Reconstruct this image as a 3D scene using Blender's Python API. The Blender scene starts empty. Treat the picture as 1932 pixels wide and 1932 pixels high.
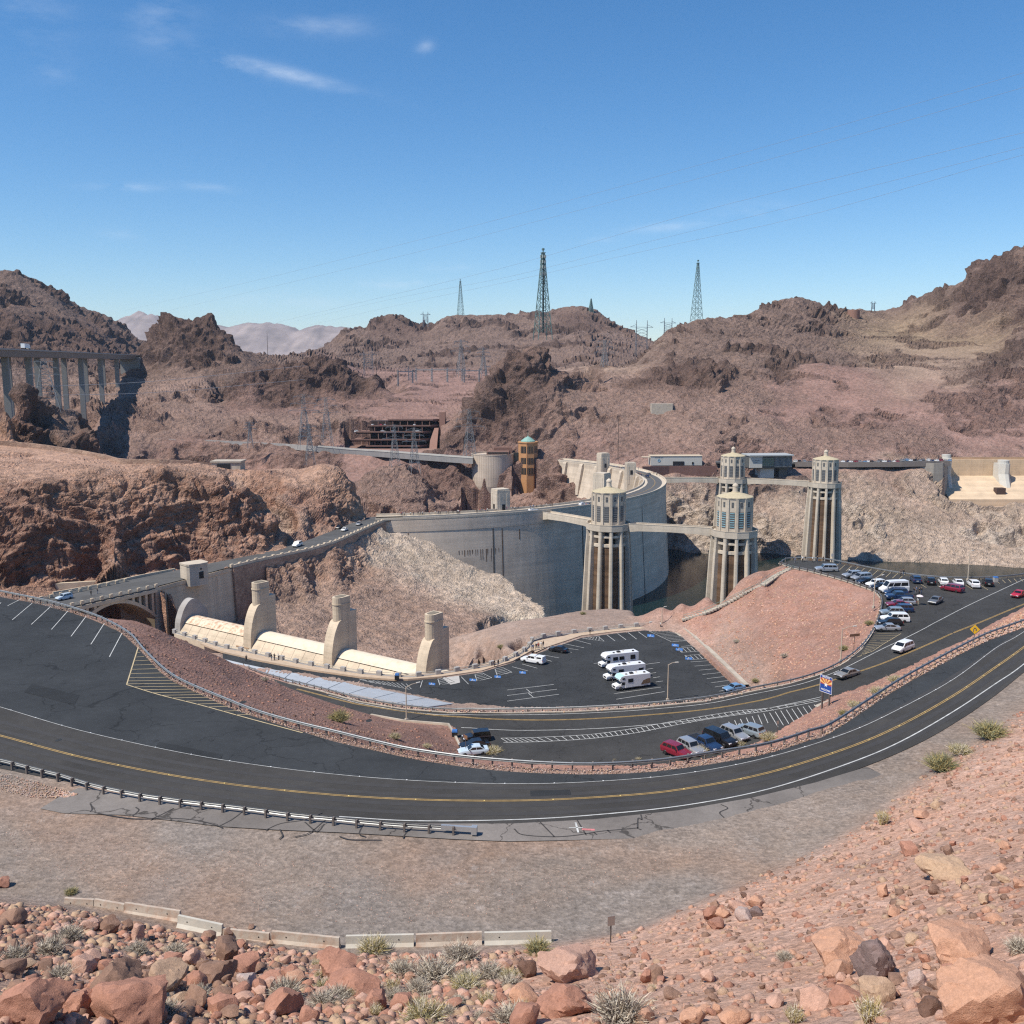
import bpy, bmesh, math, random
import numpy as np
from mathutils import Vector, Matrix
from mathutils.geometry import delaunay_2d_cdt, tessellate_polygon
random.seed(7); RNG = np.random.default_rng(7)
SC = bpy.context.scene; COL = SC.collection
# ---------------------------------------------------------------- camera, sky, sun, exposure
EYE = 66.0                    # metres above the dam crest (z = 0); the lake lies at z = -53
FOC = .94; PITCH = math.atan((.5-700/1932)/FOC)
cam = bpy.data.cameras.new('camera'); camo = bpy.data.objects.new('camera', cam); COL.objects.link(camo)
camo.location = (0, 0, EYE); camo.rotation_euler = (math.pi/2-PITCH, 0, 0)
cam.sensor_width = 36; cam.lens = 36*FOC; cam.clip_start = .5; cam.clip_end = 60000
SC.camera = camo
SUN_E = math.radians(56); SUN_A = math.radians(30)      # elevation; how far behind the left shoulder
TO_SUN = Vector((-math.cos(SUN_E)*math.cos(SUN_A), -math.cos(SUN_E)*math.sin(SUN_A), math.sin(SUN_E)))
world = bpy.data.worlds.new('World'); SC.world = world; world.use_nodes = True
wn = world.node_tree.nodes; wl = world.node_tree.links; wn.clear()
sky = wn.new('ShaderNodeTexSky'); sky.sky_type = 'NISHITA'; sky.sun_disc = False
sky.sun_elevation = SUN_E; sky.sun_rotation = math.atan2(TO_SUN.x, TO_SUN.y); sky.altitude = 450
sky.air_density = 1.0; sky.dust_density = .15; sky.ozone_density = 4.0
bg = wn.new('ShaderNodeBackground'); bg.inputs[1].default_value = .106
wo = wn.new('ShaderNodeOutputWorld')
sd = bpy.data.lights.new('sun', 'SUN'); sd.energy = 4.3; sd.angle = math.radians(.5); sd.color = (1, .93, .815)
so = bpy.data.objects.new('sun', sd); COL.objects.link(so); so.rotation_euler = (-TO_SUN).to_track_quat('-Z', 'Y').to_euler()
SC.view_settings.view_transform = 'Standard'; SC.view_settings.look = 'None'
SC.view_settings.exposure = .42; SC.view_settings.gamma = 1; SC.view_settings.use_curve_mapping = False
SC.cycles.max_bounces = 6; SC.cycles.volume_bounces = 0; SC.cycles.diffuse_bounces = 3; SC.cycles.use_denoising = False; SC.cycles.pixel_filter_type = 'BLACKMAN_HARRIS'; SC.cycles.filter_width = 1.25; SC.cycles.sample_clamp_indirect = 4

# ---------------------------------------------------------------- sight lines of the survey: photo pixel (1932 wide) -> place
def ray(x, y):
    u = (x/1932-.5)/FOC; w = (.5-y/1932)/FOC
    return (u, math.cos(PITCH)+w*math.sin(PITCH), -math.sin(PITCH)+w*math.cos(PITCH))
def atz(x, y, z=0.):
    d = ray(x, y); t = (z-EYE)/d[2]; return (d[0]*t, d[1]*t, z)
def aty(x, y, Y):
    d = ray(x, y); t = Y/d[1]; return (d[0]*t, Y, EYE+d[2]*t)
ZMX = [-400, -55, -30, -8, 10, 30, 50, 70, 85, 400]; ZMZ = [0, 0, 3, 7, 8.5, 10.5, 12.5, 15, 16, 16]
def zmid(x): return float(np.interp(x, ZMX, ZMZ))
def mid(x, y, dz=0.):
    z = 8.
    for _ in range(40): z = .5*z+.5*(zmid(atz(x, y, z)[0])+dz)
    return atz(x, y, z)
ZUP = 29.
def up(x, y, dz=0.): return atz(x, y, ZUP+dz)
def pxw(m, Y): return m*1816/Y
def lerp(a, b, t): return tuple(a[i]+(b[i]-a[i])*t for i in range(len(a)))
def dens(pl, step):
    out = []
    for a, b in zip(pl, pl[1:]):
        n = max(1, int(math.dist(a, b)/step)); out += [lerp(a, b, k/n) for k in range(n)]
    return out+[tuple(pl[-1])]
def smooth_line(pl, n=6):
    """Catmull-Rom through the points"""
    P = [np.array(p, float) for p in pl]; P = [2*P[0]-P[1]]+P+[2*P[-1]-P[-2]]; out = []
    for i in range(1, len(P)-2):
        p0, p1, p2, p3 = P[i-1:i+3]
        for k in range(n):
            t = k/n
            out.append(tuple(.5*((2*p1)+(-p0+p2)*t+(2*p0-5*p1+4*p2-p3)*t*t+(-p0+3*p1-3*p2+p3)*t**3)))
    return out+[tuple(P[-2])]
def walk(pl, step, start=0.):
    """points (and unit tangents) every step metres along a polyline"""
    out = []; d = start; acc = 0.
    for a, b in zip(pl, pl[1:]):
        a = np.array(a); b = np.array(b); L = np.linalg.norm(b-a)
        if L < 1e-6: continue
        while d <= acc+L:
            out.append((a+(b-a)*((d-acc)/L), (b-a)/L)); d += step
        acc += L
    return out

# ---------------------------------------------------------------- noise
_PERM = np.random.default_rng(3).permutation(256).astype(np.int32); _PERM = np.r_[_PERM, _PERM]
_GR = np.array([(1,1,0),(-1,1,0),(1,-1,0),(-1,-1,0),(1,0,1),(-1,0,1),(1,0,-1),(-1,0,-1),(0,1,1),(0,-1,1),(0,1,-1),(0,-1,-1),(1,1,0),(-1,1,0),(0,-1,1),(0,-1,-1)], np.float32)
def perlin(p):
    i = np.floor(p).astype(np.int32); f = (p-i).astype(np.float32); i &= 255
    u = f*f*f*(f*(f*6-15)+10); r = 0
    for dx in (0, 1):
        wx = u[:, 0] if dx else 1-u[:, 0]; hx = _PERM[(i[:, 0]+dx) & 255]
        for dy in (0, 1):
            wy = u[:, 1] if dy else 1-u[:, 1]; hy = _PERM[(hx+i[:, 1]+dy) & 255]
            for dz in (0, 1):
                wz = u[:, 2] if dz else 1-u[:, 2]; h = _PERM[(hy+i[:, 2]+dz) & 255] & 15
                g = _GR[h]
                r = r+wx*wy*wz*(g[:, 0]*(f[:, 0]-dx)+g[:, 1]*(f[:, 1]-dy)+g[:, 2]*(f[:, 2]-dz))
    return r
def worley(p):
    i = np.floor(p).astype(np.int32); f = (p-i).astype(np.float32); n = len(p); ID = np.zeros(n, np.float32)
    f1 = np.full(n, 9., np.float32); f2 = f1.copy()
    for dx in (-1, 0, 1):
        hx = _PERM[(i[:, 0]+dx) & 255]
        for dy in (-1, 0, 1):
            hy = _PERM[(hx+i[:, 1]+dy) & 255]
            for dz in (-1, 0, 1):
                h = _PERM[(hy+i[:, 2]+dz) & 255]; h2 = _PERM[h+7]; h3 = _PERM[h2+13]
                d = (f[:, 0]-dx-h/256)**2+(f[:, 1]-dy-h2/256)**2+(f[:, 2]-dz-h3/256)**2
                m = d < f1; f2 = np.where(m, f1, np.minimum(f2, d)); f1 = np.where(m, d, f1); ID = np.where(m, _PERM[h3+5]/256, ID)
    return np.sqrt(f1), np.sqrt(f2), ID
def inpoly(px, py, poly):
    r = np.zeros(px.shape, bool); n = len(poly)
    for k in range(n):
        x1, y1 = poly[k][:2]; x2, y2 = poly[(k+1) % n][:2]
        if y1 == y2: continue
        c = ((y1 > py) != (y2 > py)) & (px < (x2-x1)*(py-y1)/(y2-y1)+x1); r ^= c
    return r

# ---------------------------------------------------------------- materials
MATS = {}
def NT(m): return m.node_tree.nodes, m.node_tree.links
def mat(name, rgb, rough=.8, metal=0., var=.0, vscale=1., bump=0., bscale=4., spec=.3, streak=0., dirt=None, dscale=.3, damt=.5):
    """plain principled surface with procedural grain: var = brightness variation, streak = vertical run marks, dirt = second colour in patches"""
    if name in MATS: return MATS[name]
    m = bpy.data.materials.new(name); m.use_nodes = True; n, l = NT(m); b = n['Principled BSDF']
    b.inputs['Roughness'].default_value = rough; b.inputs['Metallic'].default_value = metal; b.inputs['Specular IOR Level'].default_value = spec
    b.inputs['Base Color'].default_value = (*rgb, 1)
    if var or streak or dirt or bump:
        tc = n.new('ShaderNodeTexCoord'); src = tc.outputs['Object']
        col = n.new('ShaderNodeRGB'); col.outputs[0].default_value = (*rgb, 1); cur = col.outputs[0]
        def noise(sc, det=5, stretch=None, rg=.6):
            t = n.new('ShaderNodeTexNoise'); t.inputs['Scale'].default_value = sc; t.inputs['Detail'].default_value = det; t.inputs['Roughness'].default_value = rg
            if stretch:
                mp = n.new('ShaderNodeMapping'); mp.inputs['Scale'].default_value = stretch; l.new(src, mp.inputs[0]); l.new(mp.outputs[0], t.inputs['Vector'])
            else: l.new(src, t.inputs['Vector'])
            return t.outputs['Fac']
        def mul(cur, fac, lo, hi, a=.3, bb=.7):
            r = n.new('ShaderNodeMapRange'); r.inputs[1].default_value = a; r.inputs[2].default_value = bb; r.inputs[3].default_value = lo; r.inputs[4].default_value = hi
            l.new(fac, r.inputs[0]); x = n.new('ShaderNodeVectorMath'); x.operation = 'SCALE'; l.new(cur, x.inputs[0]); l.new(r.outputs[0], x.inputs['Scale']); return x.outputs[0]
        if dirt:
            mx = n.new('ShaderNodeMix'); mx.data_type = 'RGBA'; l.new(cur, mx.inputs[6]); mx.inputs[7].default_value = (*dirt, 1)
            r = n.new('ShaderNodeMapRange'); r.inputs[1].default_value = .45; r.inputs[2].default_value = .7; r.inputs[4].default_value = damt; l.new(noise(dscale, 6), r.inputs[0]); l.new(r.outputs[0], mx.inputs[0]); cur = mx.outputs[2]
        if var: cur = mul(cur, noise(vscale, 6), 1-var, 1+var)
        if streak: cur = mul(cur, noise(1., 4, (1.2, 1.2, .06)), 1-streak, 1+streak*.4)
        l.new(cur, b.inputs['Base Color'])
        if bump:
            bp = n.new('ShaderNodeBump'); bp.inputs['Strength'].default_value = bump; bp.inputs['Distance'].default_value = .05; l.new(noise(bscale, 6), bp.inputs['Height']); l.new(bp.outputs[0], b.inputs['Normal'])
    MATS[name] = m; return m

# ---------------------------------------------------------------- objects
def tag(o, label=None, cat=None, group=None, kind=None):
    if label: o['label'] = label
    if cat: o['category'] = cat
    if group: o['group'] = group
    if kind: o['kind'] = kind
    return o
def thing(name, label, cat, loc=(0, 0, 0), rz=0., group=None):
    o = bpy.data.objects.new(name, None); COL.objects.link(o); o.location = loc; o.rotation_euler = (0, 0, rz); o.empty_display_size = .5
    return tag(o, label, cat, group)
def link_mesh(name, me, parent=None, loc=None, rz=0.):
    o = bpy.data.objects.new(name, me); COL.objects.link(o)
    if parent: o.parent = parent
    if loc is not None: o.location = loc
    if rz: o.rotation_euler = (0, 0, rz)
    return o
def copy_tree(o, parent=None):
    c = o.copy(); COL.objects.link(c)
    if parent: c.parent = parent
    for ch in [x for x in KIDS.get(o.name, [])]: copy_tree2(ch, c)
    return c
KIDS = {}
def copy_tree2(o, parent):
    c = o.copy(); COL.objects.link(c); c.parent = parent
    for ch in KIDS.get(o.name, []): copy_tree2(ch, c)
class MB:
    """collects simple solids; build() links them as ONE mesh object"""
    def __init__(s): s.v = []; s.f = []; s.m = []; s.mi = 0; s.sm = False
    def add(s, vs, fs, mi=None):
        o = len(s.v); s.v += [tuple(v) for v in vs]; s.f += [tuple(i+o for i in f) for f in fs]; s.m += [s.mi if mi is None else mi]*len(fs); return s
    def box(s, c, d, rz=0., mi=None, taper=1.):
        x, y, z = (k/2 for k in d); ca, sa = math.cos(rz), math.sin(rz); vs = []
        for sz, t in ((-1, 1.), (1, taper)):
            for sx, sy in ((-1, -1), (1, -1), (1, 1), (-1, 1)):
                a, b = sx*x*t, sy*y*t; vs.append((c[0]+a*ca-b*sa, c[1]+a*sa+b*ca, c[2]+sz*z))
        return s.add(vs, [(3, 2, 1, 0), (4, 5, 6, 7), (0, 1, 5, 4), (1, 2, 6, 5), (2, 3, 7, 6), (3, 0, 4, 7)], mi)
    def prism(s, poly, z0, z1, mi=None):
        n = len(poly); A = sum(poly[i][0]*poly[(i+1) % n][1]-poly[(i+1) % n][0]*poly[i][1] for i in range(n))
        if A < 0: poly = poly[::-1]
        vs = [(p[0], p[1], z0) for p in poly]+[(p[0], p[1], z1) for p in poly]
        fs = [(i, (i+1) % n, n+(i+1) % n, n+i) for i in range(n)]
        tri = tessellate_polygon([[Vector((p[0], p[1], 0)) for p in poly]])
        for t in tri:
            a, b, c = t
            if (poly[b][0]-poly[a][0])*(poly[c][1]-poly[a][1])-(poly[b][1]-poly[a][1])*(poly[c][0]-poly[a][0]) < 0: a, c = c, a
            fs += [(c, b, a), (n+a, n+b, n+c)]
        return s.add(vs, fs, mi)
    def bar(s, a, b, w, h=None, mi=None):
        a = Vector(a); b = Vector(b); d = b-a
        if d.length < 1e-6: return s
        h = h or w; d.normalize(); q = Vector((0, 0, 1)) if abs(d.z) < .95 else Vector((1, 0, 0))
        x = d.cross(q).normalized()*(w/2); y = x.cross(d).normalized()*(h/2)
        vs = [p+i*x+j*y for p in (a, b) for i, j in ((-1, -1), (1, -1), (1, 1), (-1, 1))]
        return s.add(vs, [(3, 2, 1, 0), (4, 5, 6, 7), (0, 1, 5, 4), (1, 2, 6, 5), (2, 3, 7, 6), (3, 0, 4, 7)], mi)
    def tube(s, pts, r, n=6, mi=None, cap=True):
        rings = []; P = [Vector(p) for p in pts]; rr = r if isinstance(r, (list, tuple)) else [r]*len(P)
        for i, p in enumerate(P):
            d = (P[min(i+1, len(P)-1)]-P[max(i-1, 0)]).normalized(); q = Vector((0, 0, 1)) if abs(d.z) < .9 else Vector((1, 0, 0))
            x = d.cross(q).normalized(); y = x.cross(d).normalized()
            rings.append([p+(x*math.cos(k*2*math.pi/n)+y*math.sin(k*2*math.pi/n))*rr[i] for k in range(n)])
        return s.rings(rings, True, cap, mi)
    def rings(s, R, closed=True, cap=True, mi=None):
        n = len(R[0]); vs = [v for r in R for v in r]; fs = []
        for i in range(len(R)-1):
            for k in range(n if closed else n-1):
                a = i*n+k; b = i*n+(k+1) % n; fs.append((a, b, b+n, a+n))
        if cap and closed: fs += [tuple(range(n))[::-1], tuple(range((len(R)-1)*n, len(R)*n))]
        return s.add(vs, fs, mi)
    def lathe(s, prof, n=24, c=(0, 0, 0), mi=None, a0=0., cap=True):
        return s.rings([[(c[0]+r*math.cos(a0+k*2*math.pi/n), c[1]+r*math.sin(a0+k*2*math.pi/n), c[2]+z) for k in range(n)] for r, z in prof], True, cap, mi)
    def ribbon(s, L, R, mi=None):
        n = len(L); return s.add(list(L)+list(R), [(i, i+n, i+n+1, i+1) for i in range(n-1)], mi)
    def poly3(s, pts, mi=None):
        tri = tessellate_polygon([[Vector((p[0], p[1], 0)) for p in pts]]); fs = []
        for a, b, c in tri:
            if (pts[b][0]-pts[a][0])*(pts[c][1]-pts[a][1])-(pts[b][1]-pts[a][1])*(pts[c][0]-pts[a][0]) < 0: a, c = c, a
            fs.append((a, b, c))
        return s.add(pts, fs, mi)
    def mesh(s, name, mats, smooth=False):
        me = bpy.data.meshes.new(name); me.from_pydata(s.v, [], s.f)
        for m in (mats if isinstance(mats, (list, tuple)) else [mats]): me.materials.append(m)
        if any(s.m): me.polygons.foreach_set('material_index', s.m)
        if smooth: me.polygons.foreach_set('use_smooth', [True]*len(me.polygons))
        me.update(); return me
    def build(s, name, mats, parent=None, smooth=False, loc=None, rz=0.):
        o = link_mesh(name, s.mesh(name, mats, smooth), parent, loc, rz)
        if parent: KIDS.setdefault(parent.name, []).append(o)
        return o
def np_mesh(name, V, F, m, smooth=False):
    """mesh from numpy arrays (F: n x 3 or n x 4)"""
    me = bpy.data.meshes.new(name); k = F.shape[1]
    me.vertices.add(len(V)); me.vertices.foreach_set('co', np.ascontiguousarray(V, np.float32).ravel())
    me.loops.add(F.size); me.loops.foreach_set('vertex_index', np.ascontiguousarray(F, np.int32).ravel())
    me.polygons.add(len(F)); me.polygons.foreach_set('loop_start', np.arange(0, F.size, k, dtype=np.int32))
    if smooth: me.polygons.foreach_set('use_smooth', np.ones(len(F), bool))
    me.materials.append(m); me.update(calc_edges=True); return me
# ---------------------------------------------------------------- outlines of the paved places (surveyed)
RAIL_UP = smooth_line([up(x, y) for x, y in ((-120,1092),(0,1120),(100,1141),(175,1164),(212,1180),(250,1203),(275,1232),(312,1268),(350,1293),(425,1325),(483,1348),(557,1370),(631,1388),(720,1410),(780,1423),(869,1436),(966,1445),(1055,1450),(1123,1451),(1204,1447),(1263,1441),(1352,1427),(1449,1411),(1530,1385),(1570,1370),(1682,1297),(1757,1254),(1851,1205),(1932,1175),(2030,1136))], 5)
UP_EDGE = smooth_line([up(x, y) for x, y in ((-120,1098),(0,1126),(60,1137),(100,1147),(162,1165),(212,1186),(230,1196),(262,1225),(312,1276),(375,1309),(450,1342),(572,1381),(631,1399),(720,1419),(780,1432),(869,1446),(966,1456),(1055,1460),(1123,1461),(1204,1458),(1263,1452.5),(1352,1440),(1449,1421.5),(1530,1396),(1570,1381),(1682,1307),(1757,1264),(1851,1215),(1932,1184),(2030,1145))], 5)
UP_NEAR = smooth_line([up(x, y) for x, y in ((-150,1418),(0,1449),(120,1473),(300,1506),(480,1531),(640,1546),(800,1554),(966,1554),(1120,1546),(1280,1529),(1420,1505),(1540,1476),(1640,1443),(1740,1399),(1820,1352),(1880,1310),(1932,1268),(2040,1180))], 5)
UP_POLY = UP_EDGE+UP_NEAR[::-1]
LOT_EDGE = [atz(x, y) for x, y in ((420,1232),(455,1240),(483,1247.5),(583,1266),(683,1281),(745,1286),(770,1284.5),(833,1279.5),(908,1268.5),(966,1250.5),(1033,1226),(1096,1203.5),(1160,1195),(1228,1188),(1266,1187),(1293,1198),(1341,1238),(1403,1298))]
LOT_POLY = LOT_EDGE+[atz(x, y) for x, y in ((1440,1306),(1300,1328),(1150,1336),(966,1338),(858,1328),(758,1308),(658,1288),(558,1270.5),(483,1258),(420,1243))]
APRON_FAR = [atz(x, y, .02) for x, y in ((420,1243),(483,1258),(558,1270.5),(658,1288),(758,1308),(858,1328))]
APRON_NEAR = [mid(x, y, -.3) for x, y in ((420,1252),(480,1266),(545,1287),(608,1298.5),(708,1318),(800,1335))]
MID_N = [mid(x, y) for x, y in ((440,1257),(480,1268.5),(545,1290),(608,1305.5),(683,1325.5),(758,1338),(858,1346),(966,1346),(1087,1343.5),(1199,1337),(1329,1324.5),(1413,1307),(1491,1291),(1542,1276),(1585,1256.5),(1598,1249),(1626,1226),(1649,1192),(1662,1154),(1663.5,1131),(1652,1116.5),(1607,1100),(1570,1089),(1524,1077),(1494,1071.5),(1470,1063))]
MID_LAKE = [mid(x, y) for x, y in ((1499,1056.5),(1559,1059),(1649,1077),(1711,1087),(1774,1093.5),(1824,1094.5),(1874,1093.5),(1932,1087.5),(2060,1068))]
MID_S = [mid(x, y) for x, y in ((2060,1085),(1932,1152),(1860,1188.5),(1795,1222.5),(1720,1260),(1645,1294),(1570,1319),(1535,1345),(1505,1362),(1455,1394),(1410,1414),(1340,1436),(1200,1450),(1000,1446),(878,1428),(868,1412),(857,1388),(846,1370),(760,1363),(600,1345),(440,1300))]
MID_POLY = MID_N+MID_LAKE+MID_S
AZ_NEAR = [atz(x, y) for x, y in ((60,1160.5),(150,1140.5),(295,1108),(345,1095),(390,1083),(483,1059),(583,1038),(633,1023),(678,1003),(700,993),(723,983.5))]
AZ_FAR = [atz(x, y) for x, y in ((690,976.5),(683,978.5),(643,995.5),(565,1025),(483,1046),(380,1066),(265,1090),(100,1123),(20,1140))]
AZ_POLY = AZ_NEAR+[atz(760, 979), atz(760, 972)]+AZ_FAR
# Arizona spillway frame: axis along the piers, u along the crest (left to right), n towards the parking lot
SPA = np.array((-46.44, 250.63)); SPU = np.array((26.3, -17.95)); SPU = SPU/np.linalg.norm(SPU); SPN = np.array((SPU[1], -SPU[0]))
def spw(a, s, z): q = SPA+SPU*a+SPN*s; return (q[0], q[1], z)
TROUGH = [spw(-75, -1, 0)[:2], spw(62, -1, 0)[:2]]+[atz(x, y)[:2] for x, y in ((885,1256),(870,1259),(833,1268),(760,1274),(683,1267),(560,1247),(470,1227),(380,1205),(300,1185))]
SHO = [up(x, y, .02) for x, y in ((148,1487),(300,1510),(480,1534),(640,1549),(800,1557),(966,1557),(1120,1549),(1280,1532),(1420,1508),(1540,1479),(1638,1449),(1672,1466),(1640,1492),(1560,1521),(1480,1545),(1400,1561),(1290,1575),(1180,1583),(1060,1586),(960,1588),(860,1584),(760,1578),(640,1571),(520,1566),(420,1560),(330,1549),(230,1538),(120,1535),(76,1526),(110,1505))]
SHO[1:11] = [(p[0], p[1]+.25, p[2]) for p in SHO[1:11]]
FLATS = [(UP_POLY, lambda X, Y: np.full(X.shape, ZUP), .3), (LOT_POLY, lambda X, Y: np.zeros(X.shape), .3),
         (MID_POLY, lambda X, Y: np.interp(X, ZMX, ZMZ), .35), (AZ_POLY, lambda X, Y: np.zeros(X.shape), .3),
         (APRON_FAR+APRON_NEAR[::-1], lambda X, Y: np.interp(X, ZMX, ZMZ)*.0, .4)]
# ---------------------------------------------------------------- terrain: classes (talus colour, rock colour, roughness in metres)
CLS = dict(fg=((.53,.335,.25),(.44,.25,.175),.16), fl=((.36,.245,.19),(.32,.195,.15),.22), gv=((.285,.228,.188),(.27,.215,.175),.03), pk=((.375,.215,.165),(.34,.19,.14),.16),
  bs=((.29,.17,.135),(.24,.14,.11),.16), pr=((.36,.265,.215),(.34,.24,.19),.2), cr=((.60,.48,.375),(.72,.62,.50),2.4), cb=((.42,.29,.225),(.36,.245,.19),1.8), cl=((.44,.265,.195),(.3,.165,.12),5.), ct=((.50,.315,.225),(.42,.25,.175),1.6),
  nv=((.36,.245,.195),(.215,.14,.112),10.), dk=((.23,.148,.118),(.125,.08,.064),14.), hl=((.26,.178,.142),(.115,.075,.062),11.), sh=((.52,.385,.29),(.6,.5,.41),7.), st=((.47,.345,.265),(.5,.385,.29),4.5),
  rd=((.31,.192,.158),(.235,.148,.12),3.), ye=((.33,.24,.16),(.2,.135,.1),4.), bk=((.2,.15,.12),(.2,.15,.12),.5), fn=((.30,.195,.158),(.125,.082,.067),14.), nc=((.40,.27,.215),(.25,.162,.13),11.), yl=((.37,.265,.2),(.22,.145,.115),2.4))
CK = list(CLS)
PK = []          # (X, Y, z, class index)
def L(c, pts, m='Y', ramp=None, step=None):
    q = []
    for p in pts:
        if m == 'w': q.append(p)
        elif m == 'z': q.append(atz(*p))
        else: q.append(aty(*p))
    if len(q) > 1:
        Ym = np.mean([p[1] for p in q]); q = dens(q, max(2., Ym*.02))
    for p in q: PK.append((p[0], p[1], p[2], CK.index(c)))
    return q
def back(q, dY, dz, c):
    for p in q: s = (p[1]+dY)/p[1]; PK.append((p[0]*s, p[1]*s, p[2]+dz, CK.index(c)))
# A near hillside: one slope from the camera's feet to the gravel flat
TOEPX = ((-700,1600),(-250,1650),(0,1690),(130,1706),(340,1752),(510,1784),(640,1797),(800,1793),(1040,1779),(1200,1750),(1330,1690),(1500,1620),(1640,1540),(1720,1470),(1830,1400),(1932,1330),(2050,1240),(2300,1080),(2700,900))
TOE = []
for x in list(range(-660, 2600, 45)):
    y = float(np.interp(x, [p[0] for p in TOEPX], [p[1] for p in TOEPX])); zt = 30. if x < 1640 else 29.4; T_ = atz(x, y, zt); TOE.append(T_); rt = math.hypot(T_[0], T_[1]); az_ = math.atan2(T_[0], T_[1]); a = (EYE-zt)/rt
    d = ray(x, 1945); ab = -d[2]/math.hypot(d[0], d[1]); rb = min(float(np.interp(x, (-660,0,483,966,1450,1932,2600), (30,34,36,34,29,23,14))), rt*.8); c = 'fl' if x < 900 else 'fg'
    if ab < a+.03: ab = a+.03
    azb = math.atan2(d[0], d[1])
    for t in (0, .07, .15, .25, .36, .48, .6, .72, .84, .93, 1.): r = rt*(rb/rt)**t; tn = a+(ab-a)*t; q = az_+(azb-az_)*t; PK.append((r*math.sin(q), r*math.cos(q), EYE-tn*r, CK.index('gv' if t == 0 else c)))
    zb = EYE-ab*rb
    for t in (.2, .4, .6, .8, .93): r = rb+(1.6-rb)*t; PK.append((r*math.sin(azb), r*math.cos(azb), zb+(64.1-zb)*t-.4*math.sin(t*3.14), CK.index(c)))
for p in TOE[:50]:
    for t, z in ((.05, 29.7), (.14, 29.3), (.27, 28.98)): PK.append((p[0]*(1+t), p[1]*(1+t), z, CK.index('gv')))
L('gv', [(p[0]*1.0, p[1]-1.2, 28.95) for p in UP_NEAR[::3]], 'w')
L('gv', [(p[0], p[1], 28.95) for p in UP_NEAR[::2]], 'w')
L('gv', [(p[0], p[1], 28.95) for p in UP_EDGE[::2]], 'w')
L('pk', [(p[0], p[1], 28.9) for p in RAIL_UP], 'w')
for i, p in enumerate(RAIL_UP):
    s = (p[1]+1.0)/p[1]; PK.append((p[0]*s, p[1]*s, 28.6, CK.index('pk')))
# slope below the upper rail: left hidden drop, brown triangle, then drop to the pocket lot
L('bs', [(250,1170,26.),(280,1176,25),(310,1188,23.5),(360,1212,20),(420,1240,16.5),(490,1272,12.5),(560,1302,9),(630,1326,7.2),(700,1347,6.6),(760,1364,6.2),(846,1372,7.),(857,1390,7.3),(868,1414,7.6)], 'z')
L('bs', [(p[0]-6, p[1]+14, -6) for p in L('bs', [(250,1170,25.)], 'z')], 'w')
L('bs', [(-110,205,0),(-150,200,5),(-105,240,-20)], 'w'); L('bs', [(-88,205,2),(-75,213,0)], 'w')
L('bs', [(700,1390,17),(560,1345,18),(450,1300,20)], 'z')
for pl, dz in ((MID_N, -.05), (MID_LAKE, -.05), (MID_S, -.05)):
    for p in dens(pl, 4): PK.append((p[0], p[1], p[2]+dz, CK.index('pk')))
for p in dens(LOT_POLY, 5): PK.append((p[0], p[1], -.05, CK.index('pr')))
for p in dens(APRON_FAR, 6)+dens(APRON_NEAR, 6): PK.append((p[0], p[1], p[2]-.1, CK.index('pr')))
for p in dens(AZ_NEAR, 5)+dens(AZ_FAR, 5): PK.append((p[0], p[1], -.05, CK.index('ct')))
# pink fill between the lower lot's kerb and the upper right lot
L('pk', [(1287,1181,.9),(1310,1200,.9),(1345,1236,1),(1380,1272,1),(1408,1299,1)], 'z')
L('pk', [(1350,1145,5),(1400,1122,8.5),(1450,1090,12.5)], 'z'); L('pk', [(1450,1180,8),(1530,1150,11.6),(1560,1215,9.5),(1480,1250,5.5)], 'z')
# promontory in front of the lake
L('pr', [(x, y-10, -.4) for x, y in ((880,1262),(1000,1205),(1100,1182),(1200,1170),(1280,1168))], 'z')
L('pr', [(848,1204,-9),(905,1189,-6),(966,1169,-5),(1040,1160,-4.5),(1100,1149,-4),(1150,1144,-3.5),(1200,1150,-2.5)], 'z')
L('pr', [(870,1240,-4),(930,1215,-3.5),(1010,1180,-2.5)], 'z')
L('pk', [(1215,1156,1),(1250,1137,5),(1290,1117,8.5),(1335,1090,12),(1400,1076,14.5),(1464,1063,15.7)], 'z')
L('pk', [(1260,1165,1.8),(1330,1125,7)], 'z')
for p, c in ((L('pr', [(1040,1160,-4.6),(1100,1149,-4.1),(1200,1150,-2.6)], 'z'), 'cr'), (L('pk', [(1215,1156,.9),(1290,1117,8.4),(1335,1090,11.9),(1400,1076,14.4),(1464,1063,15.6)], 'z'), 'cr')):
    back(p, 14, -13, c); back(p, 48, -62, c)
back(L('pk', [(p[0], p[1], p[2]-.1) for p in MID_LAKE], 'w'), 3, -1.5, 'pk'); back(MID_LAKE, 20, -18, 'cr'); back(MID_LAKE, 60, -75, 'cr')
# cream rock in the bay between the road wall and the dam
q = L('cr', [(728,992,413),(760,996,418),(815,1016,418),(870,1047,408),(920,1072,398),(966,1090,388),(1000,1122,372),(1036,1160,352)]); back(q, 10, -16, 'cr'); back(q, 30, -65, 'cr')
L('cr', [(483,1102,-20),(540,1098,-18),(603,1092,-18),(640,1072,-14),(658,1060,-12),(683,1027,-7)], 'z')
L('cr', [(700,1010,409),(760,1040,400),(800,1080,384),(870,1095,380),(900,1125,366),(960,1150,356)]); L('cb', [(690,1080,372),(740,1130,350),(820,1150,345),(900,1180,330)])
L('cb', [(520,1138,-14),(560,1130,-14),(620,1170,-18),(700,1200,-21),(780,1225,-22),(850,1212,-20),(900,1192,-15)], 'z'); L('cb', [(640,1120,340),(600,1110,345)])
for a in range(-70, 60, 10): PK.append((*spw(a, -3, -13), CK.index('cb'))); PK.append((*spw(a, -12, -16), CK.index('cb')))
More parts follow.
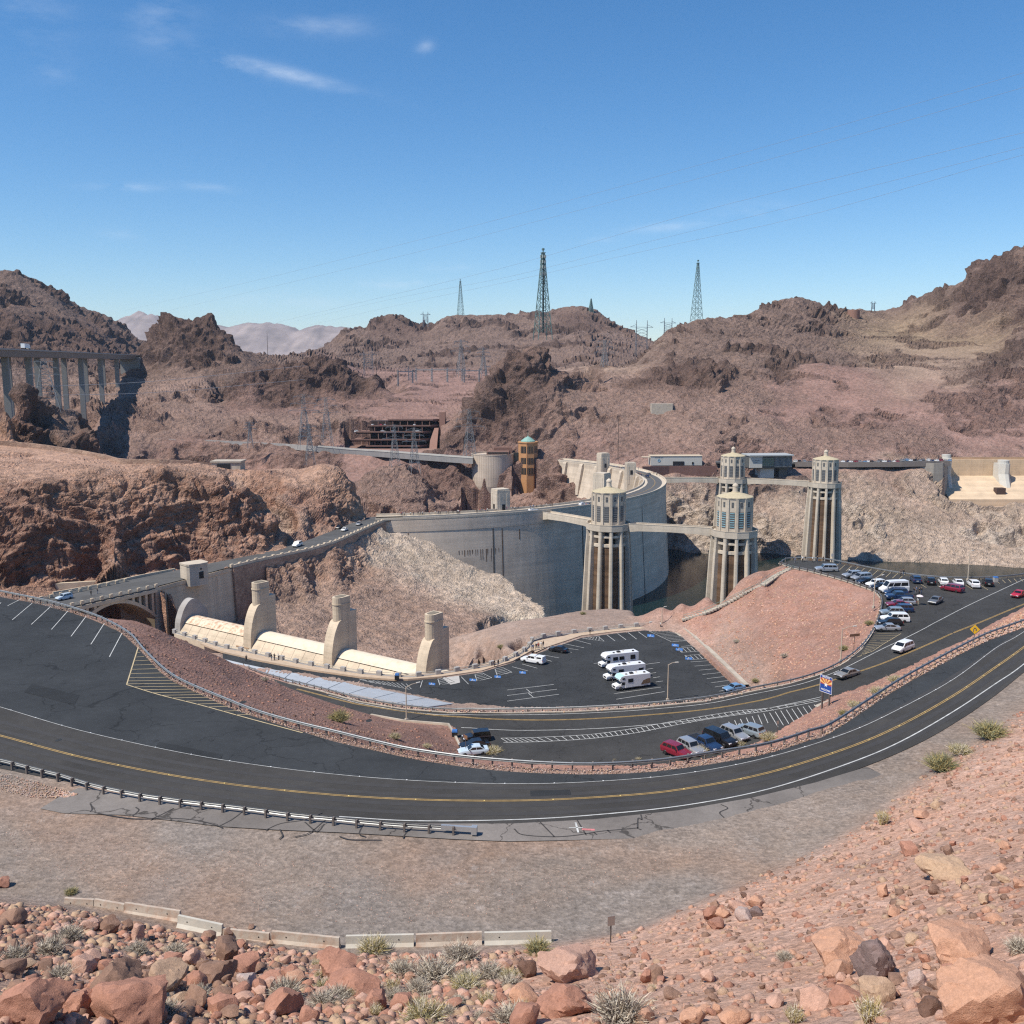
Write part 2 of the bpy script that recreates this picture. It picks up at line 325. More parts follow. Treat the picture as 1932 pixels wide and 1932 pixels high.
# Arizona canyon wall above the road
L('cl', [(-80,1135,286),(0,1116,291),(100,1112,300),(180,1097,312),(250,1082,321),(330,1066,332),(400,1059,340),(483,1044,347),(540,1026,366),(560,1014,376)])
L('cl', [(-80,1000,297),(0,1000,298),(100,1000,306),(180,985,317),(250,975,327),(330,970,337),(400,965,346),(480,960,354),(530,980,369)])
L('ct', [(-80,905,306),(0,905,308),(60,902,311),(110,895,322),(170,885,335),(250,888,341),(330,885,349),(400,893,354),(470,903,362),(515,925,371),(545,962,378)])
L('cl', [(556,1008,382),(550,965,396),(535,925,410),(520,900,425)]); L('cl', [(565,1016,375),(600,1000,395),(645,988,411),(668,982,420)])
L('cl', [(585,940,410),(620,930,416),(655,940,421),(672,962,423)]); L('ct', [(575,905,420),(600,876,432),(630,878,434),(655,895,434),(672,925,433),(679,955,430)])
L('ct', [(-80,858,420),(0,862,425),(120,868,425),(230,880,425),(330,872,420),(420,880,430),(500,885,440)])
q = L('ct', [(-80,832,470),(0,836,470),(120,848,470),(220,868,460),(300,872,470),(400,888,470),(470,900,470),(560,880,470),(600,872,458),(640,878,452),(672,905,448)]); back(q, 18, -25, 'cl')
q = L('hl', [(-80,690,470),(0,694,480),(40,702,500),(90,737,540),(130,762,570),(180,786,600)]); back(q, 40, -60, 'hl')
q2 = L('hl', [(-80,815,480),(0,818,478),(100,832,482),(170,830,520)]); L('hl', [(0,760,480),(60,775,500),(120,795,530)])
for X, Y, Z in ((-330,640,-140),(-250,620,-150),(-150,560,-150),(-60,520,-120),(-330,720,-140),(-200,660,-150),(-90,620,-150),(-20,600,-100),(10,620,-90),(-380,760,-100),(-420,820,-60)): PK.append((X, Y, Z, CK.index('cl')))
# Nevada side, from the canyon up
L('nc', [(640,962,660),(700,965,645),(740,962,645),(800,962,650),(835,955,670)]); q = L('nc', [(672,905,680),(690,885,690),(720,872,695),(760,868,700),(795,880,698),(820,905,690),(826,935,680)]); back(q, 20, -9, 'rd')
L('rd', [(600,890,740),(650,892,742),(840,905,735),(850,940,715),(890,905,735),(895,945,720)]); L('nc', [(855,950,698),(880,925,702),(900,915,708),(905,950,700)])
L('nc', [(960,948,690),(985,925,692),(1010,905,700),(1040,895,700),(1060,900,696),(1068,940,688)]); L('nv', [(1000,880,712),(1050,880,705)])
L('rd', [(600,855,770),(700,858,762),(800,862,750),(890,868,735)]); L('rd', [(290,836,792),(400,838,790),(500,842,785)])
L('nc', [(182,815,800),(240,826,800),(290,826,800),(400,828,800),(500,832,798),(600,838,795),(640,840,795)]); L('rd', [(660,840,795),(740,842,790),(830,844,780),(900,852,765)])
L('rd', [(930,858,752),(1020,866,735),(1060,869,730),(1150,868,722),(1240,865,715),(1300,866,706),(1400,864,702),(1500,866,700),(1600,868,700),(1700,868,702),(1790,868,704)]); L('rd', [(1790,860,720),(1860,861,722),(1932,862,724),(2050,864,724)])
L('nc', [(190,775,900),(260,790,870),(330,785,865),(400,780,880),(500,785,870),(560,790,860),(620,778,870)]); L('nv', [(220,750,960),(300,735,990),(350,742,980),(420,760,950)])
L('rd', [(430,776,930),(520,772,940),(600,770,945),(680,755,960),(740,745,985),(765,730,1050)]); L('nv', [(650,800,830),(655,830,800)]); L('nv', [(830,835,785),(835,790,820)])
L('rd', [(690,775,860),(740,770,870),(800,772,870),(828,785,850)])
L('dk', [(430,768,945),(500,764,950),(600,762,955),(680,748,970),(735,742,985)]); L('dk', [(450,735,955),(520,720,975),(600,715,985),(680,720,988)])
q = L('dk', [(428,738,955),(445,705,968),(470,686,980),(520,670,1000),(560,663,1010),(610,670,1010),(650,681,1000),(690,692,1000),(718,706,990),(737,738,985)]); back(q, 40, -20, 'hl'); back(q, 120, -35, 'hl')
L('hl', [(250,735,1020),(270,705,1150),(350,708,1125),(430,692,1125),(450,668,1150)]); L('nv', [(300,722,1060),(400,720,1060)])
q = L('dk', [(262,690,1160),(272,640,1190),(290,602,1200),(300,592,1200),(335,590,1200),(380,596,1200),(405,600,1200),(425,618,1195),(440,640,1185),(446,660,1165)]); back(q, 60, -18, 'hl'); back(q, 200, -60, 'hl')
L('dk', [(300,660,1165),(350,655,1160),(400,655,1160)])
L('hl', [(480,664,1250),(560,664,1300),(610,657,1450)]); L('rd', [(690,722,1120),(760,722,1130),(830,724,1120),(900,722,1120)]); L('rd', [(690,702,1350),(800,703,1350),(900,702,1350)])
L('hl', [(640,692,1480),(720,692,1500),(800,690,1500),(950,690,1450),(1100,690,1300),(1200,692,1150)]); L('hl', [(700,650,1750),(800,650,1750),(900,640,1750),(1000,640,1750),(1100,620,1780)])
q = L('hl', [(560,668,1600),(615,650,1800),(650,612,1850),(690,613,1880),(706,606,1890),(712,594,1890),(725,588,1890),(750,588,1890),(776,597,1890),(781,606,1900),(800,609,1920),(830,606,1900),(838,590,1880),(870,591,1900),(900,593,1920),(960,589,1950),(1000,588,1950),(1040,580,1920),(1090,570,1900),(1130,579,1900),(1145,600,1900),(1180,616,1900),(1200,626,1850),(1240,645,1800),(1260,660,1700)]); back(q, 300, -70, 'hl')
L('dk', [(712,612,1860),(745,610,1860),(778,612,1860)]); L('dk', [(1060,600,1850),(1100,598,1850),(1140,605,1860)])
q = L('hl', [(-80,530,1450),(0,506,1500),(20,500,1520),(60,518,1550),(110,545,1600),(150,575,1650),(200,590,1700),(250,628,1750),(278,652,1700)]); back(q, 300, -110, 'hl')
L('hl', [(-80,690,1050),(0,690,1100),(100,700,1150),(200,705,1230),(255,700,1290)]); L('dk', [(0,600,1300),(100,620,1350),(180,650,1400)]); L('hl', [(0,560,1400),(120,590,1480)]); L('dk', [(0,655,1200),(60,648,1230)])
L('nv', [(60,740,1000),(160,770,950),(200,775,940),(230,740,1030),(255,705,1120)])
# rock fin behind the visitor centre
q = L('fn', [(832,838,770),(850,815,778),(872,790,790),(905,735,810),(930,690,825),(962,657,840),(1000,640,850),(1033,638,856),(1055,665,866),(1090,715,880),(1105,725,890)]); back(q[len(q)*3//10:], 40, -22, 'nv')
L('fn', [(900,845,764),(940,800,775),(965,740,800),(990,690,826)]); L('fn', [(1000,840,752),(1000,780,775),(1010,720,815)]); L('nc', [(1060,830,748),(1060,780,775),(1060,740,815)])
L('nc', [(1150,830,745),(1150,780,780),(1150,740,830)]); L('nv', [(1090,730,855),(1150,715,880),(1200,715,890)]); L('nc', [(1240,835,735),(1300,820,735),(1400,820,730),(1500,830,725)])
L('nc', [(1230,770,790),(1300,765,790),(1380,770,790),(1460,790,770)]); L('dk', [(1200,715,860),(1245,700,875),(1300,715,850),(1320,690,880)])
L('rd', [(1460,768,805),(1560,770,805),(1700,769,805),(1800,767,805),(1932,767,805),(2060,767,805)]); L('rd', [(1480,800,775),(1700,798,775),(1932,800,775)]); L('nc', [(1540,830,735),(1640,815,745),(1700,805,755),(1760,830,735)]); L('rd', [(1830,830,750),(1932,830,750)])
L('yl', [(1120,690,960),(1200,690,960)]); L('hl', [(1250,690,900),(1350,685,910),(1450,690,900),(1600,690,930)]); L('rd', [(1540,680,900),(1580,690,890),(1620,700,880),(1600,750,830),(1530,745,830)]); L('yl', [(1700,700,900),(1750,690,920),(1800,690,920)]); L('hl', [(1850,700,880),(1932,700,870),(2050,700,860)])
L('hl', [(1240,660,970),(1320,628,1010),(1450,622,1060),(1560,622,1100)]); L('ye', [(1640,625,1140),(1700,628,1150),(1780,640,1100),(1880,640,1060)]); L('hl', [(1800,600,1120),(1932,600,1050)]); L('dk', [(1840,535,1150),(1932,525,1110)])
q = L('hl', [(1228,672,960),(1240,650,985),(1258,616,1030),(1310,600,1060),(1345,598,1080),(1400,590,1110),(1440,575,1150),(1470,562,1170),(1500,557,1180),(1530,567,1190),(1560,575,1200),(1620,580,1250),(1682,586,1300),(1700,574,1280),(1720,562,1260),(1750,548,1240),(1800,532,1210),(1820,528,1198),(1828,508,1192),(1850,490,1185),(1885,478,1160),(1905,472,1140),(1932,460,1120),(2060,440,1080)]); back(q, 250, -60, 'hl')
# Nevada shore below the towers
WL = [(1240,1030,-53.4),(1270,1040,-53.4),(1340,1042,-53.4),(1450,1046,-53.4),(1520,1056,-53.4),(1640,1060,-53.4),(1700,1063,-53.4),(1760,1064,-53.4),(1800,1067,-53.4),(1870,1069,-53.4),(1932,1074,-53.4),(2060,1078,-53.4)]
q = L('sh', WL, 'z'); back(q, -12, -10, 'sh'); L('sh', [(1230,1010,640),(1262,960,650),(1300,960,655),(1350,955,655),(1430,960,645),(1500,975,630),(1600,985,625),(1700,1000,620),(1800,1005,620),(1932,1010,615)])
L('nv', [(1240,905,668),(1280,905,672),(1340,902,672),(1430,905,668),(1500,905,664)]); L('st', [(1600,905,668),(1700,920,665),(1780,945,655),(1860,960,650),(1932,965,645),(2050,975,640)]); L('st', [(1600,940,650),(1700,955,650),(1800,980,640)])
L('rd', [(1240,888,685),(1330,880,692),(1480,879,688),(1600,878,682),(1700,878.5,684),(1780,882,686)]); L('st', [(1640,892,676),(1740,900,676)]); L('st', [(1700,885,690),(1770,895,685)]); L('st', [(1790,937,668),(1860,940,668),(1932,945,668)])
for X, Y in ((60,560),(110,620),(140,640),(60,480),(120,420),(150,400),(200,380),(250,420),(200,480),(140,500),(180,540),(260,520),(320,560),(330,440),(100,520),(90,400),(320,350),(20,470)): PK.append((X, Y, -66, CK.index('bk')))
for X, Y, Z in ((-120,1.,64),(120,1.,64),(-60,-0.5,64),(-420,300,20),(-300,150,29),(300,150,18)): PK.append((X, Y, Z, CK.index('hl')))
for az in np.linspace(-.75, .75, 31):
    for r, z in ((2600, 40), (3200, 20)): PK.append((r*math.sin(az), r*math.cos(az), z, CK.index('hl')))
for az in (-.8, -.7, .7, .8):
    for r, z in ((1.4, 64), (10, 56), (30, 46), (60, 38), (110, 29)): PK.append((r*math.sin(az), r*math.cos(az), z, CK.index('fg' if az > 0 else 'fl')))
PKA = np.array(PK)
# ---------------------------------------------------------------- triangulate the survey in (bearing, log distance) and rasterise it
NA, NS = 900, 1800; AZ0, AZ1 = -.66, .66; R0, R1 = 3., 3000.
def raster(P, NA, NS):
    a = np.arctan2(P[:, 0], P[:, 1]); s = np.log(np.maximum(np.hypot(P[:, 0], P[:, 1]), 1.))
    key = np.round(np.c_[a*2500, s*2500]).astype(int); _, ix = np.unique(key, axis=0, return_index=True); P = P[ix]; a = a[ix]; s = s[ix]
    rg = np.random.default_rng(1)
    pts = [Vector((float(u), float(v)*.35)) for u, v in zip(a+rg.normal(0, 1e-5, len(a)), s+rg.normal(0, 1e-5, len(s)))]
    vo, _, fo, ov, _, _ = delaunay_2d_cdt(pts, [], [], 0, 1e-9)
    src = [o[0] if o else 0 for o in ov]; att = P[src]; X = np.array([(v[0], v[1]/.35) for v in vo])
    gz = np.zeros((NA, NS), np.float32); gw = np.zeros((NA, NS, len(CK)), np.float32)
    ga = (X[:, 0]-AZ0)/(AZ1-AZ0)*(NA-1); gs = (X[:, 1]-math.log(R0))/(math.log(R1)-math.log(R0))*(NS-1)
    for f in fo:
        i, j, k = f; xa, xb, xc = ga[i], ga[j], ga[k]; ya, yb, yc = gs[i], gs[j], gs[k]
        x0 = max(0, math.ceil(min(xa, xb, xc))); x1 = min(NA-1, math.floor(max(xa, xb, xc))); y0 = max(0, math.ceil(min(ya, yb, yc))); y1 = min(NS-1, math.floor(max(ya, yb, yc)))
        if x1 < x0 or y1 < y0: continue
        den = (yb-yc)*(xa-xc)+(xc-xb)*(ya-yc)
        if abs(den) < 1e-9: continue
        gx, gy = np.meshgrid(np.arange(x0, x1+1), np.arange(y0, y1+1), indexing='ij')
        w0 = ((yb-yc)*(gx-xc)+(xc-xb)*(gy-yc))/den; w1 = ((yc-ya)*(gx-xc)+(xa-xc)*(gy-yc))/den; w2 = 1-w0-w1
        m = (w0 >= -1e-6) & (w1 >= -1e-6) & (w2 >= -1e-6); ii = gx[m]; jj = gy[m]; w0 = w0[m]; w1 = w1[m]; w2 = w2[m]
        gz[ii, jj] = w0*att[i, 2]+w1*att[j, 2]+w2*att[k, 2]
        g = np.zeros((len(ii), len(CK)), np.float32); g[:, int(att[i, 3])] += w0; g[:, int(att[j, 3])] += w1; g[:, int(att[k, 3])] += w2; gw[ii, jj] = g
    return gz, gw
gz, gw = raster(PKA, NA, NS)
def blur(g, n, ax):
    k = np.ones(2*n+1)/(2*n+1); p = np.pad(g, [(n, n) if i == ax else (0, 0) for i in range(g.ndim)], mode='edge'); c = np.cumsum(p, ax, dtype=np.float64)
    c = np.concatenate([np.zeros_like(c.take([0], ax)), c], ax); N = g.shape[ax]
    return ((c.take(range(2*n+1, 2*n+1+N), ax)-c.take(range(0, N), ax))/(2*n+1)).astype(np.float32)
for _ in range(2): gz = blur(blur(gz, 3, 0), 2, 1); gw = blur(blur(gw, 5, 0), 4, 1)
AZG = np.linspace(AZ0, AZ1, NA); SG = np.linspace(math.log(R0), math.log(R1), NS)
def sample(g, az, s):
    x = np.clip((az-AZ0)/(AZ1-AZ0)*(NA-1), 0, NA-1.001); y = np.clip((s-SG[0])/(SG[-1]-SG[0])*(NS-1), 0, NS-1.001); i = x.astype(int); j = y.astype(int); u = x-i; v = y-j
    if g.ndim == 3: u = u[:, None]; v = v[:, None]
    return (g[i, j]*(1-u)+g[i+1, j]*u)*(1-v)+(g[i, j+1]*(1-u)+g[i+1, j+1]*u)*v
# rows of the ground sheet follow the profile of each bearing, so that cliffs get as many as flats
NC, NR = 1000, 1150
caz = np.linspace(-.64, .64, NC); rr = np.exp(SG)
prof = np.stack([sample(gz, np.full(NS, a), SG) for a in caz])
el = np.arctan2(prof-EYE, rr[None, :]); cm = np.maximum.accumulate(el, axis=1); de = np.abs(np.diff(el, axis=1)); vis = (el >= cm-.006)[:, 1:]
w = de*np.where(vis, 1., .1)+np.diff(np.log(rr))[None, :]*.025; pm = prof[:, 1:]
w *= np.where((np.abs(pm-29.2) < .9) & (rr[None, 1:] < 180), .45, 1.); w *= np.where(pm < -55, .3, 1.); w *= np.where(rr[None, 1:] < 7, .3, 1.); w += np.diff(np.log(rr))[None, :]*np.where((rr[None, 1:] > 6) & (rr[None, 1:] < 62), .10, 0)
w = blur(blur(blur(w.astype(np.float32), 3, 1), 45, 0), 45, 0)+1e-6
cw = np.concatenate([np.zeros((NC, 1)), np.cumsum(w, 1)], 1); cw /= cw[:, -1:]
tt = np.linspace(0, 1, NR); gsr = np.stack([np.interp(tt, cw[c], SG) for c in range(NC)])
AZv = np.repeat(caz, NR); Sv = gsr.ravel(); Rv = np.exp(Sv); Zv = sample(gz, AZv, Sv); _q = np.stack([Rv*np.sin(AZv), Rv*np.cos(AZv), Zv], 1).astype(np.float32); _f = np.clip((Rv-240)/200, 0, 1)
_n1 = (perlin(_q/40+31)*22+perlin(_q/14+3)*9+perlin(_q/5+7)*4)*_f; _n2 = (perlin(_q/40+61)*22+perlin(_q/14+43)*9+perlin(_q/5+77)*4)*_f
Wv = np.maximum(sample(gw, AZv+_n1/Rv, np.log(Rv+_n2*1.5)), 0); Wv /= np.maximum(Wv.sum(1, keepdims=True), 1e-6)
Xv = Rv*np.sin(AZv); Yv = Rv*np.cos(AZv); NV = len(Xv)
dust = np.array([CLS[c][0] for c in CK]); rock = np.array([CLS[c][1] for c in CK]); rgh = np.array([CLS[c][2] for c in CK])
flat = np.zeros(NV, bool)
for poly, zf, drop in FLATS:
    x0, y0 = np.min([p[:2] for p in poly], 0); x1, y1 = np.max([p[:2] for p in poly], 0); c = np.where((Xv > x0) & (Xv < x1) & (Yv > y0) & (Yv < y1))[0]
    dd_ = .35+.006*Rv[c]; ok_ = inpoly(Xv[c], Yv[c], poly)
    for ex, ey in ((1, 0), (-1, 0), (0, 1), (0, -1)): ok_ &= inpoly(Xv[c]+ex*dd_, Yv[c]+ey*dd_, poly)
    c = c[ok_]; Zv[c] = np.minimum(Zv[c], zf(Xv[c], Yv[c])-drop); flat[c] = True
ABZ = [atz(293,1110)[:2], atz(345,1094)[:2], atz(437,1070)[:2], atz(500,1055)[:2], spw(-33, -9, 0)[:2], spw(-45, -4, 0)[:2], spw(-75, -3, 0)[:2]]
c = np.where(inpoly(Xv, Yv, ABZ))[0]; Zv[c] = np.minimum(Zv[c], -19)
ARCHPIT = [atz(x, y)[:2] for x, y in ((60,1180),(255,1200),(345,1200),(330,1125),(300,1108),(325,1073),(215,1091),(110,1113))]
for px, Ys, zc in (((872,951),(560,724),-46),((966,1014),(692,730),-24),((652,832),(768,838),2.6),((1787,2100),(664,718),-30)):
    PZ = [aty(px[0], 880, Ys[0])[:2], aty(px[1], 880, Ys[0])[:2], aty(px[1], 880, Ys[1])[:2], aty(px[0], 880, Ys[1])[:2]]; c = np.where(inpoly(Xv, Yv, PZ))[0]; Zv[c] = np.minimum(Zv[c], zc)
    if px[0] != 966: flat[c] = True
c = np.where(inpoly(Xv, Yv, TROUGH) | inpoly(Xv, Yv, ARCHPIT))[0]; Zv[c] = -40; flat[c] = True
P3 = np.stack([Xv, Yv, Zv], 1).astype(np.float32); G = P3.reshape(NC, NR, 3)
def normals(G):
    du = np.gradient(G, axis=0); dv = np.gradient(G, axis=1); n = np.cross(du, dv); n /= np.maximum(np.linalg.norm(n, axis=2, keepdims=True), 1e-9); n[n[..., 2] < 0] *= -1; return n
Nb = normals(G).reshape(-1, 3); Nb = blur(blur(Nb.reshape(NC, NR, 3), 3, 0), 3, 1).reshape(-1, 3)
R_ = (Wv@rgh).astype(np.float32); R_[flat] = 0
steep = np.clip((1-Nb[:, 2]-.12)/.3, 0, 1)
warp = np.stack([perlin(P3/23+k*17.3) for k in range(3)], 1)*5
Po = P3+warp
outc = np.clip((perlin(Po/70)+.6*perlin(Po/27+5)+.35*perlin(Po/11+8)+.0+.25*(steep-.3))/.19, 0, 1).astype(np.float32)
outc *= np.clip((Rv-250)/100, 0, 1); allr = Wv[:, CK.index('dk')]+Wv[:, CK.index('fn')]; outc = np.maximum(outc, np.clip(Wv[:, CK.index('sh')]*1.1+Wv[:, CK.index('st')]*.55, 0, 1)*np.clip(.35+outc*1.2, 0, 1)); outc = np.maximum(np.maximum(outc, allr), np.clip(Wv[:, CK.index('nc')]*1.3, 0, 1)*np.clip(.55+outc, 0, 1))
far = np.clip((Rv-380)/150, 0, 1); R_ *= 1-far*(1-(.27+.85*outc)); disp = np.zeros(NV, np.float32); crev = np.zeros(NV, np.float32)
SPC = np.maximum(Rv*.0012, np.abs(np.gradient(Rv.reshape(NC, NR), axis=1)).ravel()*np.where(Rv < 75, 1.6, .0)); rocky = np.maximum(outc*far, np.clip(steep*1.3, 0, 1)*(R_ > .8)); smallR = np.clip(R_/3, 0, 1)
for lam in (95, 46, 23, 12, 6, 3, 1.5, .75, .4):
    sel = np.where((R_ > .012*lam) & (SPC < lam*.6) & (R_*9 > lam*.25) & ((lam < 60) | (Rv > 620) ))[0]
    if not len(sel): continue
    q = (P3[sel]+warp[sel]*min(1, lam/12))/lam*np.array((1, 1, .8), np.float32)+lam
    n = perlin(q); bil = np.abs(n)*2-.45; rid = .45-np.abs(n)*2.2; kk = rocky[sel]*(1. if lam > 10 else .55); b = bil*(1-kk)+rid*kk
    amp = np.minimum(R_[sel]*.6, lam*(.14+(.2 if lam > 10 else .06)*rocky[sel]))*np.where((Rv[sel] < 520) & (Rv[sel] > 200) & (lam < 13), .6, 1.)*(.4+.6*np.maximum(rocky[sel], smallR[sel])); disp[sel] += amp*b
for lam in (30, 14, 7, 3.6, 1.9):
    sel = np.where((R_ > .09*lam) & (SPC < lam*.45))[0]
    if not len(sel): continue
    f1, f2, ID = worley((P3[sel]+warp[sel]*.6)/lam*np.array((1, 1, .62), np.float32)); e = np.clip((f2-f1)*5, 0, 1)
    nr = Rv[sel] < 520; disp[sel] += np.where(nr, np.minimum(R_[sel]*.6, lam*.34), np.minimum(R_[sel]*.34, lam*.2))*((ID-.5)*e-(1-e)*.28)*(.25+.75*rocky[sel])
sel = np.where((rocky > .15) & (Rv > 240))[0]; q = P3[sel]; tl = q[:, 2]*.93+q[:, 0]*.16-q[:, 1]*.1+perlin(q/26)*9+perlin(q/8)*2.5
for lam in (11., 4.3): fr = (tl/lam) % 1; disp[sel] += np.minimum(R_[sel]*.3, lam*.2)*(np.minimum(fr*1.25, (1-fr)*5)-.5)*rocky[sel]
P3 += Nb*disp[:, None]
hv = (perlin(np.stack([Xv, Yv, Zv], 1)/9)*.5+.5+perlin(np.stack([Xv, Yv, Zv], 1)/2.7+9)*.25).astype(np.float32)
Nf = normals(P3.reshape(NC, NR, 3)).reshape(-1, 3)
k = np.clip((1-Nf[:, 2]-.10)/.34+(hv-.5)*.7, 0, 1)[:, None]
k = np.maximum(k*(1-.5*far[:, None]), far[:, None]*outc[:, None]*(.55+.45*np.clip(hv[:, None], 0, 1)))
colr = (Wv@dust)*(1-k)+(Wv@rock)*k
colr *= (1+.22*perlin(np.stack([Xv, Yv, Zv], 1)/31+3))[:, None]*(1+(.3*hv-.14)*np.where(Wv[:, CK.index('gv')] > .4, .35, 1.))[:, None]
gw_ = Wv[:, CK.index('gv')][:, None]*(Rv < 120)[:, None]; q = np.stack([Xv, Yv, Zv], 1).astype(np.float32); pa = np.clip(perlin(q/11+4)*2.2+.1, 0, 1)[:, None]; pb = np.clip(perlin(q/7+40)*2.4+.2+np.clip((66-Rv)/10, -.6, .6), 0, 1)[:, None]; pc = np.clip((perlin(q*np.array((.9, 2.2, 1))+90)-.34)*9, 0, 1)[:, None]*np.clip(perlin(q/6+15)*3, 0, 1)[:, None]
colr = colr*(1-gw_*pa*.42)+np.array((.36, .225, .155))*gw_*pa*.42; colr = colr*(1-gw_*pb*.38)+np.array((.24, .222, .205))*gw_*pb*.38; colr = colr*(1-gw_*pc*.5)+np.array((.42, .36, .32))*gw_*pc*.5
colr = np.clip(colr, .01, .9)
ii = (np.arange(NC-1)[:, None]*NR+np.arange(NR-1)[None, :]).ravel(); F = np.stack([ii, ii+NR, ii+NR+1, ii+1], 1)
def ground_material():
    m = bpy.data.materials.new('rocky_ground'); m.use_nodes = True; n, l = NT(m); b = n['Principled BSDF']; b.inputs['Roughness'].default_value = .95; b.inputs['Specular IOR Level'].default_value = .15
    at = n.new('ShaderNodeAttribute'); at.attribute_name = 'Col'; ge = n.new('ShaderNodeNewGeometry'); rk = n.new('ShaderNodeAttribute'); rk.attribute_name = 'Rk'
    def noise(sc, det, rg=.65):
        t = n.new('ShaderNodeTexNoise'); t.inputs['Scale'].default_value = sc; t.inputs['Detail'].default_value = det; t.inputs['Roughness'].default_value = rg; l.new(ge.outputs['Position'], t.inputs['Vector']); return t
    def rng(v, a, bb, lo, hi):
        r = n.new('ShaderNodeMapRange'); r.inputs[1].default_value = a; r.inputs[2].default_value = bb; r.inputs[3].default_value = lo; r.inputs[4].default_value = hi; l.new(v, r.inputs[0]); return r.outputs[0]
    def mth(op, a, bb):
        x = n.new('ShaderNodeMath'); x.operation = op
        for i, v in enumerate((a, bb)):
            if isinstance(v, (int, float)): x.inputs[i].default_value = v
            else: l.new(v, x.inputs[i])
        return x.outputs[0]
    n1 = noise(.35, 6); n2 = noise(2.6, 6, .7); n3 = noise(14, 4, .7)
    vo = n.new('ShaderNodeTexVoronoi'); vo.inputs['Scale'].default_value = 3.2; l.new(ge.outputs['Position'], vo.inputs['Vector'])
    v2 = n.new('ShaderNodeTexVoronoi'); v2.inputs['Scale'].default_value = .7; v2.feature = 'DISTANCE_TO_EDGE'; l.new(ge.outputs['Position'], v2.inputs['Vector'])
    f = mth('MULTIPLY', mth('ADD', mth('MULTIPLY', rng(n1.outputs['Fac'], .32, .68, -.38, .36), rng(rk.outputs['Fac'], 0, .5, .3, 1)), 1.), rng(n2.outputs['Fac'], .32, .68, .74, 1.26)); f = mth('MULTIPLY', f, rng(n3.outputs['Fac'], .32, .68, .78, 1.22))
    hs = n.new('ShaderNodeHueSaturation'); l.new(at.outputs['Color'], hs.inputs['Color']); l.new(f, hs.inputs['Value']); l.new(rng(n1.outputs['Color'], .3, .7, .85, 1.15), hs.inputs['Saturation'])
    mx = n.new('ShaderNodeMix'); mx.data_type = 'RGBA'; l.new(hs.outputs[0], mx.inputs[6]); mx.blend_type = 'MULTIPLY'; vg = n.new('ShaderNodeSeparateColor'); l.new(vo.outputs['Color'], vg.inputs[0]); l.new(vg.outputs[0], mx.inputs[7]); mx.inputs[0].default_value = .3
    l.new(mx.outputs[2], b.inputs['Base Color'])
    h = mth('ADD', mth('MULTIPLY', n2.outputs['Fac'], .6), mth('MULTIPLY', n3.outputs['Fac'], .12)); h = mth('ADD', h, mth('MULTIPLY', vo.outputs['Distance'], .22))
    h2 = mth('MULTIPLY', mth('ADD', mth('MULTIPLY', n1.outputs['Fac'], 2.6), mth('MULTIPLY', rng(v2.outputs['Distance'], 0, .25, 0, 1), .5)), rk.outputs['Fac'])
    bp = n.new('ShaderNodeBump'); bp.inputs['Strength'].default_value = 1.; bp.inputs['Distance'].default_value = .75; l.new(mth('ADD', mth('MULTIPLY', h, rng(rk.outputs['Fac'], 0, 1, .22, 1.3)), h2), bp.inputs['Height']); l.new(bp.outputs[0], b.inputs['Normal'])
    return m
M_GROUND = ground_material()
me = np_mesh('terrain', P3, F, M_GROUND, smooth=False)
ca = me.attributes.new('Col', 'FLOAT_COLOR', 'POINT'); ca.data.foreach_set('color', np.c_[colr, np.ones(NV)].astype(np.float32).ravel())
ra = me.attributes.new('Rk', 'FLOAT', 'POINT'); ra.data.foreach_set('value', np.clip(R_/2.5, 0.02, 1).astype(np.float32))
me.polygons.foreach_set('use_smooth', (Rv[F[:, 0]] < 100)); tag(link_mesh('terrain', me), kind='structure')
PG = P3.reshape(NC, NR, 3); RGD = gsr
def ground(x, y):
    """height of the ground sheet at a place"""
    a = math.atan2(x, y); s = math.log(max(math.hypot(x, y), R0)); c = min(max((a-caz[0])/(caz[-1]-caz[0])*(NC-1), 0), NC-1.001); i = int(c); u = c-i; z = []
    for k in (i, i+1): z.append(np.interp(s, RGD[k], PG[k, :, 2]))
    return float(z[0]*(1-u)+z[1]*u)
# ---------------------------------------------------------------- far mountains
def far_range(name, prof, Y, depth, base, col, seed):
    pts = smooth_line([aty(x, y, Y) for x, y in prof], 8); n = len(pts); m = 26; V = []
    for j in range(m):
        t = j/(m-1)
        for p in pts: V.append((p[0], p[1]+(t-.35)*depth, base+(p[2]-base)*(1-abs(t-.35)/.65 if t > .35 else t/.35)))
    V = np.array(V, np.float32); q = V/np.float32(Y*.02); d = sum((np.abs(perlin(q*f+seed))*2-.5)/f for f in (1, 2, 4, 8)); V[:, 2] += d*(pts[0][2]-base+60)*.07*np.clip((V[:, 2]-base)/60, 0, 1)
    ii = (np.arange(m-1)[:, None]*n+np.arange(n-1)[None, :]).ravel(); F = np.stack([ii, ii+1, ii+n+1, ii+n], 1)
    return tag(link_mesh(name, np_mesh(name, V, F, mat('far_rock', col, .95, var=.3, vscale=.004), True)), kind='structure')
far_range('mountains', ((150,640),(200,615),(243,592),(265,588),(290,594),(340,605),(400,612),(430,612),(460,610),(490,607),(512,605),(545,614),(570,618),(600,610),(625,612),(660,616),(720,640)), 9000, 3800, 60, (.27,.22,.2), 2.)
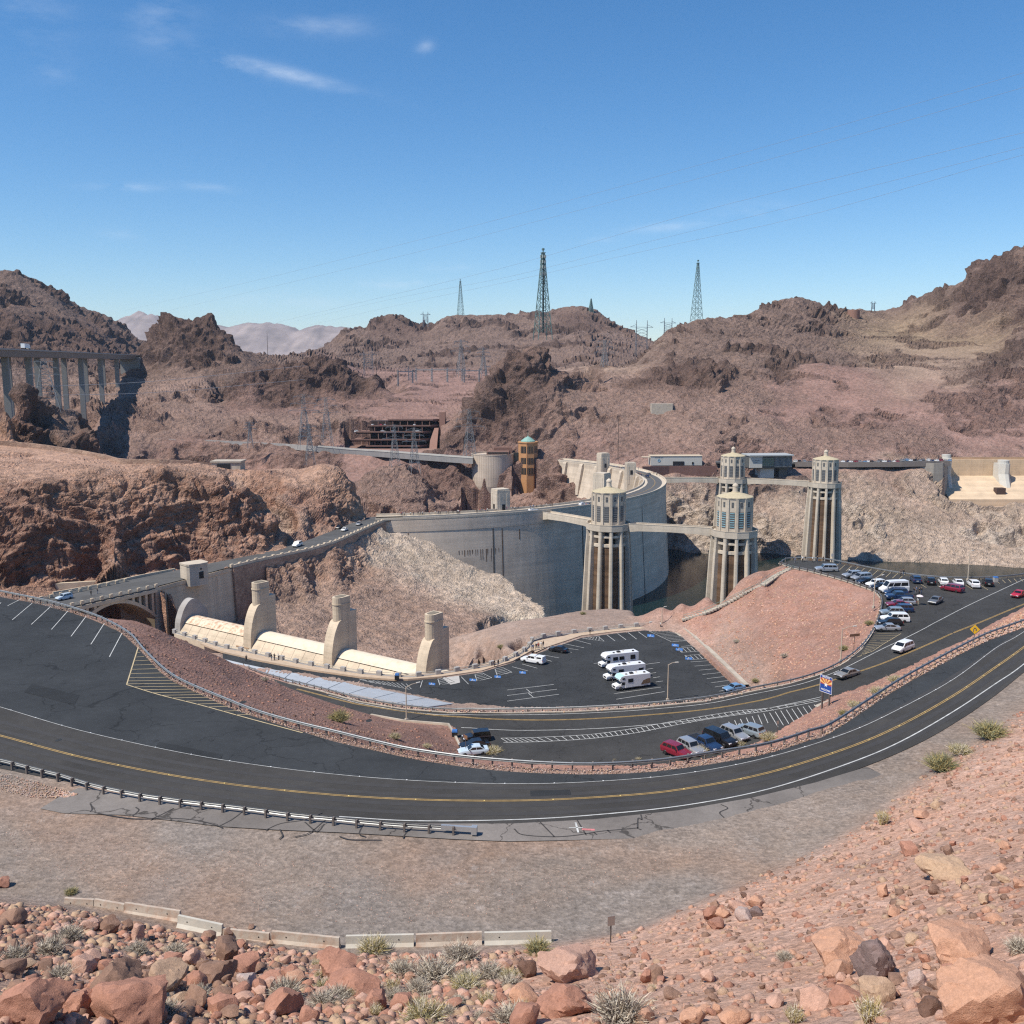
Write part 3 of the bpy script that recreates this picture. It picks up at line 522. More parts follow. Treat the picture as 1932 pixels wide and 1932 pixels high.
# ---------------------------------------------------------------- lake
m = bpy.data.materials.new('lake_water'); m.use_nodes = True; n, l = NT(m); b = n['Principled BSDF']; b.inputs['Base Color'].default_value = (.006, .017, .016, 1); b.inputs['Roughness'].default_value = .12; b.inputs['IOR'].default_value = 1.33; b.inputs['Specular IOR Level'].default_value = .28
tx = n.new('ShaderNodeTexNoise'); tx.inputs['Scale'].default_value = .9; tx.inputs['Detail'].default_value = 4; ge = n.new('ShaderNodeNewGeometry'); mp = n.new('ShaderNodeMapping'); mp.inputs['Scale'].default_value = (1, .45, 1); l.new(ge.outputs['Position'], mp.inputs[0]); l.new(mp.outputs[0], tx.inputs['Vector'])
bp = n.new('ShaderNodeBump'); bp.inputs['Strength'].default_value = .35; bp.inputs['Distance'].default_value = .2; l.new(tx.outputs['Fac'], bp.inputs['Height']); l.new(bp.outputs[0], b.inputs['Normal'])
mb = MB(); mb.poly3([(x, y, -53) for x, y in ((-70,330),(-30,290),(60,230),(160,200),(420,200),(520,480),(480,700),(200,740),(60,700),(40,600),(10,500),(-40,440))]); tag(mb.build('lake_water', m), kind='structure')
# ---------------------------------------------------------------- roads, lots and their paint
def asphalt(name, rgb, crack=.0, warm=None):
    m = bpy.data.materials.new(name); m.use_nodes = True; n, l = NT(m); b = n['Principled BSDF']; b.inputs['Roughness'].default_value = .88; b.inputs['Specular IOR Level'].default_value = .16
    ge = n.new('ShaderNodeNewGeometry'); P = ge.outputs['Position']
    def noise(sc, det, st=None):
        t = n.new('ShaderNodeTexNoise'); t.inputs['Scale'].default_value = sc; t.inputs['Detail'].default_value = det; t.inputs['Roughness'].default_value = .65
        if st: mp = n.new('ShaderNodeMapping'); mp.inputs['Scale'].default_value = st; l.new(P, mp.inputs[0]); l.new(mp.outputs[0], t.inputs['Vector'])
        else: l.new(P, t.inputs['Vector'])
        return t.outputs['Fac']
    def rng(v, a, bb, lo, hi):
        r = n.new('ShaderNodeMapRange'); r.inputs[1].default_value = a; r.inputs[2].default_value = bb; r.inputs[3].default_value = lo; r.inputs[4].default_value = hi; l.new(v, r.inputs[0]); return r.outputs[0]
    def mth(op, a, bb):
        x = n.new('ShaderNodeMath'); x.operation = op; l.new(a, x.inputs[0])
        if isinstance(bb, (int, float)): x.inputs[1].default_value = bb
        else: l.new(bb, x.inputs[1])
        return x.outputs[0]
    f = mth('MULTIPLY', rng(noise(.09, 4), .3, .7, .76, 1.22), rng(noise(1.3, 6), .3, .7, .9, 1.1)); f = mth('MULTIPLY', f, rng(noise(9, 3), .3, .7, .88, 1.12))
    if crack:
        v = n.new('ShaderNodeTexVoronoi'); v.feature = 'DISTANCE_TO_EDGE'; v.inputs['Scale'].default_value = .13; tw = n.new('ShaderNodeTexNoise'); tw.inputs['Scale'].default_value = .5; tw.inputs['Detail'].default_value = 5
        l.new(P, tw.inputs['Vector']); vm = n.new('ShaderNodeVectorMath'); vm.operation = 'MULTIPLY_ADD'; l.new(tw.outputs['Color'], vm.inputs[0]); vm.inputs[1].default_value = (3.5, 3.5, 0); l.new(P, vm.inputs[2]); l.new(vm.outputs[0], v.inputs['Vector'])
        f = mth('MULTIPLY', f, rng(v.outputs['Distance'], .004, .011, 1-crack, 1))
    vs = n.new('ShaderNodeVectorMath'); vs.operation = 'SCALE'; vs.inputs[0].default_value = rgb; l.new(f, vs.inputs['Scale']); l.new(vs.outputs[0], b.inputs['Base Color'])
    bp = n.new('ShaderNodeBump'); bp.inputs['Strength'].default_value = .3; bp.inputs['Distance'].default_value = .02; l.new(noise(30, 2), bp.inputs['Height']); l.new(bp.outputs[0], b.inputs['Normal'])
    return m
A_UP = asphalt('asphalt_upper', (.04, .043, .046), .35); A_TRACK = asphalt('asphalt_worn', (.053, .05, .047)); A_LOT = asphalt('asphalt_lot', (.04, .042, .044), .4); A_MID = asphalt('asphalt_mid', (.048, .047, .046), .3); A_OLD = asphalt('asphalt_old', (.185, .165, .15), .6)
M_WHITE = mat('paint_white', (.48, .48, .46), .7, var=.3, vscale=1.2); M_YEL = mat('paint_yellow', (.42, .28, .11), .7, var=.3, vscale=1.2); M_BLUE = mat('paint_blue', (.05, .16, .42), .7, var=.2); M_TAN = mat('paint_tan', (.5, .40, .24), .7, var=.2)
M_CONC = mat('concrete', (.44, .385, .315), .9, var=.14, vscale=.6, bump=.3, bscale=3, dirt=(.3, .25, .2), dscale=.25, damt=.5)
M_CONCG = mat('concrete_grey', (.37, .35, .33), .9, var=.14, vscale=.6, bump=.3, bscale=3, dirt=(.26, .23, .2), dscale=.3, damt=.5)
def strip(Lp, w, off=0., lift=.03, dash=None):
    """ribbon of width w along a polyline, shifted sideways by off metres"""
    P = [np.array(p, float) for p in Lp]; A, B = [], []
    for i, p in enumerate(P):
        d = P[min(i+1, len(P)-1)]-P[max(i-1, 0)]; d[2] = 0; d /= max(np.linalg.norm(d), 1e-9); nn = np.array((-d[1], d[0], 0)); c = p+nn*off; c[2] += lift
        A.append(tuple(c+nn*w/2)); B.append(tuple(c-nn*w/2))
    return B, A
def fan(poly, lift): return [(p[0], p[1], p[2]+lift) for p in poly]
def plane_poly(name, poly, m, lift=0., grid=None):
    mb = MB(); mb.poly3(fan(poly, lift)); return tag(mb.build(name, m), kind='structure')
def solid(name, poly, m, depth=.5):
    mb = MB(); P = fan(poly, 0); mb.poly3(P); n = len(P)
    mb.add(P+[(p[0], p[1], p[2]-depth) for p in P], [(i, (i+1) % n, n+(i+1) % n, n+i) for i in range(n)]); return tag(mb.build(name, m), kind='structure')
solid('upper_road', UP_POLY, A_UP); solid('lower_parking_lot', LOT_POLY, A_LOT)
# the climbing road follows its grade: cut in slices along x so that it stays smooth
def graded(name, poly, m, lift=0.):
    mb = MB(); P = [(p[0], p[1]) for p in poly]; xs = sorted(set([min(p[0] for p in P)-1, max(p[0] for p in P)+1]+[v for v in ZMX if -400 < v < 400]))
    for a, b in zip(xs, xs[1:]):
        def clip(Q, x, keep):
            R = []
            for i in range(len(Q)):
                p, q = Q[i], Q[(i+1) % len(Q)]; ip = keep(p[0]-x); iq = keep(q[0]-x)
                if ip: R.append(p)
                if ip != iq: t = (x-p[0])/(q[0]-p[0]); R.append((x, p[1]+(q[1]-p[1])*t))
            return R
        Q = clip(P, a, lambda d: d >= 0); Q = clip(Q, b, lambda d: d <= 0) if Q else Q
        Q = [q for i, q in enumerate(Q) if math.dist(q, Q[i-1]) > 1e-4]
        if len(Q) > 2: mb.poly3([(q[0], q[1], zmid(q[0])+lift) for q in Q])
    return tag(mb.build(name, m), kind='structure')
graded('climbing_road', MID_POLY, A_MID)
solid('dam_approach_road', AZ_POLY, asphalt('asphalt_az', (.1, .1, .1)), .4)
# worn band of the through lanes, the old grey shoulder
YEL_UP = smooth_line([up(x, y) for x, y in ((-150,1350),(0,1388),(150,1428),(330,1464),(520,1490),(740,1507),(966,1511),(1150,1503),(1290,1489),(1450,1458),(1600,1411),(1700,1368),(1800,1312),(1880,1258),(1932,1221),(2040,1140))], 6)
WFAR_UP = smooth_line([up(x, y) for x, y in ((-150,1290),(0,1334),(150,1378),(330,1418),(480,1443),(640,1462),(800,1474),(966,1479),(1120,1475),(1290,1460),(1450,1429),(1600,1382),(1700,1336),(1800,1281),(1880,1222),(1932,1192),(2040,1115))], 6)
WNEAR_UP = smooth_line([up(x, y) for x, y in ((640,1541),(780,1549),(966,1547),(1120,1538),(1290,1520),(1450,1489),(1600,1441),(1700,1399),(1800,1342),(1880,1289),(1932,1253),(2040,1165))], 6)
mb = MB(); mb.poly3([(p[0], p[1], p[2]+.008) for p in WFAR_UP]+[(p[0], p[1], p[2]+.008) for p in UP_NEAR[::-1]]); tag(mb.build('worn_lane', A_TRACK), kind='structure')
plane_poly('old_shoulder', SHO, A_OLD, .03)
TYRE = mat('tyre_track', (.05, .047, .045), .8, var=.12, vscale=.6)
mb = MB()
for o_ in (.95, 2.55, -.95, -2.5):
    Q = walk(dens(YEL_UP, .5), 1.5); Q = [tuple(p) for p, d in Q]; a, b = strip(Q, .62, o_, .016); mb.ribbon(a, b)
tag(mb.build('tyre_track', TYRE), kind='structure')
def marks(name, items, m, graded=False):
    mb = MB()
    for Lp, w, off, lift in items:
        if graded: Lp = dens(Lp, 2.)
        a, b = strip(Lp, w, off, lift)
        if graded: a = [(p[0], p[1], zmid(p[0])+.035) for p in a]; b = [(p[0], p[1], zmid(p[0])+.035) for p in b]
        mb.ribbon(a, b)
    return tag(mb.build(name, m), kind='structure')
def seg(f, x1, y1, x2, y2): return [f(x1, y1), f(x2, y2)]
marks('yellow_lines', [(YEL_UP, .09, .1, .03), (YEL_UP, .09, -.1, .03)], M_YEL)
marks('white_lines', [(WFAR_UP, .07, 0, .03), (WNEAR_UP, .14, 0, .03)], M_WHITE)
st = [((14,1143.5),(40,1130)),((23,1170),(61,1138)),((59,1178.5),(95,1145)),((97,1188),(128,1153)),((134,1201),(162.5,1163)),((171.5,1216),(197,1176)),((206.5,1239.5),(230,1195))]
marks('stall_lines', [(seg(up, *a, *b), .11, 0, .03) for a, b in st]+[(seg(up, -20, 1160, 2, 1137), .11, 0, .03)], M_WHITE)
hat = [(seg(up, 261, 1220.5, 239, 1292), .14, 0, .03), (smooth_line([up(x, y) for x, y in ((239,1292),(300,1311),(380,1331),(470,1356),(571,1383))], 4), .14, 0, .03)]
hr = [(265,1231),(272,1239),(280,1246),(288,1254),(297,1262),(305,1270),(314,1278),(325,1284),(336,1289.5),(347,1295),(358,1300.5),(369,1306),(381,1311),(393,1316),(406,1322),(420,1327.5),(434,1333),(454,1341),(473,1348)]
for i, (x, y) in enumerate(hr):
    yl = y+1.2; xl = 261-(yl-1220.5)*.308 if yl < 1292 else np.interp(yl, (1292,1311,1331,1356,1383), (239,300,380,470,571))
    if x-xl > 4: hat.append((seg(up, xl, yl, x, y), .1, 0, .03))
marks('yellow_hatching', hat, M_TAN)
# raised pavement markers along the upper lines
mb = MB()
for k, (p, d) in enumerate(walk(YEL_UP, 6.)): mb.box((p[0], p[1], p[2]+.045), (.12, .12, .03), mi=1)
for p, d in walk(WFAR_UP, 4.5): mb.box((p[0], p[1], p[2]+.045), (.12, .12, .03), mi=0)
tag(mb.build('lane_markers', [mat('marker_white', (.8, .8, .78), .3), mat('marker_amber', (.7, .55, .2), .3)]), kind='structure')
# lower lot paint
w = []
def ll(x1, y1, x2, y2, wd=.12): w.append((seg(atz, x1, y1, x2, y2), wd, 0, .03))
for x1, y1, x2, y2 in ((1145,1198,1160.5,1209.5),(1165,1195.5,1181,1207),(1185,1193.5,1201,1206),(1204,1192,1220.5,1203.5),(1080,1206,1115,1215.5),(1062,1214,1102,1222.5),(1049,1221,1091,1226),(1040,1226,1079,1231),(1026,1236,1055,1241.5),(1020,1242,1041,1248),(985,1253,1014,1261),(966,1258,996,1266),(957,1302,1045,1291.5),(957,1312.5,1051,1300.5),(957,1323,1055,1310),(993,1300,1003,1308.5),(997,1308,1007,1316.5),(1158,1309,1247,1296.5),(1163,1319.5,1254,1305),(1145,1249,1170,1246),(1155,1262,1245,1250),(1220,1263,1232,1261),(1226,1271,1238,1269),(1232,1279,1245,1277),(1237,1287,1251,1285),(1120,1252,1147,1249)): ll(x1, y1, x2, y2, .14)
for k in range(9): ll(1303+k*7.6, 1249+k*7.9, 1343+k*7.7, 1246.5+k*7.3)
ll(1285.5,1220,1312,1217); 
for x, y in ((1278,1223),(1292,1237)): ll(x, y, x+46, y-3.5); ll(x+8, y+8, x+55, y+5); ll(x, y, x+8, y+8)
for k in range(6): ll(1280+k*8, 1223.5-k*.6, 1288+k*8, 1230.5-k*.5); ll(1294+k*8, 1237.5-k*.6, 1302+k*8, 1244.5-k*.5)
ll(1224,1190.5,1267,1211); ll(1267,1211,1308,1208)
for k in range(9): ll(1229+k*5, 1191.5+k*2.3, 1271+k*4.4, 1187+k*2.6, .1)
for a in (((1099,1205),(1140,1210)),((1140,1210),(1129,1201)),((1099,1205),(1129,1201))): ll(*a[0], *a[1], .1)
for k in range(5): ll(1104+k*6.5, 1205.6+k*.8, 1111+k*5, 1203.8-k*.6, .1)
for x, y in ((826,1281),(896,1273),(934,1262.5)):
    ll(x, y, x+14, y-3); ll(x+14, y-3, x+32, y+6); ll(x+4, y+12, x+32, y+6); ll(x, y, x+4, y+12)
    for k in range(4): ll(x+1+k, y+3+k*3, x+15+k*4, y+k*2.2)
ll(797,1284,793,1297); ll(870,1277,884,1291)
for k in range(11): ll(676+k*9, 1281+k*.9, 704+k*7.2, 1289+k*1.1, .09)
ll(676,1281,773,1301,.09)
marks('lot_stall_lines', w, M_WHITE)
def wheelchair(mb, f, x, y, sx, sy):
    q = lambda a, b: f(x+a*sx, y+b*sy)
    mb.poly3([q(-1,-1), q(1,-.6), q(1,1), q(-1,.6)], 0); mb.v[-4:] = [(v[0], v[1], v[2]+.03) for v in mb.v[-4:]]
    for Lp in ([q(-.1,-.5), q(-.1,.2), q(.35,.3), q(.55,.65)], [q(-.35,.0), q(-.5,.4), q(-.2,.65), q(.2,.5)], [q(-.15,-.75), q(-.05,-.6)]):
        a, b = strip(Lp, .13, 0, .045); mb.ribbon(a, b, 1)
mb = MB()
for x, y in ((1274,1217.5),(1281.5,1225.5),(1299.5,1242.5),(1228,1199.5)): wheelchair(mb, atz, x, y, 6.5, 3)
for x, y in ((815,1290.5),(892,1283),(939,1277),(986,1269)): wheelchair(mb, atz, x, y, 6, 2.6)
tag(mb.build('parking_symbols', [M_BLUE, M_WHITE]), kind='structure')
# climbing road paint
MYEL = smooth_line([mid(x, y) for x, y in ((560,1300),(700,1333),(850,1352),(966,1358),(1087,1357.5),(1199,1351),(1330,1339),(1438,1321),(1491,1306),(1545,1292),(1600,1274),(1680,1246),(1760,1212),(1840,1178),(1932,1140),(2060,1090))], 5)
MWS = smooth_line([mid(x, y) for x, y in ((870,1373),(966,1378),(1087,1376.5),(1199,1370),(1330,1356.5),(1438,1338.5),(1491,1328),(1549,1315)) ], 5)
MWN = smooth_line([mid(x, y) for x, y in ((620,1312),(758,1341),(858,1349),(966,1349),(1087,1346.5),(1199,1340.5),(1329,1328.5),(1413,1311.5),(1491,1295.5),(1542,1281),(1590,1262),(1640,1237),(1700,1208),(1760,1177),(1830,1141),(1932,1093))], 5)
marks('climbing_road_yellow_line', [(MYEL, .12, .13, .03), (MYEL, .12, -.13, .03)], M_YEL, True)
w = [(MWS, .14, 0, .03), (MWN, .14, 0, .03)]
LT = [(945,1393),(1000,1392),(1087,1388),(1140,1383),(1199,1374),(1260,1363),(1330,1351),(1400,1340.5),(1452,1336),(1549,1319)]; LB = [(950,1401),(1010,1400),(1087,1396),(1140,1391),(1199,1383),(1260,1371),(1330,1358),(1400,1348),(1452,1341),(1549,1322)]
for Q in (LT, LB): w.append((smooth_line([mid(x, y) for x, y in Q], 4), .13, 0, .03))
T = smooth_line([(*p, 0) for p in LT], 6); B = smooth_line([(*p, 0) for p in LB], 6)
for i in range(0, len(T)-1): w.append(([mid(T[i][0], T[i][1]), mid(B[i][0]+8, B[i][1]-.4)], .1, 0, .03))
for k in range(12): x = 1452+k*10.5; w.append(([mid(x-100+100, 1345-k*1.9), mid(x+16-k*.4, 1372-k*3.2)], .1, 0, .03)) if k < 9 else None
for k in range(7): x = 1375+k*11; w.append(([mid(x, 1362-k*2.6), mid(x+8, 1380-k*2.6)], .1, 0, .03))
marks('climbing_road_white_lines', w, M_WHITE, True)
w = [([mid(1648,1228), mid(1700,1195.5)], .1, 0, .03), ([mid(1617,1240), mid(1648,1228)], .1, 0, .03)]
for k in range(13): t = k/12; a = lerp((1622,1238.5), (1652,1195), t); b = lerp((1634,1233), (1697,1196.5), t); w.append(([mid(*a), mid(*b)], .09, 0, .03))
for k in range(11): w.append(([mid(1582+k*12.5, 1064+k*1.9), mid(1571+k*12.5, 1074+k*1.9)], .1, 0, .03))
for k in range(5): w.append(([mid(1735+k*29, 1101+k*1.), mid(1748+k*29, 1109+k)], .1, 0, .03))
for k in range(5): w.append(([mid(1880+k*11, 1095-k*1.), mid(1886+k*11, 1101-k)], .1, 0, .03))
marks('right_lot_lines', w, M_TAN, True)
MP = [mid(1549,1321), mid(1600,1310), mid(1645,1296), mid(1720,1262)]
# concrete gutter beside the climbing road
mb = MB(); a, b = strip(smooth_line([mid(x, y) for x, y in ((1540,1334),(1560,1326),(1600,1313),(1645,1298),(1720,1264),(1795,1226),(1860,1192),(1932,1156))], 4), .9, 0, .1); mb.ribbon(a, b); tag(mb.build('concrete_gutter', M_CONC), kind='structure')
# kerbs
def kerb(name, Lp, m=M_CONC, w=.25, h=.14, off=0.):
    mb = MB(); a, b = strip(Lp, w, off, h); c, d = strip(Lp, w, off, -.1); mb.ribbon(a, b); mb.ribbon(c, a); mb.ribbon(b, d); return tag(mb.build(name, m), kind='structure')
kerb('kerb', MID_N[2:], off=.1); kerb('kerb', [mid(x, y) for x, y in ((700,1352),(760,1363),(846,1370),(857,1388),(868,1412),(878,1427))], h=.5, w=.35)
mb = MB(); KW = [atz(x, y) for x, y in ((1281,1181),(1291,1190),(1312,1207),(1345,1238),(1380,1272),(1409,1300))]
a, b = strip(KW, 1.0, 0, 1.0); c, d = strip(KW, 1.0, 0, -.3); mb.ribbon(a, b); mb.ribbon(c, a); mb.ribbon(b, d); mb.add([a[0], b[0], d[0], c[0]], [(0, 1, 2, 3)])
tag(mb.build('kerb_wall', M_CONC), 'pale concrete retaining kerb running along the right side of the lower lot', 'wall')
plane_poly('concrete_pad', [atz(x, y) for x, y in ((1262,1186),(1280,1181),(1290,1189),(1304,1200),(1283,1201))], M_CONC, .05)
plane_poly('concrete_pad', [atz(x, y) for x, y in ((834,1279),(866,1275),(868,1288),(850,1292))], mat('slab_pale', (.42, .4, .37), .9, var=.1), .03)
plane_poly('concrete_pad', [mid(x, y) for x, y in ((1513,1374),(1534,1356),(1553,1361),(1563,1366),(1545,1376))], M_CONC, .06)
# pale concrete slabs sloping between the lot and the road
ap = bpy.data.objects.new('paved_slope', None); COL.objects.link(ap); tag(ap, kind='structure'); AM = mat('slab_blue_grey', (.42, .44, .46), .45, var=.08, vscale=.4, spec=.5)
F_ = dens(APRON_FAR, 1.); N_ = dens(APRON_NEAR, 1.)
def along(pl, t):
    Ls = np.r_[0, np.cumsum([math.dist(a, b) for a, b in zip(pl, pl[1:])])]; t *= Ls[-1]; return tuple(np.interp(t, Ls, [p[i] for p in pl]) for i in range(3))
for k in range(9):
    t0, t1 = k/9, (k+1)/9-.004; mb = MB(); q = [along(APRON_FAR, t0), along(APRON_FAR, t1), along(APRON_NEAR, t1), along(APRON_NEAR, t0)]
    mb.add([(p[0], p[1], p[2]+.03) for p in q]+[(p[0], p[1], p[2]-.3) for p in q], [(3, 2, 1, 0), (0, 1, 5, 4), (1, 2, 6, 5), (2, 3, 7, 6), (3, 0, 4, 7)]); mb.build('slab', AM, ap)
# walkway round the lot
WALK = [atz(x, y) for x, y in ((380,1214),(420,1229),(455,1237),(483,1244),(583,1262.5),(683,1277),(745,1281.5),(770,1281),(833,1276),(908,1265),(966,1247),(1000,1228),(1033,1220),(1096,1199),(1160,1191),(1228,1184.5),(1266,1183.5))]
mb = MB(); a, b = strip(WALK, 3.0, 1.2, .12); mb.ribbon(a, b); c, d = strip(WALK, 3.0, 1.2, -.3); mb.ribbon(c, a); mb.ribbon(b, d); tag(mb.build('sidewalk', mat('sidewalk_tan', (.47, .36, .26), .9, var=.12, vscale=.8)), kind='structure')
plane_poly('overlook_floor', [atz(x, y) for x, y in ((1000,1222),(1008,1211),(1030,1206),(1060,1201),(1096,1199),(1060,1211),(1033,1221),(1010,1232))], MATS['sidewalk_tan'], .13)
# tar-filled cracks on the old shoulder, kerb fragment, painted survey marks
M_TAR = mat('tar', (.05, .045, .042), .7, var=.2, vscale=2)
CR = [[(171,1518),(174,1528),(170,1533)],[(250,1541),(262,1530),(256,1524)],[(178,1534),(215,1541),(258,1546),(320,1545),(372,1549),(410,1559),(420,1563)],[(283,1548),(307,1537),(328,1526)],[(414,1560),(440,1546),(466,1526)],[(500,1568),(530,1555),(575,1548),(608,1534)],[(575,1552),(598,1570),(612,1556)],[(556,1580),(585,1572),(612,1550),(620,1548)],[(528,1566),(533,1578),(527,1584)],[(690,1580),(678,1574),(686,1556)],[(760,1583),(767,1572),(781,1560)],[(970,1565),(986,1576),(1043,1580),(1088,1577),(1130,1570),(1175,1566),(1205,1563)],[(1014,1547),(1046,1580)],[(1087,1545),(1106,1577)],[(1203,1565),(1204,1545),(1211,1548),(1209,1538)],[(1360,1519),(1373,1526),(1358,1534),(1366,1544)],[(1205,1565),(1210,1567)],[(640,1579),(662,1585),(720,1586)],[(1146,1567),(1152,1573)],[(1120,1571),(1126,1576)]]
marks('tar_crack', [(smooth_line([up(x, y) for x, y in c], 5), .12, 0, .065) for c in CR], M_TAR)
solid('kerb_fragment', [atz(x, y, 29.55) for x, y in ((1500,1624),(1540,1612),(1580,1589),(1612,1562),(1606,1574),(1575,1602),(1545,1616))], M_CONC, .4); solid('kerb_fragment', [atz(x, y, 29.5) for x, y in ((1620,1562),(1640,1552),(1664,1534),(1656,1546),(1632,1562))], M_CONC, .4)
marks('survey_mark', [([up(1073,1563), up(1100,1563)], .1, 0, .07), ([up(1086,1553), up(1091,1572)], .16, 0, .07)], M_WHITE); marks('survey_mark', [([up(1098,1566), up(1122,1567)], .3, 0, .07)], mat('paint_pink', (.55, .2, .2), .8, var=.3, vscale=3))
PT = asphalt('asphalt_patch', (.031, .033, .035)); STN = mat('oil_stain', (.03, .03, .03), .7, var=.3, vscale=1.5)
for f, Q in ((up, ((300,1400),(420,1424),(415,1436),(292,1411))), (up, ((1000,1492),(1075,1490),(1078,1500),(1001,1503))), (up, ((60,1290),(150,1312),(140,1330),(45,1306)))): plane_poly('asphalt_patch', [f(x, y) for x, y in Q], PT, .02)
mb = MB(); r_ = random.Random(8)
for f, n_, x0, y0, x1, y1 in ((atz, 26, 900, 1255, 1330, 1325), (up, 16, 60, 1200, 700, 1430), (atz, 8, 1040, 1205, 1240, 1240)):
    for _ in range(n_): c_ = f(r_.uniform(x0, x1), r_.uniform(y0, y1)); q_ = r_.uniform(.15, .5); mb.add([(c_[0]+q_*r_.uniform(.6, 1.1)*math.cos(k*.7), c_[1]+q_*r_.uniform(.6, 1.3)*math.sin(k*.7), c_[2]+.018) for k in range(9)], [tuple(range(9))])
tag(mb.build('oil_stain', STN), kind='structure')
# ---------------------------------------------------------------- dam
def proj(X, Y, Z):
    z = Z-EYE; d = Y*math.cos(PITCH)-z*math.sin(PITCH); h = Y*math.sin(PITCH)+z*math.cos(PITCH); return (.5+FOC*X/d)*1932, (.5-FOC*h/d)*1932
DC = (-79., 596.); DR = 173.
def dpt(th, r, z=0.): return (DC[0]+r*math.cos(th), DC[1]+r*math.sin(th), z)
def face_material(name, base, band, stain):
    m = bpy.data.materials.new(name); m.use_nodes = True; n, l = NT(m); b = n['Principled BSDF']; b.inputs['Roughness'].default_value = .9; b.inputs['Specular IOR Level'].default_value = .2
    ge = n.new('ShaderNodeNewGeometry')
    def noise(sc, st, det=5):
        t = n.new('ShaderNodeTexNoise'); t.inputs['Scale'].default_value = sc; t.inputs['Detail'].default_value = det; mp = n.new('ShaderNodeMapping'); mp.inputs['Scale'].default_value = st; l.new(ge.outputs['Position'], mp.inputs[0]); l.new(mp.outputs[0], t.inputs['Vector']); return t.outputs['Fac']
    def rng(v, a, bb, lo, hi):
        r = n.new('ShaderNodeMapRange'); r.inputs[1].default_value = a; r.inputs[2].default_value = bb; r.inputs[3].default_value = lo; r.inputs[4].default_value = hi; l.new(v, r.inputs[0]); return r.outputs[0]
    cur = None
    f = [rng(noise(.6, (.03, .03, 1)), .35, .65, 1-band, 1+band*.7), rng(noise(1., (.5, .5, .02)), .4, .7, 1, 1-stain), rng(noise(.12, (1, 1, 1)), .3, .7, .88, 1.1), rng(noise(2., (1, 1, 1)), .3, .7, .93, 1.07)]
    sx = n.new('ShaderNodeSeparateXYZ'); l.new(ge.outputs['Position'], sx.inputs[0])
    w = n.new('ShaderNodeTexWave'); w.bands_direction = 'Z'; w.inputs['Scale'].default_value = .2; w.inputs['Distortion'].default_value = .15; l.new(ge.outputs['Position'], w.inputs['Vector']); f.append(rng(w.outputs['Fac'], 0, .08, .91, 1))
    for x in f:
        if cur is None: cur = x
        else: q = n.new('ShaderNodeMath'); q.operation = 'MULTIPLY'; l.new(cur, q.inputs[0]); l.new(x, q.inputs[1]); cur = q.outputs[0]
    vs = n.new('ShaderNodeVectorMath'); vs.operation = 'SCALE'; vs.inputs[0].default_value = base; l.new(cur, vs.inputs['Scale']); l.new(vs.outputs[0], b.inputs['Base Color']); return m
M_DAM = face_material('dam_concrete', (.68, .56, .445), .09, .1); M_DOWN = face_material('dam_downstream_concrete', (.56, .47, .37), .08, .16)
M_TOWER = face_material('tower_concrete', (.58, .5, .4), .06, .14); M_CREAM = face_material('cream_concrete', (.62, .51, .38), .07, .14); M_RACK = face_material('rack_steel', (.15, .092, .056), .35, .2)
M_RUST = mat('rust_stain', (.2, .13, .085), .95, var=.3, vscale=.8); M_DARK = mat('dark_opening', (.018, .018, .02), .6); M_ROAD = mat('asphalt_far', (.1, .1, .1), .85, var=.1)
TH = np.linspace(math.radians(-84), math.radians(48), 111)
dam = thing('dam', 'huge curved concrete arch dam with a road along its crest', 'dam')
def ringloft(name, prof, m, th=TH, closed=True):
    mb = MB(); mb.rings([[dpt(t, DR+d, z) for d, z in prof] for t in th], closed, closed); return mb.build(name, m, dam)
ringloft('upstream_face', [(-1, -.4), (-.02, -.4), (-.02, -5.4), (-.2, -5.5), (.8, -25), (3.4, -66), (-8, -66), (-8, -.4)], M_DAM)
ringloft('downstream_face', [(-14, -.4), (-13.7, -.4), (-13.7, -3), (-15, -9), (-19, -24), (-27, -45), (-44, -80), (-10, -80), (-10, -.45), (-14, -.45)][1:-1], M_DOWN)
ringloft('roadway', [(-11.2, -.5), (-11.2, 0), (-2.6, 0), (-2.6, -.5)], M_ROAD)
for a, b in ((-13.6, -11.2), (-2.6, -.1)): ringloft('sidewalk', [(a, -.42), (a, .16), (b, .16), (b, -.42)], M_TOWER)
for a, b in ((-13.65, -13.25), (-.45, 0)): ringloft('parapet', [(a, .17), (a, 1.15), (b, 1.15), (b, .17)], M_TOWER)
for o in (-6.95, -6.7): ringloft('centre_line', [(o, .01), (o, .025), (o+.12, .025), (o+.12, .01)], M_YEL)
for t in np.radians((-66, -49, -31, -13, 4)):
    mb = MB(); c = dpt(t, DR+1.2); mb.rings([[dpt(t-.0022, DR+a, z), dpt(t+.0022, DR+a, z), dpt(t+.0022, DR+a-.6, z), dpt(t-.0022, DR+a-.6, z)] for a, z in ((-.14, -5.8), (.86, -25), (3.44, -65))]); mb.build('joint_slot', mat('dark_concrete', (.13, .115, .1), .9, var=.2), dam)
rs = random.Random(4)
for k in range(16):
    t = math.radians(-71.5+k*.42+rs.uniform(-.1, .1)); h = rs.choice((2, 2.5, 3, 5, 6)); w_ = rs.uniform(.0009, .0018); mb = MB()
    ra = lambda z: DR-.2+(z+5.5)*-.0515+.03
    mb.rings([[dpt(t-w_*s_, ra(z), z), dpt(t+w_*s_, ra(z), z)] for z, s_ in ((-15, 1), (-15-h, .5))], False, False); mb.build('rust_stain', M_RUST, dam)
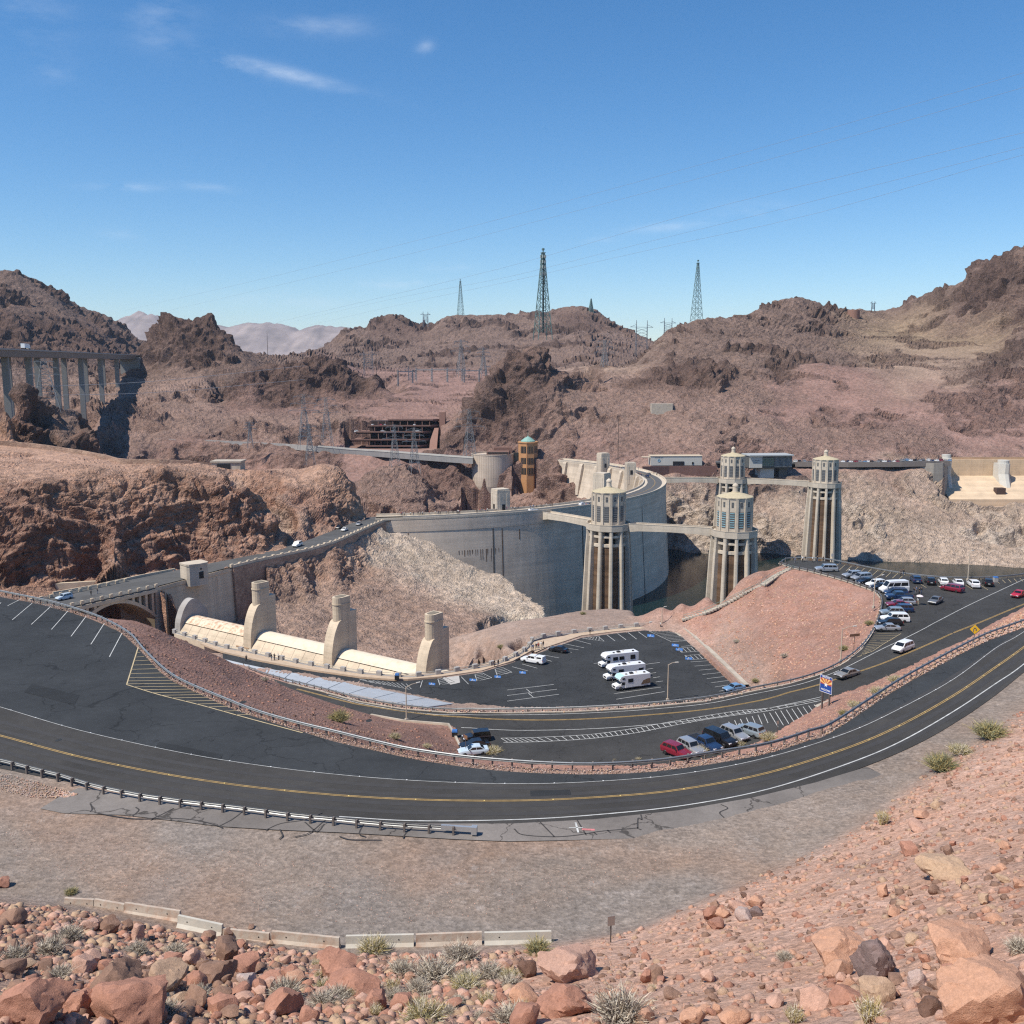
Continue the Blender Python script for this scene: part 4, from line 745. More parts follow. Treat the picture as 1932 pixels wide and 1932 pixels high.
for t, z0, z1 in ((-79.2, -6, -16), (-64.5, -6, -40), (-61.5, -7, -12)):
    mb = MB(); t = math.radians(t); mb.rings([[dpt(t-.0016, DR-.2-(z+5.5)*.0515*1.03+.03, z), dpt(t+.0016, DR-.2-(z+5.5)*.0515*1.03+.03, z)] for z in (z0, z1)], False, False); mb.build('rust_stain', M_RUST, dam)
for k in range(11):
    t = math.radians(-22+k*6.4); mb = MB(); q = .0105
    mb.rings([[dpt(t-q, DR+a, z), dpt(t+q, DR+a, z), dpt(t+q, DR-11, z), dpt(t-q, DR-11, z)] for a, z in ((-14.6, .1), (-15.4, -1), (-18.2, -14), (-19.4, -22))]); mb.build('buttress', M_DOWN, dam)
def find_th(px, lo, hi, r):
    ts = np.radians(np.linspace(lo, hi, 400)); return float(min(ts, key=lambda t: abs(proj(*dpt(t, r, 0))[0]-px)))
def dam_tower(px, lo, hi, w, ztop, zbot, label):
    r = DR-13.2-w*.5; th = find_th(px, lo, hi, r); x, y, _ = dpt(th, r); t = thing('crest_tower', label, 'tower', (x, y, 0), th, 'square concrete towers on the dam crest')
    mb = MB(); mb.box((0, 0, (ztop+zbot)/2), (w, w, ztop-zbot)); mb.box((0, 0, ztop+.35), (w*.94, w*.94, .7)); mb.build('shaft', M_TOWER, t)
    for s in (-1, 1):
        for f in range(4):
            mb = MB(); a = f*math.pi/2; o = Vector((w/2+.04, s*w*.3, (ztop*2+zbot)/3-.2)); o.rotate(Matrix.Rotation(a, 3, 'Z')); mb.box(o, (.18, w*.12, (ztop-zbot)*.55), a); mb.build('pilaster', M_TOWER, t)
    mb = MB(); mb.box((w/2+.05, 0, 1.6), (.12, 1.6, 2.8)); mb.build('door', M_DARK, t)
    mb = MB(); mb.box((0, -w/2-.05, 1.6), (1.6, .12, 2.8)); mb.build('door', M_DARK, t); return t
dam_tower(944, -80, -62, 6.8, 9.6, -12, 'squat pale crest tower in front of the round visitor drum')
dam_tower(1135, -50, -25, 6.8, 12.4, -12, 'crest tower peeking out behind the nearest intake tower roof')
dam_tower(1158, 25, 46, 6.6, 9.5, -26, 'tall slim crest tower rising from the bright downstream face')
dam_tower(1212, 8, 28, 6.0, 7.2, -14, 'short crest tower at the tightest bend of the dam road')
# ---------------------------------------------------------------- intake towers
N12 = 12
def ngon(r, z, a0=0., n=N12): return [(r*math.cos(a0+k*2*math.pi/n), r*math.sin(a0+k*2*math.pi/n), z) for k in range(n)]
IT = {}
def shared(key, fn):
    if key not in IT: IT[key] = fn()
    return IT[key]
def intake(px, py, label, pale=False):
    X, Y, _ = atz(px, py, 0); a0 = math.atan2(-Y, -X)+math.radians(8); t = thing('intake_tower', label, 'tower', (X, Y, 0), a0, 'intake towers standing in the lake')
    def part(name, key, fn, m, rz=0., loc=None):
        me = shared(key, lambda: (lambda mb: (fn(mb), mb.mesh(name, m))[1])(MB())); o = link_mesh(name, me, t, loc, rz); KIDS.setdefault(t.name, []).append(o); return o
    part('gallery', 'gal', lambda mb: mb.rings([ngon(9.6, -3.2), ngon(9.9, -2.9), ngon(9.9, -.25), ngon(10.0, -.2), ngon(10.0, 0), ngon(9.6, 0), ngon(9.6, -1.0), ngon(6, -1.0)], True, True), M_TOWER)
    part('house', 'house', lambda mb: mb.rings([ngon(7.35, -1.0), ngon(7.35, 13.2), ngon(7.6, 13.3), ngon(7.6, 13.7)], True, True), M_TOWER)
    part('roof', 'roof', lambda mb: mb.lathe([(7.55, 13.72), (7.3, 13.95), (4.5, 14.8), (1.6, 15.5), (1.5, 15.8)], 36), mat('roof_tan', (.46, .39, .26), .85, var=.12))
    part('cupola', 'cup', lambda mb: mb.lathe([(1.25, 15.7), (1.15, 16.2), (1.1, 17.9), (1.3, 18.0), (1.2, 18.5), (.8, 19.0), (.2, 19.3), (.02, 19.7)], 14), M_TOWER)
    def pier(mb): mb.rings([[(r0, -w, z), (r1, -w, z), (r1, w, z), (r0, w, z)] for r0, r1, w, z in ((6.6, 7.62, .55, -.9), (6.6, 7.62, .5, 13.1))])
    def fin(mb): mb.rings([[(5.5, -w, z), (r, -w, z), (r+.25, -w*.5, z), (r+.25, w*.5, z), (r, w, z), (5.5, w, z)] for r, w, z in ((12.2, .85, -66), (11.3, .8, -42), (10.0, .72, -12), (9.45, .7, -5), (9.45, .75, -3.1))])
    def tall(mb):
        mb.box((7.16, 0, 4.4), (.1, 2.0, 6.8))
        for k in range(7): mb.box((7.2, 0, 1.6+k*.95), (.16, 1.9, .22), mi=1)
    def small(mb): mb.box((7.16, 0, 10.9), (.1, .9, 2.1)); mb.box((7.2, 0, 10.9), (.16, .9, .14), mi=1)
    for k in range(N12):
        a = k*2*math.pi/N12; part('pilaster', 'pil', pier, M_TOWER, a); part('fin', 'fin', fin, M_TOWER, a)
        h = a+math.pi/N12; part('tall_window', 'tw%d' % pale, tall, [mat('louvre_dark', (.10, .10, .10), .6), mat('louvre_teal', (.3, .55, .62), .5) if pale else mat('louvre_grey', (.22, .22, .22), .6)], h); part('small_window', 'sw', small, [MATS['louvre_dark'], mat('louvre_grey', (.22, .22, .22), .6)], h)
    part('core', 'core', lambda mb: mb.lathe([(9.6, -66), (8.9, -40), (8.3, -9.8), (5, -9.8)], 24), M_RACK)
    part('shaft', 'shaft', lambda mb: mb.lathe([(5.2, -10), (5.2, -2.5)], 16), M_DARK)
    for z, h in ((-5.4, 1.0), (-9.2, 1.3)): part('ring_beam', 'rb%.1f' % z, lambda mb: mb.lathe([(7.4, z-h/2), (8.6, z-h/2), (8.6, z+h/2), (7.4, z+h/2), (7.4, z-h/2)], 24, cap=False), M_TOWER)
    return t
intake(1148, 985, 'nearest intake tower, joined to the dam crest by a short footbridge'); intake(1385, 997, 'intake tower with pale blue louvres behind the pink slope', True)
intake(1382, 901, 'far intake tower half hidden behind the one with blue louvres'); intake(1556, 909, 'rightmost intake tower, rising behind the lookout railing')
TW = [atz(*p) for p in ((1148, 985), (1385, 997), (1382, 901), (1556, 909))]
def footbridge(a, b, ra, rb, label, m=M_TOWER):
    a = Vector((a[0], a[1], 0)); b = Vector((b[0], b[1], 0)); d = (b-a).normalized(); a = a+d*ra; b = b-d*rb; n = Vector((-d.y, d.x, 0)); t = thing('footbridge', label, 'bridge', a, math.atan2(d.y, d.x), 'footbridges to the intake towers'); Ln = (b-a).length
    mb = MB(); mb.box((Ln/2, 0, -1.25), (Ln, 4.6, .4)); mb.build('deck', m, t)
    for s in (-1, 1):
        mb = MB(); mb.rings([[(x, s*2.5, z0), (x, s*2.12, z0), (x, s*2.12, 0), (x, s*2.5, 0)] for x, z0 in ((0, -3.6), (Ln*.12, -3.0), (Ln*.5, -2.7), (Ln*.88, -3.0), (Ln, -3.6))]); mb.build('girder', m, t)
        mb = MB(); mb.box((Ln/2, s*2.31, .06), (Ln, .55, .14)); mb.build('coping', m, t)
footbridge(dpt(math.radians(-56.5), DR), TW[0], 0, 9.6, 'footbridge from the dam crest to the nearest intake tower'); footbridge(TW[0], TW[1], 9.6, 9.6, 'long footbridge between the two near intake towers')
footbridge(dpt(math.radians(1), DR), TW[2], 0, 9.6, 'shaded far footbridge leaving the dam at its bend'); footbridge(TW[2], TW[3], 9.6, 9.6, 'far footbridge between the two rear intake towers')
# ---------------------------------------------------------------- Arizona spillway
sp = thing('spillway', 'cream concrete side spillway with rounded crest and three tall piers', 'spillway')
OG = [(-6, -22), (-4.6, -11.5), (-3.6, -9.2), (-1.8, -7.9), (.2, -7.8), (1.6, -8.4), (2.6, -9.4)]; CH = [(2.65, -9.6), (4.5, -12), (6.6, -15.4), (9, -20), (12, -27), (15, -35), (18, -42)]
M_GATE = mat('gate_cream', (.72, .63, .5), .8, var=.12, vscale=.5, dirt=(.42, .3, .19), dscale=.5, damt=.55); M_GRUST = mat('gate_rusty', (.7, .58, .44), .8, var=.12, vscale=.5, dirt=(.36, .15, .06), dscale=.8, damt=.95)
def sp_loft(name, prof, a0, a1, m, n=2):
    mb = MB(); A = np.linspace(a0, a1, n); mb.rings([[spw(a, s, z) for s, z in prof] for a in A], False, False); return mb.build(name, m, sp, smooth=True)
def sm(prof, n=4): return [tuple(p) for p in smooth_line(prof, n)]
for a0, a1, m in ((-62, -33.4, M_GRUST), (-30.2, -1.6, M_GATE), (1.6, 30.2, M_GATE), (33.4, 58, M_GATE)): sp_loft('gate', sm(OG), a0, a1, m)
k = -62.
while k < 57:
    sp_loft('chute_slab', sm(CH, 3), k, min(58, k+3.92), M_CREAM); k += 4
for a in (-31.8, 0, 31.8):
    def plan(s0, s1, h, n=6): return [spw(a+h*math.sin(t), s1-h+h*math.cos(t), 0) for t in np.linspace(math.pi/2, -math.pi/2, n)]+[spw(a-h, s0, 0), spw(a+h, s0, 0)]
    mb = MB(); mb.prism(plan(-3, 1.5, 1.55, 9), -26, 6.4); mb.prism(plan(-3.1, 1.65, 1.68, 9), 4.4, 4.7); mb.prism(plan(-5.2, -.4, 1.62, 3), -26, 2.2)
    prof = sm([(-1, .3), (1, .2), (2.2, -1.2), (3.3, -3.6), (4.1, -7), (4.4, -11), (4.5, -24), (-1, -24)], 3)
    n = len(prof); vs = [spw(a+h, s, z) for h in (-1.58, 1.58) for s, z in prof]; mb.add(vs, [tuple(range(n)), tuple(range(2*n-1, n-1, -1))]+[(i, i+n, (i+1) % n+n, (i+1) % n) for i in range(n)])
    mb.build('pier', M_CREAM, sp)
    mb = MB(); mb.prism(plan(-2.3, .9, .95, 7), 6.41, 6.5); mb.build('cap_recess', mat('recess_dark', (.2, .17, .13), .9), sp)
    mb = MB(); mb.bar(spw(a-3.2, 5.6, -11.5), spw(a+2, 5.6, -11.5), .35); mb.bar(spw(a-2, 5.6, -11.5), spw(a-2, 5.2, -12.4), .3); mb.bar(spw(a+1, 5.6, -11.5), spw(a+1, 5.2, -12.4), .3); mb.build('bracket', mat('bracket_rust', (.38, .24, .14), .9), sp)
# end abutment with the pointed recess, left of the crest
mb = MB(); prof = sm([(-6, -7), (-3, -3.6), (-.6, -2.6), (1.6, -4), (3.4, -7), (4.4, -12), (4.8, -30), (-7, -30)], 3); n = len(prof); vs = [spw(a, s, z) for a in (-64.5, -62) for s, z in prof]
mb.add(vs, [tuple(range(n)), tuple(range(2*n-1, n-1, -1))]+[(i, i+n, (i+1) % n+n, (i+1) % n) for i in range(n)]); mb.build('end_abutment', M_CONCG, sp)
# trough wall below the lot and parapet of blocks and rails
PAR = [atz(x, y) for x, y in ((330,1195),(380,1210),(420,1223),(470,1232),(560,1252),(640,1266),(683,1272),(745,1277.5),(780,1278),(833,1272),(870,1266),(908,1260),(940,1253),(966,1242),(985,1233),(1000,1219),(1004,1210),(1016,1205.5),(1040,1200.5),(1096,1194),(1160,1187),(1228,1180.5),(1282,1176))]
mb = MB(); q = PAR[:11]; mb.rings([[(p[0], p[1]+.3, .1), (p[0]-.3, p[1]+1.2, -42), (p[0]+.3, p[1]-1.5, -42), (p[0], p[1]-.6, .1)] for p in q]); tag(mb.build('trough_wall', M_CREAM), 'cream concrete wall dropping from the walkway into the spillway trough', 'wall')
pp = thing('parapet', 'railing of square concrete blocks and pipes along the lower lot walkway', 'railing', PAR[0]); O = Vector(PAR[0])
SPp = dens(PAR, .4)
BLK = walk(SPp, 4.45); bme = None
for i, (p, d) in enumerate(BLK):
    if bme is None: mb = MB(); mb.box((0, 0, .55), (1.15, .8, 1.1)); bme = mb.mesh('block', M_CONCG)
    link_mesh('block', bme, pp, Vector(p)-O, math.atan2(d[1], d[0]))
for (p, d), (q, e) in zip(BLK, BLK[1:]):
    for z in (.45, .85):
        mb = MB(); mb.bar(Vector(p)-O+Vector((0, 0, z)), Vector(q)-O+Vector((0, 0, z)), .11); mb.build('rail', mat('rail_pale', (.5, .46, .38), .6), pp)
mb = MB(); a, b = strip(PAR, .5, 0, .22); c, d = strip(PAR, .5, 0, -.5); mb.ribbon(a, b); mb.ribbon(c, a); mb.ribbon(b, d); o = mb.build('plinth', M_CONCG, pp); o.location = -O
# ---------------------------------------------------------------- Arizona approach: arch bridge, abutment, masonry wall
br = thing('arch_bridge', 'cream concrete arch bridge carrying the dam road over the spillway', 'bridge'); P0 = np.array(atz(110, 1150)[:2]); P1 = np.array(atz(295, 1108)[:2]); BU = (P1-P0)/np.linalg.norm(P1-P0); BN = np.array((-BU[1], BU[0])); PC = np.array(atz(214, 1126.5)[:2]); LH = float(np.dot(P1-PC, BU))
BW = 15.
def bw(a, s, z): q = PC+BU*a+BN*s; return (q[0], q[1], z)
mb = MB(); mb.rings([[bw(a, -.4, -1.5), bw(a, BW, -1.5), bw(a, BW, -.45), bw(a, -.4, -.45)] for a in (-LH*1.5, LH)]); mb.build('deck', M_CREAM, br)
mb = MB(); T = np.linspace(-1, 1, 25); az = lambda t: -1.9-8.2*t*t
mb.rings([[bw(t*LH, -.1, az(t)-.25), bw(t*LH, BW, az(t)-.25), bw(t*LH, BW, az(t)+.9), bw(t*LH, -.1, az(t)+.9)] for t in T]); mb.build('arch', M_CREAM, br)
for t in (-.93, -.75, -.57, -.4, .3, .45, .6, .75, .9):
    mb = MB(); z0 = az(t)+.5; mb.rings([[bw(t*LH-.4, .0, z), bw(t*LH+.4, .0, z), bw(t*LH+.4, BW-.3, z), bw(t*LH-.4, BW-.3, z)] for z in (z0, -1.4)]); mb.build('column', M_CREAM, br)
    mb = MB(); mb.rings([[bw(t*LH-.9, .02, z0), bw(t*LH-.9, .12, z0)], [bw(t*LH-.9, .02, -1.5), bw(t*LH-.9, .12, -1.5)]], False, False)
for off in (.1, BW-.2):
    for z in (.45, .85):
        mb = MB(); mb.bar(bw(-LH*1.5, off, z), bw(LH, off, z), .12); mb.build('rail', MATS['rail_pale'], br)
    for k in range(13):
        mb = MB(); c = bw(-LH*1.5+k*LH*2.5/12, off, .5); mb.box(c, (.9, .55, 1.1), math.atan2(BU[1], BU[0])); mb.build('block', M_CREAM, br)
mb = MB(); mb.rings([[(x, y, -45), (x-.3, y+1.2, -45), (x-.3, y+1.2, z), (x, y, z)] for x, y, z in ((-152, 297, -.8), (-131, 303.5, -.8), (-130.9, 303.6, -1.9), (-98, 314, -1.9))]); tag(mb.build('portal_wall', M_CREAM), 'cream concrete wall seen through the arch of the road bridge', 'wall')
# concrete abutment wall then stone masonry wall
ab = thing('abutment_wall', 'tall cream concrete wall between the arch bridge and the stone wall', 'wall'); AB = [atz(x, y) for x, y in ((293,1108.5),(320,1101.5),(345,1095),(372,1088),(400,1080.5),(437,1070.5))]
for i, (a, b) in enumerate(zip(AB, AB[1:])):
    mb = MB(); d = Vector(b)-Vector(a); n = Vector((d.y, -d.x, 0)).normalized(); mb.rings([[Vector(p)+n*s+Vector((0, 0, z)) for s, z in ((-1, .0), (.2, .0), (.2, -1.2), (0, -1.4), (2.2, -44), (-1, -44))] for p in (Vector(a)+d*.004, Vector(b)-d*.004)]); mb.build('panel', M_CREAM, ab)
def wall_line(t, Lp, z0, z1, th, m, name, off=0.):
    mb = MB(); R = []
    for i, p in enumerate(Lp):
        d = Vector(Lp[min(i+1, len(Lp)-1)])-Vector(Lp[max(i-1, 0)]); d.z = 0; n = Vector((d.y, -d.x, 0)).normalized(); p = Vector(p); a0 = z0[i] if isinstance(z0, (list, tuple)) else z0; a1 = z1[i] if isinstance(z1, (list, tuple)) else z1
        bt = max(0., (p.z+a1-(p.z+a0))*.06); R.append([p+n*(off+th/2)+Vector((0, 0, a1)), p+n*(off+th/2+bt)+Vector((0, 0, a0)), p+n*(off-th/2)+Vector((0, 0, a0)), p+n*(off-th/2)+Vector((0, 0, a1))])
    mb.rings(R); return mb.build(name, m, t)
def masonry(name, a, b, sc):
    m = bpy.data.materials.new(name); m.use_nodes = True; n, l = NT(m); s = n['Principled BSDF']; s.inputs['Roughness'].default_value = .95; ge = n.new('ShaderNodeNewGeometry'); v = n.new('ShaderNodeTexVoronoi'); v.inputs['Scale'].default_value = sc; mp = n.new('ShaderNodeMapping'); mp.inputs['Scale'].default_value = (1, 1, 1.5); l.new(ge.outputs['Position'], mp.inputs[0]); l.new(mp.outputs[0], v.inputs['Vector'])
    mx = n.new('ShaderNodeMix'); mx.data_type = 'RGBA'; mx.inputs[6].default_value = (*a, 1); mx.inputs[7].default_value = (*b, 1); sx = n.new('ShaderNodeSeparateColor'); l.new(v.outputs['Color'], sx.inputs[0]); l.new(sx.outputs[0], mx.inputs[0])
    t = n.new('ShaderNodeTexNoise'); t.inputs['Scale'].default_value = .15; t.inputs['Detail'].default_value = 5; l.new(ge.outputs['Position'], t.inputs['Vector']); r = n.new('ShaderNodeMapRange'); r.inputs[1].default_value = .3; r.inputs[2].default_value = .7; r.inputs[3].default_value = .75; r.inputs[4].default_value = 1.2; l.new(t.outputs['Fac'], r.inputs[0]); vm = n.new('ShaderNodeVectorMath'); vm.operation = 'SCALE'; l.new(mx.outputs[2], vm.inputs[0]); l.new(r.outputs[0], vm.inputs['Scale']); l.new(vm.outputs[0], s.inputs['Base Color'])
    bp = n.new('ShaderNodeBump'); bp.inputs['Strength'].default_value = .6; bp.inputs['Distance'].default_value = .15; l.new(v.outputs['Distance'], bp.inputs['Height']); bp.invert = True; l.new(bp.outputs[0], s.inputs['Normal']); return m
M_STONE = masonry('stone_masonry', (.27, .17, .125), (.4, .28, .2), 1.1)
MW = [atz(x, y) for x, y in ((437,1070.5),(483,1059),(533,1048.5),(583,1038),(633,1023),(678,1003),(700,993),(712,988),(724,983.2))]
mw = thing('masonry_wall', 'long brown stone retaining wall carrying the road to the dam', 'wall'); wall_line(mw, MW, -44, -.1, 1.2, M_STONE, 'stonework', .2)
wall_line(mw, MW, -.1, .85, .5, M_CREAM, 'parapet', .3)
for p, d in walk(dens(MW, .5), 4.):
    mb = MB(); mb.box((p[0], p[1], .6), (1.1, .75, 1.1), math.atan2(d[1], d[0])); mb.build('coping_block', M_CREAM, mw)
gh = thing('gate_house', 'small pale concrete blockhouse with dark window on the approach wall', 'building', atz(367, 1089), math.atan2(BU[1], BU[0])-.25)
mb = MB(); mb.prism([(-3.6, -2.2), (-3, -3), (0, -3.7), (3, -3), (3.6, -2.2), (3.6, 2.4), (-3.6, 2.4)], -2.2, 4.6); mb.prism([(-3.75, -2.3), (-3.1, -3.15), (0, -3.85), (3.1, -3.15), (3.75, -2.3), (3.75, 2.5), (-3.75, 2.5)], 4.4, 5.0); mb.build('wall', M_TOWER, gh)
mb = MB(); mb.box((.6, -3.62, 1.2), (1.5, .3, 2.2)); mb.box((.6, -3.6, 3.2), (.5, .3, .5)); mb.build('window', M_DARK, gh)
# low far parapet of the approach road
fp = thing('road_parapet', 'low pale parapet on the cliff side of the approach road', 'wall'); wall_line(fp, [atz(x, y) for x, y in ((100,1121),(180,1107),(265,1088.5),(330,1076))], -.5, .7, .5, M_CREAM, 'parapet')
# ---------------------------------------------------------------- Nevada side: buildings, walls, far bridge, pylons
M_BROWN = mat('garage_brown', (.2, .115, .09), .85, var=.1, vscale=.3); M_ORANGE = mat('orange_stucco', (.5, .26, .12), .85, var=.08, vscale=.3); M_GREEN = mat('copper_roof', (.22, .38, .33), .6, var=.1, vscale=.6); M_GLASS = mat('dark_glass', (.03, .035, .035), .15, spec=.6)
M_DRUM = face_material('drum_concrete', (.55, .455, .365), .04, .1); M_PALE = mat('pale_wall', (.52, .5, .45), .85, var=.06, vscale=.3); M_STEEL = mat('galvanised_steel', (.3, .31, .31), .55, metal=.4, var=.15); M_GSTEEL = mat('green_steel', (.16, .24, .22), .6, metal=.2)
vc = thing('visitor_centre', 'round pale concrete drum building with dark roof terrace behind the dam crest', 'building', aty(930, 957, 740)[:2]+(0,))
mb = MB(); mb.lathe([(9, -60), (11.5, -42), (14, -30), (16, -21), (16.3, -14), (16.4, 2.6), (16.6, 2.7), (16.6, 3.5), (15.8, 3.5), (15.8, 2.4)], 56); mb.build('drum', M_DRUM, vc)
for k in range(28):
    mb = MB(); a = math.pi+k*math.pi/27; mb.rings([[(r*math.cos(a+d), r*math.sin(a+d), z) for d in (-.0035, .0035)] for r, z in ((14.03, -30), (16.03, -21), (16.34, -14), (16.44, 2.4))], False, False); mb.build('joint', mat('joint_tan', (.4, .33, .26), .9), vc)  # joint lines between the panels, a darker tan than the drum
mb = MB(); mb.box((4, -6, 4.2), (17, 12, 2.6)); mb.box((8, 4, 5.4), (14, 10, 5)); mb.build('roof_terrace', M_BROWN, vc); mb = MB(); mb.box((4, -12.1, 4.6), (15, .3, .9)); mb.box((20, 3, -4), (9, 14, 16)); mb.build('glazing', M_GLASS, vc)
ot = thing('lift_tower', 'orange brick lift tower with green copper roof beside the round building', 'tower', aty(996, 905, 736)[:2]+(0,), math.radians(14))
def n8(r, z): return ngon(r, z, math.pi/8, 8)
mb = MB(); mb.rings([n8(7.0, -34), n8(7.3, -16), n8(7.5, 11.6), n8(8.0, 11.8), n8(8.0, 12.6), n8(5, 12.6)]); mb.build('wall', M_ORANGE, ot)
mb = MB(); mb.lathe([(5.6, 12.6), (5.5, 13.2), (3, 15.2), (.4, 16.6), (.15, 17.2), (.1, 20)], 16); mb.build('roof', M_GREEN, ot)
for z, h in ((6.8, 5.2), (-1.6, 4.4), (-9.4, 4.8)):
    for a in (-3, -2, -1):
        mb = MB(); an = a*math.pi/4-math.pi/8+math.pi/8; c = (6.9*math.cos(an), 6.9*math.sin(an), z); mb.box(c, (.22, 4.6, h), an)
        for k in range(-1, 2): mb.box((7.02*math.cos(an)-k*1.3*math.sin(an), 7.02*math.sin(an)+k*1.3*math.cos(an), z), (.1, .12, h), an, mi=1)
        mb.build('window', [M_GLASS, M_ORANGE], ot)
# parking garage
def gl(px, dy=0.): return aty(px, 838, 794+dy)[0]
ga = thing('parking_garage', 'terraced brown parking garage with open dark decks on the far bank', 'building', (gl(745), 794, 0)); GX = gl(745)
for i, (x0, x1, z, sb) in enumerate(((690, 812, 4.2, 0), (662, 814, 9.4, 0), (672, 819, 15.6, 3), (695, 833, 20.5, 7), (733, 838, 25.2, 10))):
    a = gl(x0, sb)-GX; b = gl(x1, sb)-GX; w_ = b-a; mb = MB()
    P = [(a, sb), (b-9, sb), (b, sb+14), (b, sb+34), (a, sb+34)]; mb.prism(P, z-.9, z); mb.prism([(a, sb), (b-9, sb), (b-9.2, sb+.6), (a, sb+.6)], z-.89, z+1.15); mb.prism([(b-9, sb), (b, sb+14), (b-.6, sb+14), (b-9.4, sb+.5)], z-.89, z+1.14); mb.build('deck', M_BROWN, ga)
    if i < 4:
        zt = (9.4, 15.6, 20.5, 25.2)[i]-.9
        for k in range(9): mb = MB(); mb.box((a+2+k*(w_-12)/8, sb+3.2, (z+zt)/2), (.7, .7, zt-z)); mb.build('column', M_BROWN, ga)
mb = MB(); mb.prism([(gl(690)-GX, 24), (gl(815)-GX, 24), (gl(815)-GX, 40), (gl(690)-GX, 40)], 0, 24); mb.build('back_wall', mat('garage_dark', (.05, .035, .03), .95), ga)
mb = MB(); mb.prism([(gl(827)-GX, 14), (gl(838)-GX, 14), (gl(838)-GX, 22), (gl(827)-GX, 22)], 2, 32); mb.build('stair_tower', mat('garage_tan', (.3, .17, .13), .85, var=.1), ga)
mb = MB(); mb.rings([[(gl(x0)-GX, y, z0) for x0, y, z0 in ((q[0], q[2], q[3]), (q[1], q[2], q[3]), (q[1], q[2]+8, q[3]), (q[0], q[2]+8, q[3]))] for q in ((810, 824, -4, 0), (811, 825, 2, 9), (818, 826, 10, 19))]); mb.build('ramp', MATS['garage_tan'], ga)
# viaduct on the far bank
vd = thing('viaduct', 'grey concrete road viaduct in front of the parking garage', 'bridge'); VP = [aty(x, y, Y) for x, y, Y in ((600,842.5,772),(660,848,768),(720,851.5,760),(780,856,750),(840,860.5,738),(892,864,726))]
mb = MB(); mb.rings([[(p[0], p[1], p[2]), (p[0], p[1], p[2]-4.6), (p[0]+1, p[1]+13, p[2]-4.6), (p[0]+1, p[1]+13, p[2]-.1)] for p in VP]); mb.build('deck', mat('viaduct_grey', (.29, .28, .27), .9, var=.1, vscale=.2, streak=.15), vd)
mb = MB(); mb.rings([[(p[0], p[1]-.25, p[2]+.9), (p[0], p[1]-.25, p[2]-.3), (p[0], p[1]+.25, p[2]-.3), (p[0], p[1]+.25, p[2]+.9)] for p in VP]); mb.build('parapet', M_PALE, vd)
for p in VP[1:-1:2]: mb = MB(); mb.box((p[0]+3, p[1]+7, p[2]-18), (3, 5, 28)); mb.build('pier', MATS['viaduct_grey'], vd)
rw = thing('road_wall', 'pale low wall of the switchback road left of the viaduct', 'wall'); wall_line(rw, [aty(x, y, Y) for x, y, Y in ((285,828,803),(380,830.5,800),(460,834,796),(540,838,790),(604,843,776))], -4., .3, .9, M_CONCG, 'wall')
# old exhibit hall, glazed building, wall, parking
eh = thing('exhibit_hall', 'long low grey concrete hall with dark doorway near the dam end', 'building', aty(1276, 881, 688)[:2]+(0,), .03)
mb = MB(); mb.box((0, 5, 2.3), (37, 10, 6.6)); mb.box((0, 5, 5.75), (37.6, 10.6, .35), mi=1); mb.prism([(-18.5, 1), (-25, 2), (-24, 6), (-18.5, 6)], 4.6, 5.1, mi=1); mb.build('wall', [M_PALE, mat('roof_cream', (.55, .45, .33), .8)], eh)
mb = MB(); mb.box((1.5, -.1, .6), (8, .4, 2.6)); mb.box((11.8, -.1, .6), (1.2, .4, 1.6)); mb.build('doorway', M_DARK, eh)
def text(body, size, parent, loc, rot, m, name='lettering', ext=.02):
    c = bpy.data.curves.new(name, 'FONT'); c.body = body; c.size = size; c.align_x = 'CENTER'; c.align_y = 'CENTER'; c.extrude = ext; c.resolution_u = 2; o = bpy.data.objects.new('tmp', c); COL.objects.link(o); bpy.context.view_layer.update(); me = bpy.data.meshes.new_from_object(o.evaluated_get(bpy.context.evaluated_depsgraph_get())); bpy.data.objects.remove(o); bpy.data.curves.remove(c); me.materials.clear(); me.materials.append(m); o = link_mesh(name, me, parent, loc); o.rotation_euler = rot; return o
M_INK = mat('sign_ink', (.12, .13, .15), .7)
text('HOOVER DAM', .9, eh, (-12.6, -.08, 4.6), (math.pi/2, 0, 0), M_INK); mb = MB(); mb.lathe([(1.1, 0), (1.1, .1), (.8, .1), (.8, .0)], 20); o = mb.build('emblem', mat('emblem_blue', (.3, .45, .55), .6), eh); o.location = (-12.6, -.1, 2.6); o.rotation_euler = (math.pi/2, 0, 0)
wt = thing('terrace_wall', 'dark red brown wall below the long grey hall', 'wall'); wall_line(wt, [aty(x, y, Y) for x, y, Y in ((1212,880,672),(1262,879.5,682),(1300,879,684),(1352,879,686))], -7, .0, 1.2, mat('red_wall', (.19, .105, .085), .9, var=.12, vscale=.3), 'wall')
gb = thing('glazed_pavilion', 'grey overhanging pavilion with green glass front between the rear intake towers', 'building', aty(1452, 895, 668)[:2]+(0,), .12)
mb = MB(); mb.box((0, 6, 3.6), (31, 14, 8.2)); mb.box((-10.8, -1.2, 3.6), (9, 1.2, 8.1), mi=1); mb.box((0, 5, 8.1), (32, 16.5, .8), mi=2); mb.prism([(-15, 0), (15, 0), (15, 12), (-15, 12)], -1.2, -.5, mi=0)
mb.prism([(-6, 2), (4, 2), (4, 12), (-6, 12)], -8, -1.2, mi=1); mb.prism([(8, 3), (14, 3), (14, 12), (8, 12)], -8, -1.2, mi=0); mb.build('wall', [mat('pavilion_dark', (.1, .105, .1), .6), M_PALE, mat('pavilion_roof', (.4, .42, .42), .5)], gb)
mb = MB(); mb.box((-1.8, -1.0, 3.4), (8.6, .5, 5.6))
